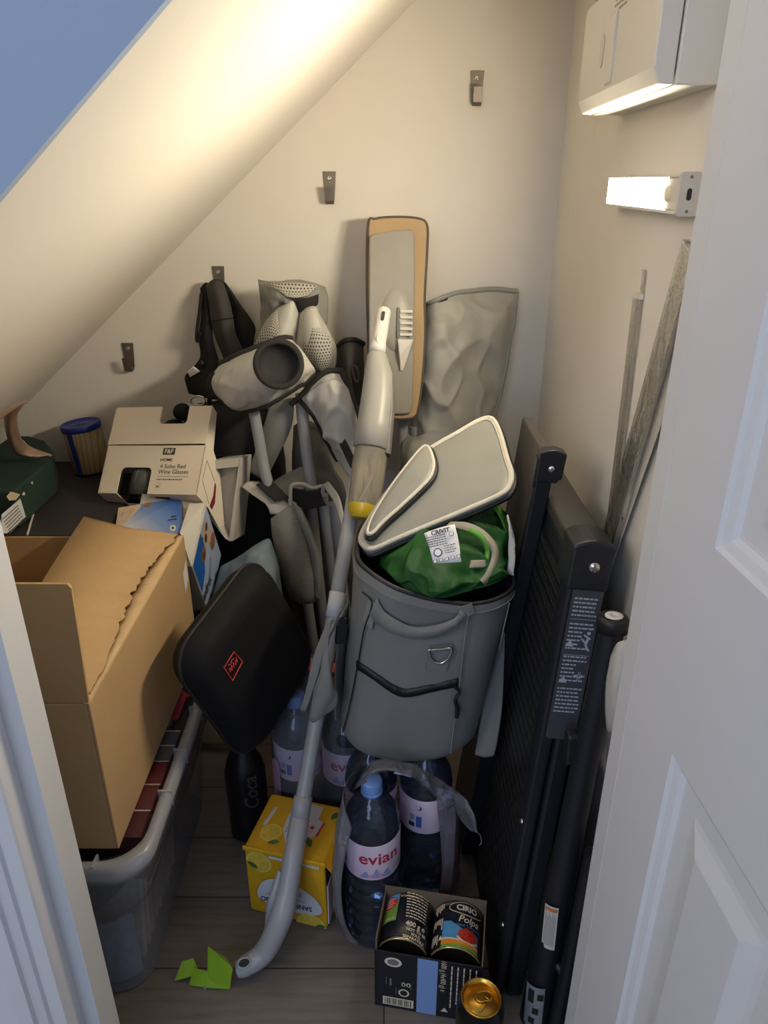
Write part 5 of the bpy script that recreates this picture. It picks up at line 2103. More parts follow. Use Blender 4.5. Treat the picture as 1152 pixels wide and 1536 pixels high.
b.decal(lf, [(q[0] - 0.008, q[1] - 0.0085) for q in oval(0.0044, 0.0044, 22)], 0.0034, m_whitep)
b.decal(lf, [(q[0] + 0.0145, q[1] + lh * 0.25) for q in oval(0.0035, 0.003, 18)], 0.0032)
b.decal(lf, [(q[0] + 0.0145, q[1] + lh * 0.25) for q in oval(0.0028, 0.0023, 18)], 0.0034, m_whitep)
for k in range(5):
    x = -0.0165 + k * 0.0078
    b.decal(lf, [(x, -lh * 0.45), (x + 0.005, -lh * 0.45), (x + 0.005, -lh * 0.36), (x, -lh * 0.36)], 0.0032)
    b.decal(lf, [(x + 0.0008, -lh * 0.44), (x + 0.0042, -lh * 0.44), (x + 0.0042, -lh * 0.37), (x + 0.0008, -lh * 0.37)], 0.0034, m_whitep)
b.done('care_print', tagm)
YOFF = 0.0
# ================================================================== clear storage tub on the left
m_tub = clear('tub_plastic', (226, 230, 240), 0.15, 0.16, 0.30)
m_rim = clear('tub_rim_plastic', (232, 234, 240), 0.34, 0.18, 0.35)
TX0, TX1, TY0, TY1, TZ = -0.80, -0.326, 0.686, 1.135, 0.315
t = thing('storage_tub', 'clear plastic storage tub on the floor at the left, behind the door frame', 'storage tub', (-0.55, 0.9, 0))


def tub_ring(z, grow):
    k = z / TZ
    x0, x1 = TX0 - grow + 0.03 * (1 - k), TX1 + grow - 0.03 * (1 - k)
    y0, y1 = TY0 - grow + 0.025 * (1 - k), TY1 + grow - 0.025 * (1 - k)
    r = 0.05
    w, h = x1 - x0, y1 - y0
    return [Vector(((x0 + x1) / 2 + q[0], (y0 + y1) / 2 + q[1], z)) for q in rrect(w, h, r, 8)]


b = B(m_tub)
b.loft([tub_ring(z, 0) for z in (0.004, 0.02, 0.10, 0.19)] + [tub_ring(0.20, 0.006), tub_ring(0.30, 0.006)], cap0=True, cap1=False)
tb = b.done('body', t)
b = B(m_rim)
b.loft([tub_ring(0.286, 0.006), tub_ring(0.286, 0.020), tub_ring(0.302, 0.021), tub_ring(0.313, 0.018), tub_ring(0.316, 0.013), tub_ring(0.314, 0.004), tub_ring(0.300, 0.002)], cap0=False, cap1=False)
rm = b.done('rim', t, label='thick frosted rim')
for (x, y, ux) in ((TX1 + 0.013, 0.80, 0), (TX1 + 0.013, 0.885, 0), (TX1 + 0.013, 0.985, 0), (-0.44, TY0 - 0.013, 1), (-0.375, TY0 - 0.010, 1)):
    b = B(m_rim)
    if ux:
        b.box(W, (x - 0.0015, x + 0.0015), (y - 0.006, y + 0.014), (0.29, 0.3175))
    else:
        b.box(W, (x - 0.014, x + 0.006), (y - 0.0015, y + 0.0015), (0.29, 0.3175))
    b.done('rim_rib', rm)

# ---- inside the tub: a row of books, magazines, dark cloth
m_page = mat('page_edges', (205, 198, 184), 0.7, var=0.08, vscale=120)
bk_cols = [((82, 42, 46), 'dark maroon book nearest the door in the clear tub'), ((98, 48, 50), 'maroon book, second from the door in the clear tub'),
           ((112, 44, 46), 'reddish maroon book in the middle of the row in the tub'), ((84, 92, 92), 'grey-green book in the tub, before the slate one'), ((70, 78, 84), 'slate grey book in the tub, next to the pink cloth')]
ys = [0.735, 0.785, 0.835, 0.883, 0.918, 0.952]
for k, ((rgb, lab)) in enumerate(bk_cols):
    y0, y1 = ys[k], ys[k + 1] - 0.003
    o = Vector((-0.43, (y0 + y1) / 2, 0.216))
    t = thing('book', lab, 'book', o, 'books packed in the clear tub')
    mm = mat('book_cover_%d' % k, rgb, 0.5, var=0.06)
    b = B(mm)
    b.box(W, (-0.51, -0.3335), (y0, y1), (0.216, 0.297))
    b.done('cover', t, bevel=0.0012)
    b = B(m_page)
    b.box(W, (-0.505, -0.335), (y1 + 0.0002, y1 + 0.0026), (0.218, 0.2962))
    b.done('page_edge', t, label='pale page edge')
m_rose = fabric('rose_cloth', (168, 62, 84), 0.8, coarse=0.6)
b = B(m_rose)
b.net([[(-0.42, 0.99, .29), (-0.38, 0.988, .296), (-0.350, 0.99, .285)], [(-0.43, 1.012, .30), (-0.385, 1.015, .308), (-0.345, 1.012, .296)], [(-0.42, 1.04, .30), (-0.38, 1.04, .305), (-0.347, 1.04, .292)], [(-0.42, 1.08, .27), (-0.38, 1.085, .28), (-0.352, 1.08, .265)]], 18, 18, wr=0.010, wscale=50, world=True)
tag(b.done('cloth', solid=0.012, soff=-1, loc=(-0.385, 1.02, 0.26)), 'rose red cloth stuffed at the back of the clear tub', 'cloth')
t = thing('glass_jar', 'small glass jar with a pale metal band among the tub contents', 'jar', (-0.358, 0.968, 0.24))
b = B(glassy('jar_glass', (190, 215, 220), 0.05, 1.4))
b.lathe(Fr((-0.360, 0.968, 0.235)), [(0, 0), (0.0095, 0.0), (0.0105, 0.01), (0.0105, 0.05), (0.008, 0.056), (0.008, 0.062), (0, 0.062)], 20)
b.done('jar_body', t)
b = B(m_steel)
b.lathe(Fr((-0.360, 0.968, 0.297)), [(0.0085, 0), (0.009, 0.001), (0.009, 0.008), (0.008, 0.009), (0, 0.009)], 20)
b.done('jar_lid', t)
# magazines packed along the right side, their edges to the wall of the tub
m_magw = mat('magazine_pages', (214, 204, 182), 0.7, var=0.12, vscale=90)
mag_l = ['first', 'second', 'third', 'fourth', 'fifth', 'sixth', 'seventh', 'eighth', 'ninth']
for k in range(9):
    y = 0.764 + 0.021 * k
    b = B(m_magw)
    f = Fr((-0.373, y, 0.012), (-1, 0.12, 0), z=(0.05, 0.16, 1))
    b.box(f, (0, 0.15), (-0.0055, 0.0055), (0, 0.165 - 0.006 * (k % 3)))
    tag(b.done('magazine', bevel=0.001, loc=(-0.365, y, 0.012)), mag_l[k] + ' cream-edged magazine from the front, upright at the right side of the clear tub', 'magazine', 'magazines standing in the clear tub')
m_dcl = fabric('dark_cloth', (40, 40, 50), 0.8, coarse=0.7)
b = B(m_dcl)
b.net([[(-0.52, .714, .262), (-0.45, .710, .268), (-0.39, .716, .272), (-0.362, .728, .272)], [(-0.52, .711, .215), (-0.45, .707, .22), (-0.395, .714, .225), (-0.36, .728, .225)],
       [(-0.52, .713, .16), (-0.46, .710, .155), (-0.42, .714, .165), (-0.392, .720, .188)], [(-0.52, .716, .125), (-0.47, .714, .11), (-0.445, .716, .125), (-0.415, .721, .16)]], 30, 20, wr=0.004, wscale=40, world=True)
tag(b.done('cloth', solid=0.004, loc=(-0.43, .72, .2)), 'dark bundled garment pressed against the front inside of the clear tub', 'cloth')
m_plum = fabric('plum_cloth', (62, 44, 62), 0.8, coarse=0.6)
b = B(m_plum)
b.net([[(-0.3445, .77, .207), (-0.3425, .87, .208), (-0.3425, 1.0, .207), (-0.3445, 1.09, .206)], [(-0.3475, .77, .18), (-0.3455, .87, .178), (-0.3455, 1.0, .175), (-0.3475, 1.09, .17)], [(-0.355, .78, .155), (-0.3505, .88, .15), (-0.3505, 1.0, .13), (-0.355, 1.09, .12)]], 26, 12, wr=0.0015, wscale=40, world=True)
tag(b.done('cloth', solid=0.003, soff=-1, loc=(-0.352, .93, .22)), 'dark plum cloth along the right inside of the clear tub', 'cloth')
m_blucl = fabric('blue_grey_cloth', (186, 200, 222), 0.8, coarse=0.9)
b = B(m_blucl)
rows = []
for k in range(6):
    z = 0.010 + 0.026 * k
    sh = -0.012 * k
    rows.append([(-0.52, .7245, z - .01 * (k > 3)), (-0.46, .722, z + .004), (-0.415, .7235, z - .004), (-0.388, .727, z), (-0.370, .740, z)])
b.net(rows, 60, 30, wr=0.0045, wscale=85, world=True)
tag(b.done('cloth', solid=0.003, loc=(-0.45, .715, .01)), 'crinkled blue-grey fabric in the bottom front of the clear tub', 'cloth')

# ================================================================== big cardboard box on the tub
m_card = card('cardboard', (186, 154, 112))
m_cardi = card('cardboard_inside', (174, 142, 102))
m_corr = card('torn_corrugation', (202, 172, 132), 0.15)
BX1, BY0, BY1, BZ0, BZ1 = -0.3485, 0.697, 1.147, 0.319, 0.556
BX0 = -0.68
t = thing('cardboard_box', 'large open brown cardboard box on the clear storage tub at the left', 'box', (-0.5, 0.9, BZ0))
th_ = 0.004
for nm, xr, yr in (('side_wall', (BX1 - th_, BX1), (BY0, BY1)), ('side_wall', (BX0, BX0 + th_), (BY0, BY1)), ('end_wall', (BX0 + th_, BX1 - th_), (BY0, BY0 + th_)), ('end_wall', (BX0 + th_, BX1 - th_), (BY1 - th_, BY1))):
    b = B(m_card)
    b.box(W, xr, yr, (BZ0, BZ1))
    b.done(nm, t, bevel=0.0012)
b = B(m_cardi)
b.box(W, (BX0 + th_, BX1 - th_), (BY0 + th_, BY1 - th_), (BZ0, BZ0 + th_))
b.done('base', t)
# front flap standing up, leaning a touch back
b = B(m_card)
ff = [Vector((BX1 - 0.001, BY0 + 0.001, BZ1 + 0.001)), Vector((-0.3405, BY0 - 0.004, BZ1 + 0.160)), Vector((-0.344, BY0 - 0.004, BZ1 + 0.165)), Vector((BX0, BY0 - 0.006, BZ1 + 0.168)), Vector((BX0, BY0 + 0.001, BZ1 + 0.001))]
b.slab(ff, (0, th_, 0))
b.done('front_flap', t, label='front flap standing upright')
# right flap folded in over the opening, its edge torn away along the fold
n_ = 60
far_in, far_out = Vector((-0.515, BY1 - 0.004, 0.594)), Vector((-0.368, BY1 - 0.006, 0.5605))
near_in, near_out = Vector((-0.47, BY0 + 0.018, 0.585)), Vector((-0.364, BY0 + 0.014, 0.563))
vs, top_o = [], []
rnd = random.Random(12)
out_pts, in_pts, tear = [], [], []
for k in range(n_ + 1):
    u = k / n_
    o_ = far_out.lerp(near_out, u)
    i_ = far_in.lerp(near_in, u)
    # tear: wanders away from the fold and back, with ragged teeth
    base_ = Vector((BX1 - 0.001, o_.y, BZ1 + 0.004))
    d_ = 0.004 + 0.019 * max(0.0, math.sin(PI * min(1, 0.08 + u * 1.05))) ** 1.3 + rnd.uniform(-0.0026, 0.0026) + 0.0016 * math.sin(u * 70)
    tear.append(d_)
    dv = (i_ - base_)
    o_ = base_ + dv.normalized() * d_
    bow = 0.010 * math.sin(PI * u)
    out_pts.append(o_)
    in_pts.append(i_ + Vector((0, 0, bow * 0.5)))
mid_pts = [a.lerp(c_, 0.5) + Vector((0, 0, -0.006)) for a, c_ in zip(out_pts, in_pts)]
b = B(m_card)
N1 = n_ + 1
b.add(out_pts + mid_pts + in_pts, [(r * N1 + i, r * N1 + i + 1, (r + 1) * N1 + i + 1, (r + 1) * N1 + i) for r in range(2) for i in range(n_)], None, True)
b.done('side_flap', t, solid=0.0035, soff=0.0, label='right flap folded inward, torn along its fold')
b = B(m_corr)
fold = [Vector((BX1 - 0.001, BY1 - (BY1 - BY0) * k / n_, BZ1 + 0.0005)) for k in range(N1)]
lip = [p + Vector((-1, 0, 0.02)).normalized() * (tear[k] + 0.0045 + rnd.uniform(-0.001, 0.001)) for k, p in enumerate(fold)]
b.add(fold + lip, [(i, i + 1, N1 + i + 1, N1 + i) for i in range(n_)], None, True)
b.done('torn_edge', t, solid=0.002, soff=0.0, label='ragged corrugated edge where the flap tore')
b = B(m_whitep)
yy = BY1 - 0.012
b.add([Vector((BX1 + 0.0006, yy - 0.022, 0.46)), Vector((BX1 + 0.0006, yy + 0.004, 0.475)), Vector((BX1 + 0.0006, yy + 0.004, 0.515)), Vector((BX1 + 0.0006, yy - 0.022, 0.50))], [(0, 1, 2, 3)])
b.done('white_sticker', t, label='white sticker at the far end of the side')

# ================================================================== black box behind it
m_bbox = mat('black_card_lid', (46, 44, 46), 0.6, var=0.04)
t = thing('storage_box', 'large flat-topped black box against the back wall, behind the brown cardboard box', 'box', (-0.55, 1.33, 0))
b = B(m_bbox)
b.box(W, (-0.79, -0.505), (1.165, 1.53), (0, 0.520))
b.done('body', t, bevel=0.003)
b = B(m_bbox)
b.prism(Fr((0, 0, 0.521)), [(-0.795, 1.160), (-0.500, 1.160), (-0.500, 1.535), (-0.795, 1.535)], 0, 0.03)
b.done('lid', t, bevel=0.003)
b = B(m_offw)
a0, a1 = onplane(41, 802, Vector((0, 0, .5525)), Vector((0, 0, 1))), onplane(64, 722, Vector((0, 0, .5525)), Vector((0, 0, 1)))
b.tube([a0, a1], 0.0020, 6)
b.done('lid_edge', t, label='pale worn edge on the lid')

# ================================================================== dark green box with torn tape
m_gbox = card('dark_green_card', (44, 62, 56), 0.12)
m_tape = mat('brown_parcel_tape', (142, 118, 100), 0.35, var=0.06)
m_torn = mat('torn_paper', (218, 196, 164), 0.8, var=0.08)
t = thing('green_box', 'dark green box with torn brown tape at the far left on the black box', 'box', (-0.72, 1.33, 0.5525))
out_ = [(-0.652, 1.19), (-0.652, 1.355), (-0.668, 1.40), (-0.715, 1.47), (-0.76, 1.50), (-0.80, 1.50), (-0.80, 1.19)]
b = B(m_gbox)
b.prism(W, [Vector(q) for q in out_], 0.5525, 0.622)
gb = b.done('body', t, bevel=0.004)
b = B(m_tape)
b.net([[(8, 612, 1.15), (18, 616, 1.15), (38, 603, 1.15)], [(6, 634, 1.18), (14, 640, 1.18), (26, 622, 1.18)], [(14, 668, 1.25), (22, 668, 1.25), (30, 652, 1.26)],
       [(26, 682, 1.30), (34, 680, 1.305), (42, 668, 1.325)], [(44, 688, 1.325), (58, 686, 1.325), (79, 682, 1.345)]], 8, 24, wr=0.003)
b.done('loose_tape', t, solid=0.0008, label='curled strip of brown tape standing up')
b = B(m_tape)
b.net([[(-6, 624, 1.12), (18, 608, 1.135), (40, 602, 1.15)], [(-6, 634, 1.12), (16, 618, 1.135), (36, 606, 1.149)]], 10, 4)
b.done('loose_tape', t, solid=0.0008)
b = B(m_torn)
zz = 0.6235
for pts in ([(10, 745), (16, 738), (24, 740), (30, 742), (24, 750), (14, 751)], [(33, 742), (36, 738), (38, 741), (36, 744)], [(46, 725), (49, 722), (50, 727)], [(34, 660), (42, 668), (56, 676), (78, 682), (76, 685), (56, 681), (40, 672)]):
    b = B(m_torn)
    w_ = [onplane(q[0], q[1], Vector((0, 0, zz)), Vector((0, 0, 1))) for q in pts]
    b.slab(w_, (0, 0, 0.0008))
    b.done('torn_patch', t, label='torn pale paper')
b = B(m_whitep)
lp = [onplane(q[0], q[1], Vector((-0.6515, 0, 0)), Vector((1, 0, 0))) for q in ((2, 772), (30, 748), (38, 775), (10, 800), (2, 800))]
b.slab(lp, (0.0008, 0, 0))
lb = b.done('address_label', t, label='white address label')
b = B(m_grey)
for k in range(6):
    b = B(m_grey) if k == 0 else b
    u = k / 6
    ps = [(4 + 2 * k, 778 + 4.2 * k), (27 + 1.6 * k, 757 + 4.0 * k), (27.5 + 1.6 * k, 758.6 + 4.0 * k), (4.5 + 2 * k, 779.6 + 4.2 * k)]
    b.add([onplane(q[0], q[1], Vector((-0.6500, 0, 0)), Vector((1, 0, 0))) for q in ps], [(0, 1, 2, 3)])
b.done('small_print', lb)

# ================================================================== tin with a blue lid
m_bluel = mat('blue_plastic_lid', (34, 48, 128), 0.4, var=0.05)


def stripes(name):
    q = NT(name)
    w = q.new('ShaderNodeTexWave', wave_type='BANDS', bands_direction='X')
    w.inputs['Scale'].default_value = 34.0
    w.inputs['Distortion'].default_value = 0.6
    q.link(q.coord('Object'), w.inputs['Vector'])
    c_ = q.ramp(w.outputs['Fac'], [(0.3, lin((116, 100, 70))), (0.55, lin((158, 142, 104))), (0.8, lin((132, 116, 82)))])
    q.link(c_, q.bsdf.inputs['Base Color'])
    q.bsdf.inputs['Roughness'].default_value = 0.5
    return q.m


o = Vector((-0.625, 1.474, 0.5525))
t = thing('lidded_tin', 'straw-coloured tin with a blue lid on the black box by the back wall', 'tin', o)
fz = Vector((-0.10, 0, 1)).normalized()
f = Fr(o, Vector((1, 0, 0.10)), z=fz)
b = B(stripes('straw_stripes'))
b.lathe(f, [(0, 0.004), (0.0385, 0.004), (0.039, 0.008), (0.039, 0.102), (0, 0.102)], 40)
bd = b.done('body', t)
b = B(m_bluel)
b.lathe(f, [(0.0396, 0.094), (0.0406, 0.095), (0.0406, 0.106), (0.0395, 0.1075), (0.037, 0.1075), (0.0355, 0.104), (0.012, 0.104), (0.010, 0.106), (0, 0.106)], 40)
b.done('lid', t, label='blue plastic lid')
sf = Fr((0, 0, 0))
sf.y = fz
sf.z = (Vector((-0.32, -1, 0)) - fz * Vector((-0.32, -1, 0)).dot(fz)).normalized()
sf.x = sf.y.cross(sf.z)
sf.o = o + sf.z * 0.039
b = B(m_bluel)
b.cyl_decal(sf, -0.16, 0.16, 0.006, 0.095, 0.039, 0.0008, n=6)
b.done('blue_band', bd, label='blue vertical band')

# ================================================================== wine glass cartons
m_wcard = mat('cream_white_card', (236, 224, 204), 0.6, var=0.02)
m_wcard2 = mat('white_card', (196, 190, 182), 0.6, var=0.02)
m_glass = clear('wine_glass', (230, 235, 235), 0.05, 0.03, 0.55)
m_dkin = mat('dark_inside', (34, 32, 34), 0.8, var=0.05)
m_redm = mat('dark_red_card', (112, 32, 30), 0.5, var=0.05)
m_print = mat('charcoal_print', (52, 46, 42), 0.6, var=0.03)
A0, B0, C0, D0 = at(176, 612, 1.405), at(320, 609, 1.345), at(296, 734, 1.240), at(147, 738, 1.295)
gx = (B0 - A0).normalized()
gy = (A0 - D0)
GF = Fr(D0, gx, y=gy)                                          # x along, y up the face, z out of the face towards the viewer
if GF.z.y > 0:
    GF.z = -GF.z
gw, gh = (C0 - D0).length, (A0 - D0).length
t = thing('glasses_carton', 'cream wine glass carton with round-cornered cut-outs, tilted on top of the pile', 'carton', D0 + GF.x * gw / 2 - GF.z * 0.06)
mid = gh * 0.545
x1c, x2c = 0.195 * gw, 0.51 * gw
b = B(m_wcard)


def arc(cx, cy, r, a0, a1, n=6):
    return [(cx + r * math.cos(math.radians(a0 + (a1 - a0) * k / n)), cy + r * math.sin(math.radians(a0 + (a1 - a0) * k / n))) for k in range(n + 1)]


nh = gh * 0.29
low = [(0, 0), (x1c, 0)] + arc(x1c + 0.010, nh - 0.010, 0.010, 180, 90) + arc(x2c - 0.010, nh - 0.010, 0.010, 90, 0) + [(x2c, 0), (gw, 0), (gw, mid), (0, mid)]
b.prism(GF, [Vector(q) for q in low], -0.0018, 0)
lowp = b.done('front_panel', t, label='printed front panel with arched cut-out')
b = B(m_wcard)
x3c, x4c = 0.495 * gw, 0.775 * gw
uh = gh - gh * 0.205
upp = [(0, mid + 0.0015), (gw, mid + 0.003), (gw, gh), (x4c, gh)] + arc(x4c - 0.008, uh + 0.008, 0.008, 0, -90) + arc(x3c + 0.008, uh + 0.008, 0.008, 270, 180) + [(x3c, gh), (0.02 * gw, gh)]
b.prism(GF, [Vector(q) for q in upp], 0.0, 0.0018)
b.done('tuck_panel', t, label='overlapping upper panel with notch')
# right side: waisted outline
b = B(m_wcard)
side_poly = [(0, gh), (-0.018, gh - 0.006), (-0.030, gh * 0.55), (-0.062, gh * 0.40), (-0.118, -0.03), (-0.112, -0.045), (-0.045, -0.012), (0, 0)]
sfz = Fr((0, 0, 0))
sfz.o, sfz.x, sfz.y, sfz.z = GF.p(gw, 0, 0), GF.z, GF.y, GF.x
b.prism(sfz, [Vector(q) for q in side_poly], -0.0018, 0)
sd = b.done('side_panel', t)
b = B(m_print)
tr = [(-0.014, gh * 0.42), (-0.052, gh * 0.22), (-0.055, gh * 0.14), (-0.022, gh * 0.0)]
for p_, q_ in zip(tr, tr[1:]):
    pass
b.tube([sfz.p(q[0], q[1], 0.0003) for q in ((-0.052, gh * 0.24), (-0.013, gh * 0.40), (-0.010, gh * 0.17), (-0.046, -0.005))], 0.0004, 5)
b.done('die_cut_line', sd)
b = B(m_redm)
b.prism(sfz, [(-0.054, gh * 0.23), (-0.060, gh * 0.20), (-0.066, gh * 0.02), (-0.060, -0.012), (-0.050, -0.008), (-0.056, gh * 0.08)], -0.001, 0.0006)
b.done('red_slot', sd, label='dark red strip in the side slot')
# left side, back and bottom
b = B(m_wcard)
sfl = Fr((0, 0, 0))
sfl.o, sfl.x, sfl.y, sfl.z = GF.p(0, 0, 0), GF.z, GF.y, GF.x
b.prism(sfl, [Vector(q) for q in ((0, gh), (-0.018, gh - 0.006), (-0.03, gh * 0.55), (-0.05, gh * 0.4), (-0.05, 0.004), (0, 0))], 0, 0.0018)
b.done('side_panel', t)
b = B(m_wcard)
bz0, bz1 = -0.045, 0.0
bot = [(0, 0.0), (x1c, 0.0), (x1c + 0.004, -0.02), (x2c - 0.004, -0.02), (x2c, 0), (gw, 0), (gw - 0.002, -0.045), (0.002, -0.045)]
bf = Fr((0, 0, 0))
bf.o, bf.x, bf.y, bf.z = GF.p(0, 0, 0), GF.x, (GF.z + GF.y * 0.25).normalized(), GF.y
b.prism(bf, [Vector(q) for q in ((0, 0), (x1c, 0), (x1c, -0.044), (0, -0.044))], -0.0018, 0)
b.prism(bf, [Vector(q) for q in ((x2c, 0), (gw, 0), (gw, -0.044), (x2c, -0.044))], -0.0018, 0)
b.box(bf, (x1c, x2c), (-0.046, -0.040), (-0.0018, 0))
bp = b.done('bottom_panel', t)
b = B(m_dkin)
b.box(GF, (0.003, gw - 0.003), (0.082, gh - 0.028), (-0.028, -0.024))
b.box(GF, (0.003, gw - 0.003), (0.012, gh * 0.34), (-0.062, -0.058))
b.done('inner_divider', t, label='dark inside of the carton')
# the bottom's printed mark
b = B(m_print)
mf = Fr((0, 0, 0))
mf.o, mf.x, mf.y, mf.z = bf.p(gw * 0.64, -0.018, -0.0018), GF.x, -bf.y, -GF.y
b.decal(bf, [(gw * 0.56, -0.010), (gw * 0.71, -0.010), (gw * 0.71, -0.026), (gw * 0.56, -0.026)], -0.0022)
b.done('printed_mark', bp)
# front lettering
b = B(m_print)
b.decal(GF, rrect(0.026, 0.0135, 0.0005) and [(q[0] + gw * 0.65, q[1] + gh * 0.475) for q in rrect(0.026, 0.0135, 0.0005)], 0.0005)
b.text('F&F', 0.0125, GF.at(gw * 0.65, gh * 0.473), 0.0009, m_wcard, bold=0.0003)
b.text('HOME', 0.0080, GF.at(gw * 0.640, gh * 0.376), 0.0005, m_print, bold=0.0001, sx=1.15)
b.text('4 Soho Red', 0.0118, GF.at(gw * 0.588, gh * 0.302, 0), 0.0005, m_print, align='LEFT')
b.text('Wine Glasses', 0.0118, GF.at(gw * 0.58, gh * 0.240, 0), 0.0005, m_print, align='LEFT')
b.decal(GF, [(gw * 0.578, gh * 0.19), (gw * 0.89, gh * 0.19), (gw * 0.89, gh * 0.186), (gw * 0.578, gh * 0.186)], 0.0005, m_grey)
rnd = random.Random(8)
x = gw * 0.578
while x < gw * 0.83:
    l_ = rnd.uniform(0.002, 0.005)
    b.decal(GF, [(x, gh * 0.148), (x + l_, gh * 0.148), (x + l_, gh * 0.16), (x, gh * 0.16)], 0.0005, m_grey)
    x += l_ + 0.001
b.decal(GF, [(q[0] + gw * 0.60, q[1] + gh * 0.085) for q in oval(0.0058, 0.0052, 24)], 0.0004, m_grey)
b.decal(GF, [(q[0] + gw * 0.60, q[1] + gh * 0.085) for q in oval(0.0052, 0.0046, 24)], 0.0006, m_wcard)
b.decal(GF, [(q[0] + gw * 0.60, q[1] + gh * 0.075) for q in oval(0.003, 0.002, 16)], 0.0007, m_grey)
b.done('front_print', lowp)
# the glass showing in the arch
b = B(m_glass)
o = GF.p((x1c + x2c) / 2, 0.036, -0.030)
b.lathe(Fr(o, GF.x, z=-GF.y), [(0.006, -0.045), (0.014, -0.042), (0.022, -0.03), (0.026, -0.01), (0.0265, 0.01), (0.024, 0.036), (0.0228, 0.036), (0.0252, 0.01), (0.0245, -0.01), (0.02, -0.03), (0.006, -0.04)], 32)
tag(b.done('wine_glass', loc=o), 'clear wine glass bowl showing in the arched cut-out of the cream carton', 'wine glass')

# second, plain white carton behind and below
t = thing('glasses_carton', 'white open-sided carton under the cream wine glass carton, beside the black bag', 'carton', (-0.30, 1.31, 0.55))
dv = Vector((0.012, 0.055, -0.012))
b = B(m_wcard2)
b.slab([at(*q) for q in ((357, 700, 1.305), (360, 688, 1.305), (350, 811, 1.285), (343, 812, 1.283))], dv)
b.done('end_panel', t)
b = B(m_wcard2)
b.slab([at(*q) for q in ((318, 691, 1.315), (359, 687, 1.306), (357, 700, 1.302), (322, 704, 1.312))], dv)
b.done('top_panel', t)
b = B(m_wcard2)
b.slab([at(*q) for q in ((322, 705, 1.335), (356, 701, 1.328), (345, 806, 1.305), (330, 790, 1.305))], dv * 0.05)
b.done('inner_panel', t)
b = B(m_wcard2)
b.slab([at(*q) for q in ((308, 770, 1.285), (318, 772, 1.285), (346, 812, 1.285), (338, 808, 1.282))], dv)
b.done('lower_flap', t)

# ================================================================== blue box with puppy pictures
m_bwhite = mat('box_white', (224, 218, 206), 0.5, var=0.03)


def skyblue(name):
    q = NT(name)
    v = q.coord('Generated')
    sp = q.new('ShaderNodeSeparateXYZ')
    q.link(v, sp.inputs[0])
    f_ = q.math('ADD', q.math('MULTIPLY', sp.outputs['X'], 0.6), q.math('MULTIPLY', sp.outputs['Y'], 0.5))
    c_ = q.ramp(f_, [(0.25, lin((196, 200, 214))), (0.55, lin((120, 146, 196))), (0.85, lin((60, 104, 176)))])
    q.link(c_, q.bsdf.inputs['Base Color'])
    q.bsdf.inputs['Roughness'].default_value = 0.4
    return q.m


m_bsky = skyblue('printed_blue_blend')
m_fur = mat('puppy_fur_print', (196, 172, 150), 0.5, var=0.15, vscale=80)
m_furd = mat('puppy_dark_print', (84, 62, 52), 0.5, var=0.2, vscale=80)
m_furb = mat('puppy_brown_print', (146, 102, 72), 0.5, var=0.15, vscale=80)
m_bblue = mat('strong_blue_print', (28, 96, 180), 0.45, var=0.08)
m_bpale = mat('pale_blue_print_flat', (168, 186, 214), 0.5, var=0.06)
# right side face: corners measured at top, right, bottom, left
S_top, S_rt, S_bt, S_lf = at(309, 757, 1.245), at(332, 832, 1.30), at(307, 905, 1.24), at(288, 850, 1.185)
u1 = (S_rt - S_top)
u2 = (S_lf - S_top)
N_ = u1.cross(u2).normalized()
if N_.x < 0:
    N_ = -N_
t = thing('tissue_box', 'blue and white box with puppy pictures, torn open at its top corner', 'box', S_bt - Vector((0.05, 0, 0)))
S4 = S_rt + S_lf - S_top
face = [S_top, S_rt, S4, S_lf]
b = B(m_bwhite)
b.slab(face, -N_ * 0.132)
bx = b.done('body', t, bevel=0.0015)
uf = u1.normalized()
vf = (u2 - uf * u2.dot(uf)).normalized()
PFc = Fr((0, 0, 0))
PFc.o, PFc.x, PFc.y, PFc.z = S_top, uf, vf, N_
lu, lv = u1.length, u2.length


def fp(a, c_, off=0.0006):
    return S_top + u1 * a + u2 * c_ + N_ * off


def fpoly(bb, pts, off, m):
    bb.add([fp(p[0], p[1], off) for p in pts], [tuple(range(len(pts)))], m)


b = B(m_bpale)
fpoly(b, [(0.02, 0.02), (0.98, 0.02), (0.98, 0.98), (0.02, 0.98)], 0.0008, m_bpale)
fpoly(b, [(0.02, 0.45), (0.24, 0.45), (0.5, 0.7), (0.56, 0.98), (0.02, 0.98)], 0.0011, m_bblue)
for cx, cy, rx, ry, mm, of in ((0.22, 0.28, .17, .17, m_fur, .0012), (0.16, 0.22, .05, .06, m_furd, .0015), (0.24, 0.34, .06, .06, m_furd, .0015), (0.12, 0.46, .03, .03, m_furd, .0015),
                               (0.30, 0.56, .10, .11, m_furb, .0014), (0.30, 0.58, .055, .06, m_furd, .0016), (0.52, 0.16, .10, .13, m_furb, .0012), (0.40, .20, .09, .10, m_fur, .0011)):
    fpoly(b, [(cx + rx * math.cos(2 * PI * k / 20), cy + ry * math.sin(2 * PI * k / 20)) for k in range(20)], of, mm)
fpoly(b, [(0.55, 0.40), (0.62, 0.36), (0.78, 0.66), (0.72, 0.70)], 0.0014, m_mount)
# lettering reads upside down along the face
vs, fs = text_mesh('andrex', 0.30, 0.006, 'CENTER', 0.0)
b.add([fp(0.70 - y * 0.75 + x * 0.10, 0.80 - x * 0.5, 0.0016) for x, y, z in vs], fs, m_print)
fpoly(b, [(0.88, 0.74), (0.95, 0.70), (0.97, 0.82), (0.90, 0.86)], 0.0014, m_grey)
b.done('side_print', bx)
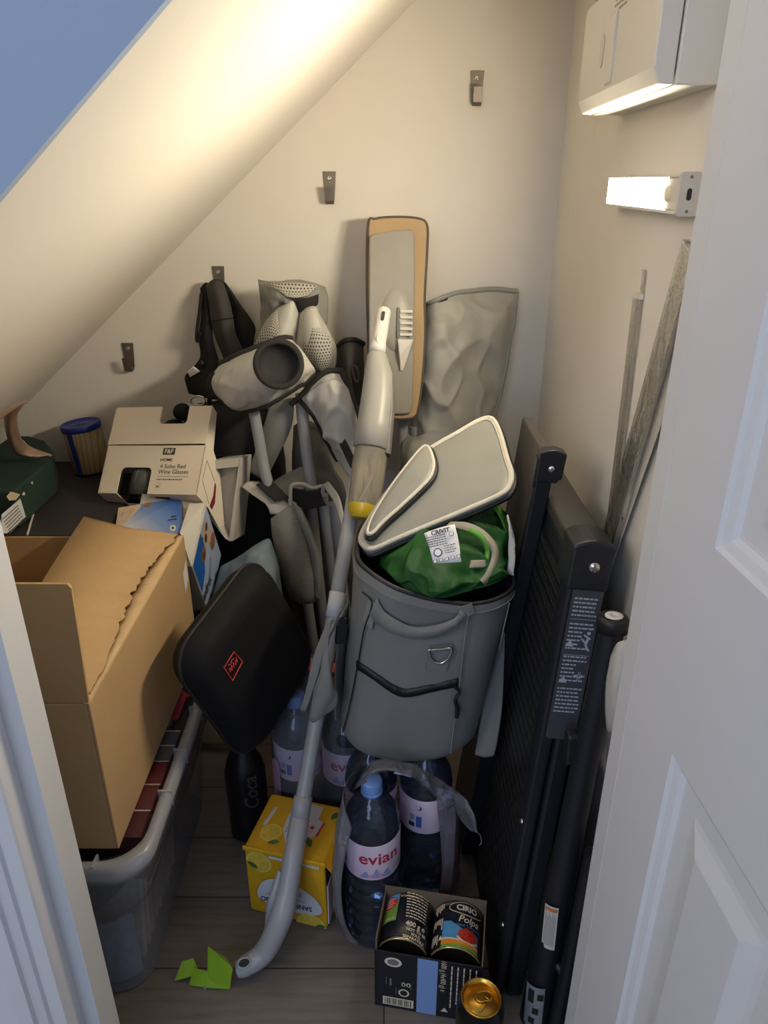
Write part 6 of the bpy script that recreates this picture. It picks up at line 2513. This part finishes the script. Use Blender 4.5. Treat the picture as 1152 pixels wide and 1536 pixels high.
# the torn white top edge
b = B(m_bwhite)
e_ = [S_lf, S_top, S_top - N_ * 0.02 + Vector((0, 0, 0.004)), S_lf - N_ * 0.02]
b.slab([S_top + Vector((-0.002, 0, 0.002)), S_lf + Vector((-0.002, 0, 0.001)), at(270, 800, 1.20), at(284, 757, 1.245)], (0, 0, 0.002))
b.done('torn_top', t, label='white torn top edge')
b = B(mat('raw_board', (206, 186, 156), 0.85, var=0.06))
b.net([[(274, 756, 1.25), (285, 764, 1.245), (302, 763, 1.25)], [(273, 775, 1.24), (286, 778, 1.232), (298, 775, 1.235)], [(279, 784, 1.23), (288, 789, 1.225), (295, 783, 1.225)]], 12, 12, wr=0.003, wscale=60)
b.done('torn_flap', t, solid=0.0012, label='torn piece of raw board')
# the blue upper panel
b = B(m_bsky)
TP = [at(178, 762, 1.25), at(272, 746, 1.262), at(274, 800, 1.205), at(172, 800, 1.195)]
b.slab(TP, (0, 0.0, -0.002))
tpn = b.done('top_panel', t, label='blue printed top panel')
tn = (TP[1] - TP[0]).cross(TP[3] - TP[0]).normalized()
if tn.y > 0:
    tn = -tn
b = B(m_fur)


def tp(a, c_, off):
    return TP[0].lerp(TP[1], a).lerp(TP[3].lerp(TP[2], a), c_) + tn * off


def tpoly(bb, pts, off, m):
    bb.add([tp(p[0], p[1], off) for p in pts], [tuple(range(len(pts)))], m)


tpoly(b, [(0.0, 0.0), (0.36, 0.0), (0.34, 0.3), (0.28, 0.6), (0.22, 1), (0, 1)], 0.0008, m_fur)
tpoly(b, [(0.42, 0.0), (0.54, 0.0), (0.52, 0.4), (0.46, 0.7), (0.40, 1), (0.32, 1), (0.38, 0.5)], 0.0010, m_furb)
tpoly(b, [(0.17 + .12 * math.cos(k * PI / 10), 0.42 + .25 * math.sin(k * PI / 10)) for k in range(20)], 0.0012, m_furb)
tpoly(b, [(0.15 + .05 * math.cos(k * PI / 10), 0.45 + .1 * math.sin(k * PI / 10)) for k in range(20)], 0.0014, m_furd)
for cx, cy in ((0.53, 0.6), (0.86, 0.86)):
    tpoly(b, [(cx + .045 * math.cos(k * PI / 10), cy + .09 * math.sin(k * PI / 10)) for k in range(20)], 0.0012, m_bwhite)
    tpoly(b, [(cx + .02 * math.cos(k * PI / 10), cy + .04 * math.sin(k * PI / 10)) for k in range(20)], 0.0014, m_navy)
for k in range(2):
    tpoly(b, [(0.60, 0.55 + k * 0.09), (0.92, 0.50 + k * 0.09), (0.92, 0.54 + k * 0.09), (0.60, 0.59 + k * 0.09)], 0.0012, m_navy)
b.done('top_print', tpn)

# pale blue fabric bag tucked behind the black case
m_bluebag = fabric('pale_blue_fabric', (132, 150, 160), 0.7, coarse=0.5)
b = B(m_bluebag)
b.net([[(330, 850, 1.27), (352, 838, 1.26), (380, 820, 1.25), (404, 808, 1.25), (416, 835, 1.24)], [(322, 880, 1.25), (350, 858, 1.23), (380, 840, 1.215), (402, 835, 1.22), (420, 860, 1.22)],
       [(315, 910, 1.22), (350, 890, 1.20), (380, 880, 1.19), (405, 880, 1.19), (425, 900, 1.20)], [(300, 960, 1.2), (345, 950, 1.18), (380, 940, 1.18), (410, 935, 1.18), (432, 950, 1.19)],
       [(310, 1080, 1.2), (345, 1080, 1.2), (380, 1080, 1.2), (410, 1080, 1.2), (430, 1080, 1.2)]], 26, 26, wr=0.010, wscale=30)
tag(b.done('cloth_bag', solid=0.003, loc=(-.22, 1.22, .05)), 'pale blue-grey cloth bag behind the top of the black case', 'bag')

# ================================================================== black hard case with a red diamond mark
m_eva = fabric('black_case_cloth', (15, 15, 18), 0.75, weave=2200, coarse=0.12, spec=0.25)
m_rlog = mat('red_logo', (214, 62, 54), 0.5, var=0.04)
cL = at(293, 992, 0.842)
cT = at(396, 852, 1.005)
e1 = (cT - cL)
cB = at(374, 1163, 0.852)
e2 = (cB - cL)
ex = e1.normalized()
ey = (e2 - ex * e2.dot(ex)).normalized()
ez = ex.cross(ey)
if ez.y > 0:
    ez = -ez
w1, w2 = e1.length + 0.02, e2.length
EC = Fr((0, 0, 0))
EC.o, EC.x, EC.y, EC.z = cL + ex * (w1 / 2 - 0.005) + ey * (w2 / 2), ex, ey, ez
t = thing('hard_case', 'black zipped hard case with a red diamond mark, propped on its corner against the tub', 'case', EC.p(0, w2 / 2, -0.05))
b = B(m_eva)


def er(gr, z, r):
    return [EC.p(q[0], q[1], z) for q in rrect(w1 + 2 * gr, w2 + 2 * gr, r, 10)]


b.loft([er(-0.030, 0.0, 0.03), er(-0.014, -0.0015, 0.036), er(-0.004, -0.006, 0.042), er(0.004, -0.016, 0.046), er(0.009, -0.030, 0.048)])
b.done('front_shell', t, label='domed front shell')
b = B(m_eva)
b.loft([er(0.009, -0.0345, 0.048), er(0.006, -0.046, 0.046), er(0.0, -0.058, 0.042), er(-0.012, -0.066, 0.036), er(-0.03, -0.068, 0.03)])
b.done('back_shell', t)
b = B(m_zip)
b.loft([er(0.0105, -0.0295, 0.049), er(0.012, -0.031, 0.049), er(0.012, -0.034, 0.049), er(0.0105, -0.0355, 0.049)], cap0=True, cap1=True)
b.done('zip', t, label='zip running round the edge')
b = B(m_rlog)
lo = at(349, 998, 1.0)
lr = ray(349, 998)
c_o = Vector((0, 0, CAM_H))
lo = c_o + lr * ((EC.o - c_o).dot(ez) / lr.dot(ez))
dpts = [onplane(q[0], q[1], EC.o, ez) + ez * 0.0012 for q in ((350, 978), (363, 992), (348, 1021), (335, 1001))]
b.tube(dpts, 0.0009, 6, closed=True)
b.done('logo_outline', t, label='red diamond outline')
scr = [(345, 1008), (343, 1002), (347, 1005), (346, 998), (350, 1001), (349, 994), (353, 997), (352, 990), (355, 993), (353, 986)]
b = B(m_rlog)
b.tube([onplane(q.x, q.y, EC.o, ez) + ez * 0.0012 for q in crom([(q[0], q[1], 0) for q in scr], 50)], 0.00075, 6)
b.tube([onplane(q.x, q.y, EC.o, ez) + ez * 0.0012 for q in crom([(341, 998, 0), (345, 996, 0), (347, 990, 0), (350, 988, 0)], 12)], 0.0007, 6)
b.done('logo_script', t, label='red script lettering in the diamond')
# ================================================================== folded grey camping chairs against the back wall
m_ch = fabric('chair_grey', (136, 136, 130), 0.5, coarse=0.22, spec=0.45)
m_chl = fabric('chair_light_grey', (182, 180, 170), 0.42, coarse=0.25, spec=0.55)
m_chs = fabric('chair_silver', (192, 190, 182), 0.34, coarse=0.3, spec=0.7)
m_chm = fabric('chair_mid_grey', (156, 154, 145), 0.45, coarse=0.25, spec=0.5)
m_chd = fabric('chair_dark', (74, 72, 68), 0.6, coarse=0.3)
m_trim = fabric('charcoal_binding', (42, 40, 38), 0.75, weave=2000, coarse=0.4)
m_mesh = mesh_fabric('air_mesh', (176, 172, 160), (60, 58, 54), 175.0)
m_mesh2 = mesh_fabric('pocket_mesh', (146, 144, 138), (66, 65, 64), 260.0, 0.24)
m_pole = mat('grey_tube', (150, 151, 154), 0.35, 0.1, var=0.03)
m_cupm = mat('dark_net', (30, 30, 30), 0.8, var=0.3, vscale=500)

t = thing('camping_chair', 'folded grey camping chair with mesh headrest and round cup holder, left of the mop', 'camping chair', (-0.12, 1.33, 0))
# headrest roll
b = B(m_ch)
b.net([[(387, 419, 1.47), (412, 423, 1.44), (440, 420, 1.44), (466, 423, 1.44), (488, 431, 1.47)], [(389, 436, 1.45), (412, 440, 1.405), (440, 446, 1.40), (468, 440, 1.405), (492, 448, 1.44)],
       [(391, 470, 1.45), (412, 465, 1.41), (440, 468, 1.415), (470, 470, 1.405), (491, 480, 1.43)], [(388, 515, 1.45), (410, 515, 1.42), (440, 520, 1.42), (466, 520, 1.41), (484, 515, 1.43)],
       [(380, 570, 1.45), (410, 575, 1.43), (440, 580, 1.43), (466, 580, 1.43), (482, 570, 1.44)]], 50, 50, wr=0.004, wscale=26, crease=0.005, cscale=16)
head = b.done('headrest', t, solid=0.006, label='padded grey headrest')
b = B(m_mesh)
b.net([[(397, 421, 1.425), (420, 424, 1.405), (446, 424, 1.402), (475, 428, 1.41)], [(408, 432, 1.408), (424, 437, 1.392), (446, 439, 1.388), (470, 436, 1.398)], [(420, 440, 1.402), (430, 445, 1.386), (446, 446, 1.383), (462, 443, 1.392)]], 24, 14, wr=0.002)
b.done('mesh_lining', head, solid=0.002, label='air mesh inside the fold')
b = B(m_trim)
b.net([[(443, 446, 1.388), (460, 447, 1.385), (478, 441, 1.39)], [(447, 458, 1.388), (461, 460, 1.385), (477, 456, 1.39)], [(449, 469, 1.39), (455, 466, 1.388), (470, 461, 1.39)]], 12, 8)
b.done('dark_strap', head, solid=0.002)
b = B(m_chl)
b.net([[(416, 462, 1.39), (428, 456, 1.38), (440, 452, 1.378), (448, 470, 1.385)], [(404, 480, 1.385), (424, 482, 1.365), (440, 485, 1.368), (448, 492, 1.38)], [(392, 505, 1.39), (416, 510, 1.36), (436, 512, 1.368), (446, 516, 1.38)], [(382, 535, 1.40), (410, 535, 1.37), (432, 535, 1.37), (444, 540, 1.38)]], 20, 20, wr=0.004, wscale=30)
b.done('wing', head, solid=0.005, label='left padded wing')
b = B(m_mesh)
b.net([[(408, 470, 1.380), (415, 466, 1.374), (417, 478, 1.368)], [(396, 486, 1.382), (408, 482, 1.368), (418, 490, 1.360)], [(387, 504, 1.386), (402, 502, 1.364), (416, 505, 1.356)], [(380, 524, 1.395), (396, 525, 1.374), (411, 524, 1.364)]], 16, 20)
b.done('mesh_panel', head, solid=0.001, label='pale air mesh panel')
b = B(m_chl)
b.net([[(450, 470, 1.385), (460, 461, 1.375), (474, 460, 1.375), (480, 474, 1.385)], [(446, 495, 1.375), (460, 488, 1.35), (478, 486, 1.35), (496, 500, 1.375)], [(443, 522, 1.375), (460, 518, 1.345), (484, 512, 1.345), (505, 522, 1.37)],
       [(446, 545, 1.375), (464, 545, 1.35), (488, 540, 1.35), (504, 545, 1.37)], [(468, 560, 1.375), (478, 563, 1.36), (492, 562, 1.36), (500, 562, 1.37)]], 24, 26, wr=0.003, wscale=30)
b.done('wing', head, solid=0.006, label='right padded wing')
b = B(m_mesh)
b.net([[(458, 484, 1.352), (466, 486, 1.345), (475, 489, 1.344)], [(456, 502, 1.350), (472, 500, 1.338), (492, 503, 1.342)], [(455, 522, 1.349), (474, 524, 1.336), (496, 522, 1.340)], [(462, 540, 1.350), (478, 542, 1.340), (496, 540, 1.342)], [(472, 556, 1.356), (482, 557, 1.350), (494, 554, 1.350)]], 22, 26)
b.done('mesh_panel', head, solid=0.001, label='pale air mesh panel')
# armrest with cup holder
b = B(m_chs)
b.net([[(331, 546, 1.33), (362, 531, 1.315), (398, 517, 1.31), (424, 508, 1.32), (436, 508, 1.34)], [(320, 560, 1.315), (356, 553, 1.275), (400, 540, 1.262), (436, 530, 1.27), (455, 528, 1.30)],
       [(315, 576, 1.31), (350, 582, 1.262), (398, 570, 1.245), (444, 556, 1.255), (468, 548, 1.29)], [(324, 592, 1.315), (354, 606, 1.27), (396, 594, 1.25), (438, 574, 1.262), (472, 554, 1.295)],
       [(345, 607, 1.33), (366, 616, 1.30), (400, 606, 1.28), (438, 585, 1.285), (472, 560, 1.305)]], 60, 50, wr=0.005, wscale=20, seed=4, crease=0.004, cscale=14)
arm = b.done('armrest', t, solid=0.005, label='silver-grey armrest sleeve')
g = b.grid
b = B(m_trim)
b.tube([p for p in g[0]], 0.006, 8)
b.done('binding', arm)
b = B(m_trim)
b.tube([r[0] for r in g[12:]] + [p for p in g[-1]], 0.0055, 8)
b.done('binding', arm)
cn = (Vector((0, 0, CAM_H)) - at(418, 546, 1.25)).normalized()
cn = (cn + Vector((0.05, 0, 0.12))).normalized()
cc = at(418, 546, 1.226)
cf = Fr(cc, (1, 0, 0), z=cn)
cf.z = cn
cf.x = (Vector((1, 0, -0.12)) - cn * Vector((1, 0, -0.12)).dot(cn)).normalized()
cf.y = cf.z.cross(cf.x)
b = B(m_trim)
b.lathe(cf, [(0.0325, -0.004), (0.033, 0.003), (0.036, 0.005), (0.0415, 0.004), (0.043, 0.0), (0.042, -0.005)], 44)
cup = b.done('cup_ring', arm, label='charcoal ring of the cup holder')
b = B(m_cupm)
b.lathe(cf, [(0, -0.016), (0.02, -0.015), (0.030, -0.010), (0.0335, -0.001)], 40)
b.done('cup_net', cup, label='dark net inside the cup holder')
# front poles
for pts, r in (([(379, 608, 1.315), (386, 645, 1.312), (396, 700, 1.305), (406, 738, 1.295)], 0.0105), ([(452, 590, 1.335), (454, 625, 1.33), (460, 680, 1.325), (468, 735, 1.315)], 0.0115)):
    b = B(m_pole)
    b.tube([at(*q) for q in pts], r, 16, n=20)
    b.done('pole', t)
# lower leg tubes down to the floor
for (x0, y0, Y0, x1, Y1) in ((440, 755, 1.31, 488, 1.30), (466, 745, 1.32, 500, 1.33), (484, 742, 1.33, 520, 1.36), (500, 755, 1.335, 535, 1.38)):
    a = at(x0, y0, Y0)
    r_ = ray(x1, 1085)
    q = Vector((r_.x * Y1 / r_.y, Y1, 0.012))
    b = B(m_pole)
    b.tube([a, q], 0.0105, 14)
    lg = b.done('leg', t)
    b = B(m_black)
    dd = (q - a).normalized()
    b.tube([q - dd * 0.03, q + dd * 0.010], 0.0135, 14)
    b.done('foot', lg, label='black rubber foot')
# hanging seat and back panels
b = B(m_ch)
b.net([[(404, 610, 1.36), (424, 600, 1.355), (442, 596, 1.36)], [(392, 650, 1.355), (415, 645, 1.345), (437, 640, 1.35)], [(378, 690, 1.36), (398, 690, 1.35), (414, 690, 1.355)], [(370, 706, 1.365), (384, 715, 1.36), (398, 722, 1.36)]], 16, 20, wr=0.004)
b.done('side_panel', t, solid=0.003)
b = B(m_chs)
b.net([[(450, 598, 1.325), (470, 574, 1.32), (490, 558, 1.318), (512, 556, 1.325)], [(462, 612, 1.315), (484, 596, 1.29), (508, 590, 1.285), (530, 606, 1.31)], [(474, 628, 1.315), (500, 640, 1.285), (526, 650, 1.285), (546, 655, 1.31)],
       [(486, 650, 1.32), (512, 680, 1.295), (534, 700, 1.295), (552, 705, 1.31)], [(508, 690, 1.325), (528, 722, 1.31), (542, 745, 1.305), (556, 752, 1.31)]], 50, 50, wr=0.005, wscale=18, seed=8, crease=0.007, cscale=12)
pn = b.done('back_panel', t, solid=0.004, label='silver-grey back panel with charcoal binding')
g = b.grid
b = B(m_trim)
b.tube([r[0] for r in g] , 0.0055, 8)
b.done('binding', pn)
b = B(m_trim)
b.tube([at(436, 606, 1.33)] + g[0] + [r[-1] for r in g], 0.0058, 8)
b.done('binding', pn)
b = B(m_ch)
b.net([[(452, 602, 1.318), (468, 584, 1.31), (484, 572, 1.302)], [(460, 610, 1.312), (474, 596, 1.302), (490, 580, 1.296)], [(464, 616, 1.310), (478, 604, 1.302), (494, 590, 1.292)]], 10, 8, wr=0.001)
b.done('stitched_patch', pn, solid=0.002)
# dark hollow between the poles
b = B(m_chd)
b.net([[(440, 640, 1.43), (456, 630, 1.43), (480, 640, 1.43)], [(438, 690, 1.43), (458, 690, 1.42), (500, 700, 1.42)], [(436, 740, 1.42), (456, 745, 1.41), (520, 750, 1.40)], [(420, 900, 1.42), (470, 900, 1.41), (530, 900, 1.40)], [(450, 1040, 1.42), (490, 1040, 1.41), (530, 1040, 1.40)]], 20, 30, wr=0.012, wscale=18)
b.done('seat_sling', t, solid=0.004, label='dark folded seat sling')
b = B(m_ch)
b.net([[(395, 735, 1.33), (420, 715, 1.36), (452, 700, 1.375)], [(412, 742, 1.31), (436, 724, 1.34), (462, 712, 1.36)], [(425, 752, 1.30), (448, 738, 1.325), (474, 728, 1.34)]], 14, 12, wr=0.004)
b.done('seat_edge', t, solid=0.004)
# pale corner with a dark pad, and the mesh side pocket
b = B(m_chl)
b.net([[(362, 730, 1.305), (372, 722, 1.31), (388, 722, 1.315)], [(378, 742, 1.29), (386, 733, 1.292), (400, 735, 1.30)], [(398, 756, 1.275), (408, 752, 1.278), (424, 748, 1.29)], [(406, 772, 1.27), (420, 770, 1.268), (436, 758, 1.28)]], 12, 20, wr=0.003, wscale=40)
cr = b.done('seat_corner', t, solid=0.005, label='pale seat corner')
b = B(m_trim)
b.net([[(384, 727, 1.290), (404, 716, 1.30)], [(412, 752, 1.265), (434, 746, 1.275)]], 6, 6)
b.done('corner_pad', cr, solid=0.003)
b = B(m_mesh2)
b.net([[(406, 778, 1.268), (420, 768, 1.262), (434, 758, 1.27), (446, 760, 1.275)], [(408, 805, 1.262), (424, 800, 1.238), (442, 795, 1.24), (460, 795, 1.265)], [(415, 835, 1.258), (432, 832, 1.225), (450, 828, 1.228), (470, 830, 1.258)],
       [(424, 868, 1.255), (440, 868, 1.225), (458, 866, 1.228), (478, 868, 1.255)], [(432, 893, 1.252), (446, 898, 1.235), (462, 898, 1.236), (480, 893, 1.252)], [(444, 903, 1.25), (454, 906, 1.245), (466, 906, 1.245), (476, 902, 1.25)]], 26, 36, wr=0.003, wscale=30)
pk = b.done('mesh_pocket', t, solid=0.003, label='mesh side pocket')
b = B(m_ch)
b.net([[(438, 752, 1.262), (446, 758, 1.258), (452, 762, 1.262)], [(452, 790, 1.252), (462, 793, 1.244), (470, 800, 1.25)], [(464, 828, 1.250), (474, 832, 1.238), (482, 842, 1.25)], [(468, 865, 1.248), (476, 872, 1.238), (483, 880, 1.25)], [(466, 890, 1.25), (474, 898, 1.242), (480, 902, 1.25)]], 8, 26, wr=0.002)
b.done('pocket_edge', pk, solid=0.004)
b = B(m_trim)
b.net([[(438, 732, 1.29), (460, 736, 1.292), (482, 735, 1.295)], [(438, 750, 1.288), (462, 752, 1.292), (484, 750, 1.295)], [(436, 772, 1.286), (460, 765, 1.29), (490, 758, 1.295)]], 12, 8)
b.done('pocket_opening', pk, solid=0.003)
b = B(m_chl)
b.tube([at(*q) for q in ((436, 772, 1.275), (436, 745, 1.275), (438, 728, 1.275), (455, 726, 1.275), (470, 732, 1.275), (483, 729, 1.28), (484, 740, 1.285))], 0.0035, 8, n=36)
b.done('opening_trim', pk)

# crossing straps between the chair and the bag
b = B(m_trim)
b.net([[(497, 640, 1.29), (506, 634, 1.29)], [(520, 690, 1.27), (530, 684, 1.27)], [(545, 740, 1.25), (556, 733, 1.25)], [(562, 775, 1.22), (572, 768, 1.22)]], 4, 20)
b.done('diagonal_strap', t, solid=0.003)
b = B(m_chl)
b.net([[(482, 727, 1.31), (492, 722, 1.31)], [(500, 752, 1.28), (508, 745, 1.28)], [(512, 790, 1.26), (518, 782, 1.26)]], 4, 14, wr=0.002)
b.done('seat_trim', t, solid=0.004)

# ---- the second chair, right of the mop head
t = thing('camping_chair', 'second folded camping chair, its grey back panel standing right of the mop head', 'camping chair', (0.08, 1.42, 0))
b = B(m_chm)
b.net([[(634, 462, 1.50), (652, 452, 1.45), (685, 440, 1.47), (735, 434, 1.50), (775, 437, 1.515)], [(634, 500, 1.48), (655, 495, 1.42), (690, 488, 1.435), (733, 484, 1.47), (769, 485, 1.505)],
       [(628, 545, 1.46), (652, 545, 1.405), (690, 540, 1.42), (727, 536, 1.46), (760, 538, 1.50)], [(622, 590, 1.45), (648, 592, 1.40), (686, 590, 1.415), (720, 586, 1.45), (750, 588, 1.49)],
       [(616, 640, 1.44), (645, 645, 1.40), (682, 640, 1.41), (712, 632, 1.44), (740, 634, 1.48)], [(612, 760, 1.41), (645, 770, 1.40), (680, 765, 1.41), (708, 755, 1.43), (728, 750, 1.46)]], 70, 80, wr=0.010, wscale=10, seed=3, crease=0.009, cscale=8)
bp = b.done('back_panel', t, solid=0.005, label='smooth grey back panel')
g = b.grid
b = B(m_ch)
b.tube(g[0], 0.0052, 8)
b.tube([r[-1] for r in g], 0.0042, 8)
b.done('hem', bp)
b = B(m_trim)
b.net([[(640, 453, 1.487), (655, 446, 1.462), (673, 441, 1.458)], [(640, 465, 1.472), (655, 455, 1.445), (671, 449, 1.448)]], 10, 5)
b.done('top_strap', bp, solid=0.002, label='dark strap at the top corner')
b = B(m_ch)
b.net([[(604, 645, 1.43), (622, 655, 1.39), (648, 645, 1.385), (680, 648, 1.40), (700, 640, 1.42)], [(602, 690, 1.38), (625, 680, 1.36), (650, 680, 1.36), (675, 675, 1.38), (695, 670, 1.40)], [(604, 760, 1.38), (625, 760, 1.36), (650, 760, 1.36), (675, 760, 1.38), (690, 760, 1.40)]], 26, 16, wr=0.012, wscale=22, seed=6)
b.done('seat_fold', t, solid=0.004)
for pts in ([(604, 628, 1.42), (606, 680, 1.41), (608, 760, 1.40)], [(622, 640, 1.43), (626, 700, 1.42), (632, 780, 1.41)]):
    q = at(*pts[-1])
    b = B(m_pole)
    b.tube([at(*pts[0]), q, Vector((q.x + 0.02, q.y + 0.01, 0.012))], 0.0105, 14)
    lg = b.done('leg', t)
    b = B(m_black)
    b.tube([Vector((q.x + 0.02, q.y + 0.01, 0.03)), Vector((q.x + 0.0205, q.y + 0.01, 0.002))], 0.0135, 14)
    b.done('foot', lg, label='black rubber foot')
# olive-dark sleeve left of the mop head
b = B(m_chd)
b.net([[(507, 520, 1.49), (518, 511, 1.47), (532, 510, 1.47), (545, 516, 1.49)], [(506, 545, 1.48), (518, 545, 1.45), (532, 545, 1.45), (546, 548, 1.48)], [(507, 575, 1.48), (520, 580, 1.45), (534, 582, 1.45), (548, 585, 1.48)], [(520, 620, 1.48), (530, 625, 1.46), (540, 625, 1.46), (552, 625, 1.48)]], 16, 20, wr=0.004)
sl = b.done('sleeve', t, solid=0.004, label='dark arm sleeve with charcoal binding')
g = b.grid
b = B(m_trim)
b.tube([r[0] for r in g[::-1]] + g[0], 0.0055, 8)
b.done('binding', sl)
b = B(m_steel)
b.tube([at(*q) for q in ((529, 552, 1.445), (533, 549, 1.442), (537, 556, 1.442), (538, 570, 1.442), (534, 572, 1.442), (530, 562, 1.445))], 0.002, 8, n=24, closed=True)
b.done('buckle', sl)
# ================================================================== black harness on the third hook
m_har = fabric('harness_charcoal', (62, 60, 58), 0.75, coarse=0.3)
m_harb = fabric('harness_black', (26, 26, 28), 0.8, coarse=0.35)
hp = at(327, 425, 1.50)
t = thing('harness', 'black padded harness hanging by its shoulder strap from a wall hook, behind the cartons', 'harness', hp)
b = B(m_har)
b.net([[(308, 428, 1.505), (320, 419, 1.50), (334, 420, 1.505)], [(312, 450, 1.49), (328, 448, 1.475), (344, 450, 1.485)], [(316, 480, 1.485), (332, 478, 1.465), (350, 477, 1.475)], [(322, 505, 1.485), (338, 503, 1.462), (354, 500, 1.47)], [(334, 535, 1.48), (350, 534, 1.462), (366, 528, 1.47)], [(340, 560, 1.47), (358, 560, 1.46), (374, 555, 1.47)]], 18, 34, wr=0.003)
sp_ = b.done('shoulder_pad', t, solid=0.010, label='charcoal padded shoulder strap')
b = B(m_harb)
b.tube([at(*q) for q in ((316, 482, 1.462), (332, 479, 1.452), (350, 477, 1.462))], 0.0012, 6, n=12)
b.done('seam', sp_)
b = B(m_harb)
b.net([[(328, 422, 1.51), (338, 424, 1.505), (346, 434, 1.51)], [(340, 445, 1.505), (352, 450, 1.495), (362, 458, 1.505)], [(348, 478, 1.50), (364, 482, 1.485), (382, 488, 1.505)], [(350, 505, 1.495), (366, 508, 1.48), (381, 508, 1.50)], [(352, 530, 1.49), (366, 530, 1.48), (378, 525, 1.495)]], 18, 28, wr=0.005)
b.done('chest_flap', t, solid=0.006, label='black chest flap')
b = B(m_harb)
b.net([[(300, 432, 1.515), (308, 424, 1.51), (316, 426, 1.51)], [(302, 465, 1.50), (309, 465, 1.49), (317, 468, 1.495)], [(298, 505, 1.495), (308, 508, 1.48), (320, 510, 1.485)], [(300, 535, 1.49), (314, 540, 1.475), (330, 545, 1.48)], [(288, 552, 1.48), (310, 560, 1.46), (334, 560, 1.465)], [(277, 566, 1.475), (306, 578, 1.45), (336, 585, 1.455)], [(283, 590, 1.47), (312, 598, 1.445), (345, 602, 1.45)]], 24, 40, wr=0.006)
b.done('strap', t, solid=0.006, label='black strap and side panel')
b = B(m_harb)
b.tube([at(*q) for q in ((302, 440, 1.505), (299, 470, 1.495), (295, 500, 1.485), (296, 512, 1.485), (300, 500, 1.48))], 0.0035, 8, n=24)
b.done('webbing', t)
b = B(m_whitep)
b.net([[(281, 558, 1.462), (290, 549, 1.46)], [(285, 566, 1.458), (300, 557, 1.455)]], 6, 6, bulge=0.001)
tg = b.done('care_tag', t, solid=0.0012, label='white care tag')
g = b.grid
b = B(m_grey)
for i in (2, 4):
    b.tube([g[i][k] + Vector((0, -0.0016, 0.0006)) for k in range(1, 6)], 0.0005, 4)
    b.done('print_line', tg)
    b = B(m_grey)
b = B(m_chrome)
b.tube([at(297 + 11 * math.cos(a * PI / 12), 601 + 7 * math.sin(a * PI / 12), 1.425) for a in range(24)], 0.0018, 8, closed=True)
b.done('ring', t, label='steel ring')
b = B(m_black)
b.lathe(Fr(at(304, 545, 1.47), (1, 0, 0), z=(0, -1, 0.2)), [(0, 0.006), (0.004, 0.006), (0.006, 0.0), (0.006, -0.003)], 16)
b.done('snap_button', t)
# the black bag below it, filling the corner behind the cartons
m_bagb = fabric('black_rucksack', (27, 27, 30), 0.75, coarse=0.4)
t = thing('rucksack', 'black rucksack in the shadow beneath the harness, between the cartons and the camping chair', 'bag', (-0.27, 1.42, 0))
b = B(m_bagb)
cx_, cy_ = -0.318, 1.450
rings = []
for z, sx, sy in ((0.004, .085, .06), (0.02, .098, .068), (0.2, .105, .072), (0.45, .108, .074), (0.58, .108, .072), (0.66, .10, .065), (0.70, .070, .045), (0.71, .02, .02)):
    rg = []
    for k in range(36):
        a = 2 * PI * k / 36
        x = sx * math.copysign(abs(math.cos(a)) ** 0.6, math.cos(a))
        y = sy * math.copysign(abs(math.sin(a)) ** 0.6, math.sin(a))
        w_ = 0.004 * noise.noise(Vector((x * 20, y * 20, z * 16)))
        rg.append(Vector((cx_ + x * (1 + w_ * 8), cy_ + y * (1 + w_ * 6), z)))
    rings.append(rg)
b.loft(rings)
b.done('body', t)
b = B(m_harb)
b.tube([Vector((cx_ - 0.03, cy_ - 0.02, 0.70)), Vector((cx_ - 0.025, cy_ - 0.03, 0.73)), Vector((cx_ + 0.02, cy_ - 0.03, 0.73)), Vector((cx_ + 0.03, cy_ - 0.02, 0.70))], 0.005, 8, n=20)
b.done('grab_loop', t)
b = B(m_zip)
b.tube([Vector((cx_ + 0.088 * math.sin(a), cy_ - 0.066 - 0.004 * math.cos(a), 0.56 - 0.0 + 0.06 * math.cos(a))) for a in [-1.3 + 0.2 * k for k in range(14)]], 0.0025, 6)
b.done('zip', t)
b = B(m_harb)
b.lathe(Fr(at(273, 618, 1.43), (1, 0, 0), z=(0.2, -1, 0.3)), [(0, 0.016), (0.011, 0.014), (0.017, 0.006), (0.018, -0.004), (0.012, -0.012), (0, -0.014)], 22)
b.lathe(Fr(at(262, 645, 1.425), (1, 0, 0), z=(0.2, -1, 0.3)), [(0, 0.016), (0.014, 0.014), (0.022, 0.006), (0.022, -0.004), (0.014, -0.012), (0, -0.014)], 22)
b.done('strap_pad', t, label='rounded black strap pad')
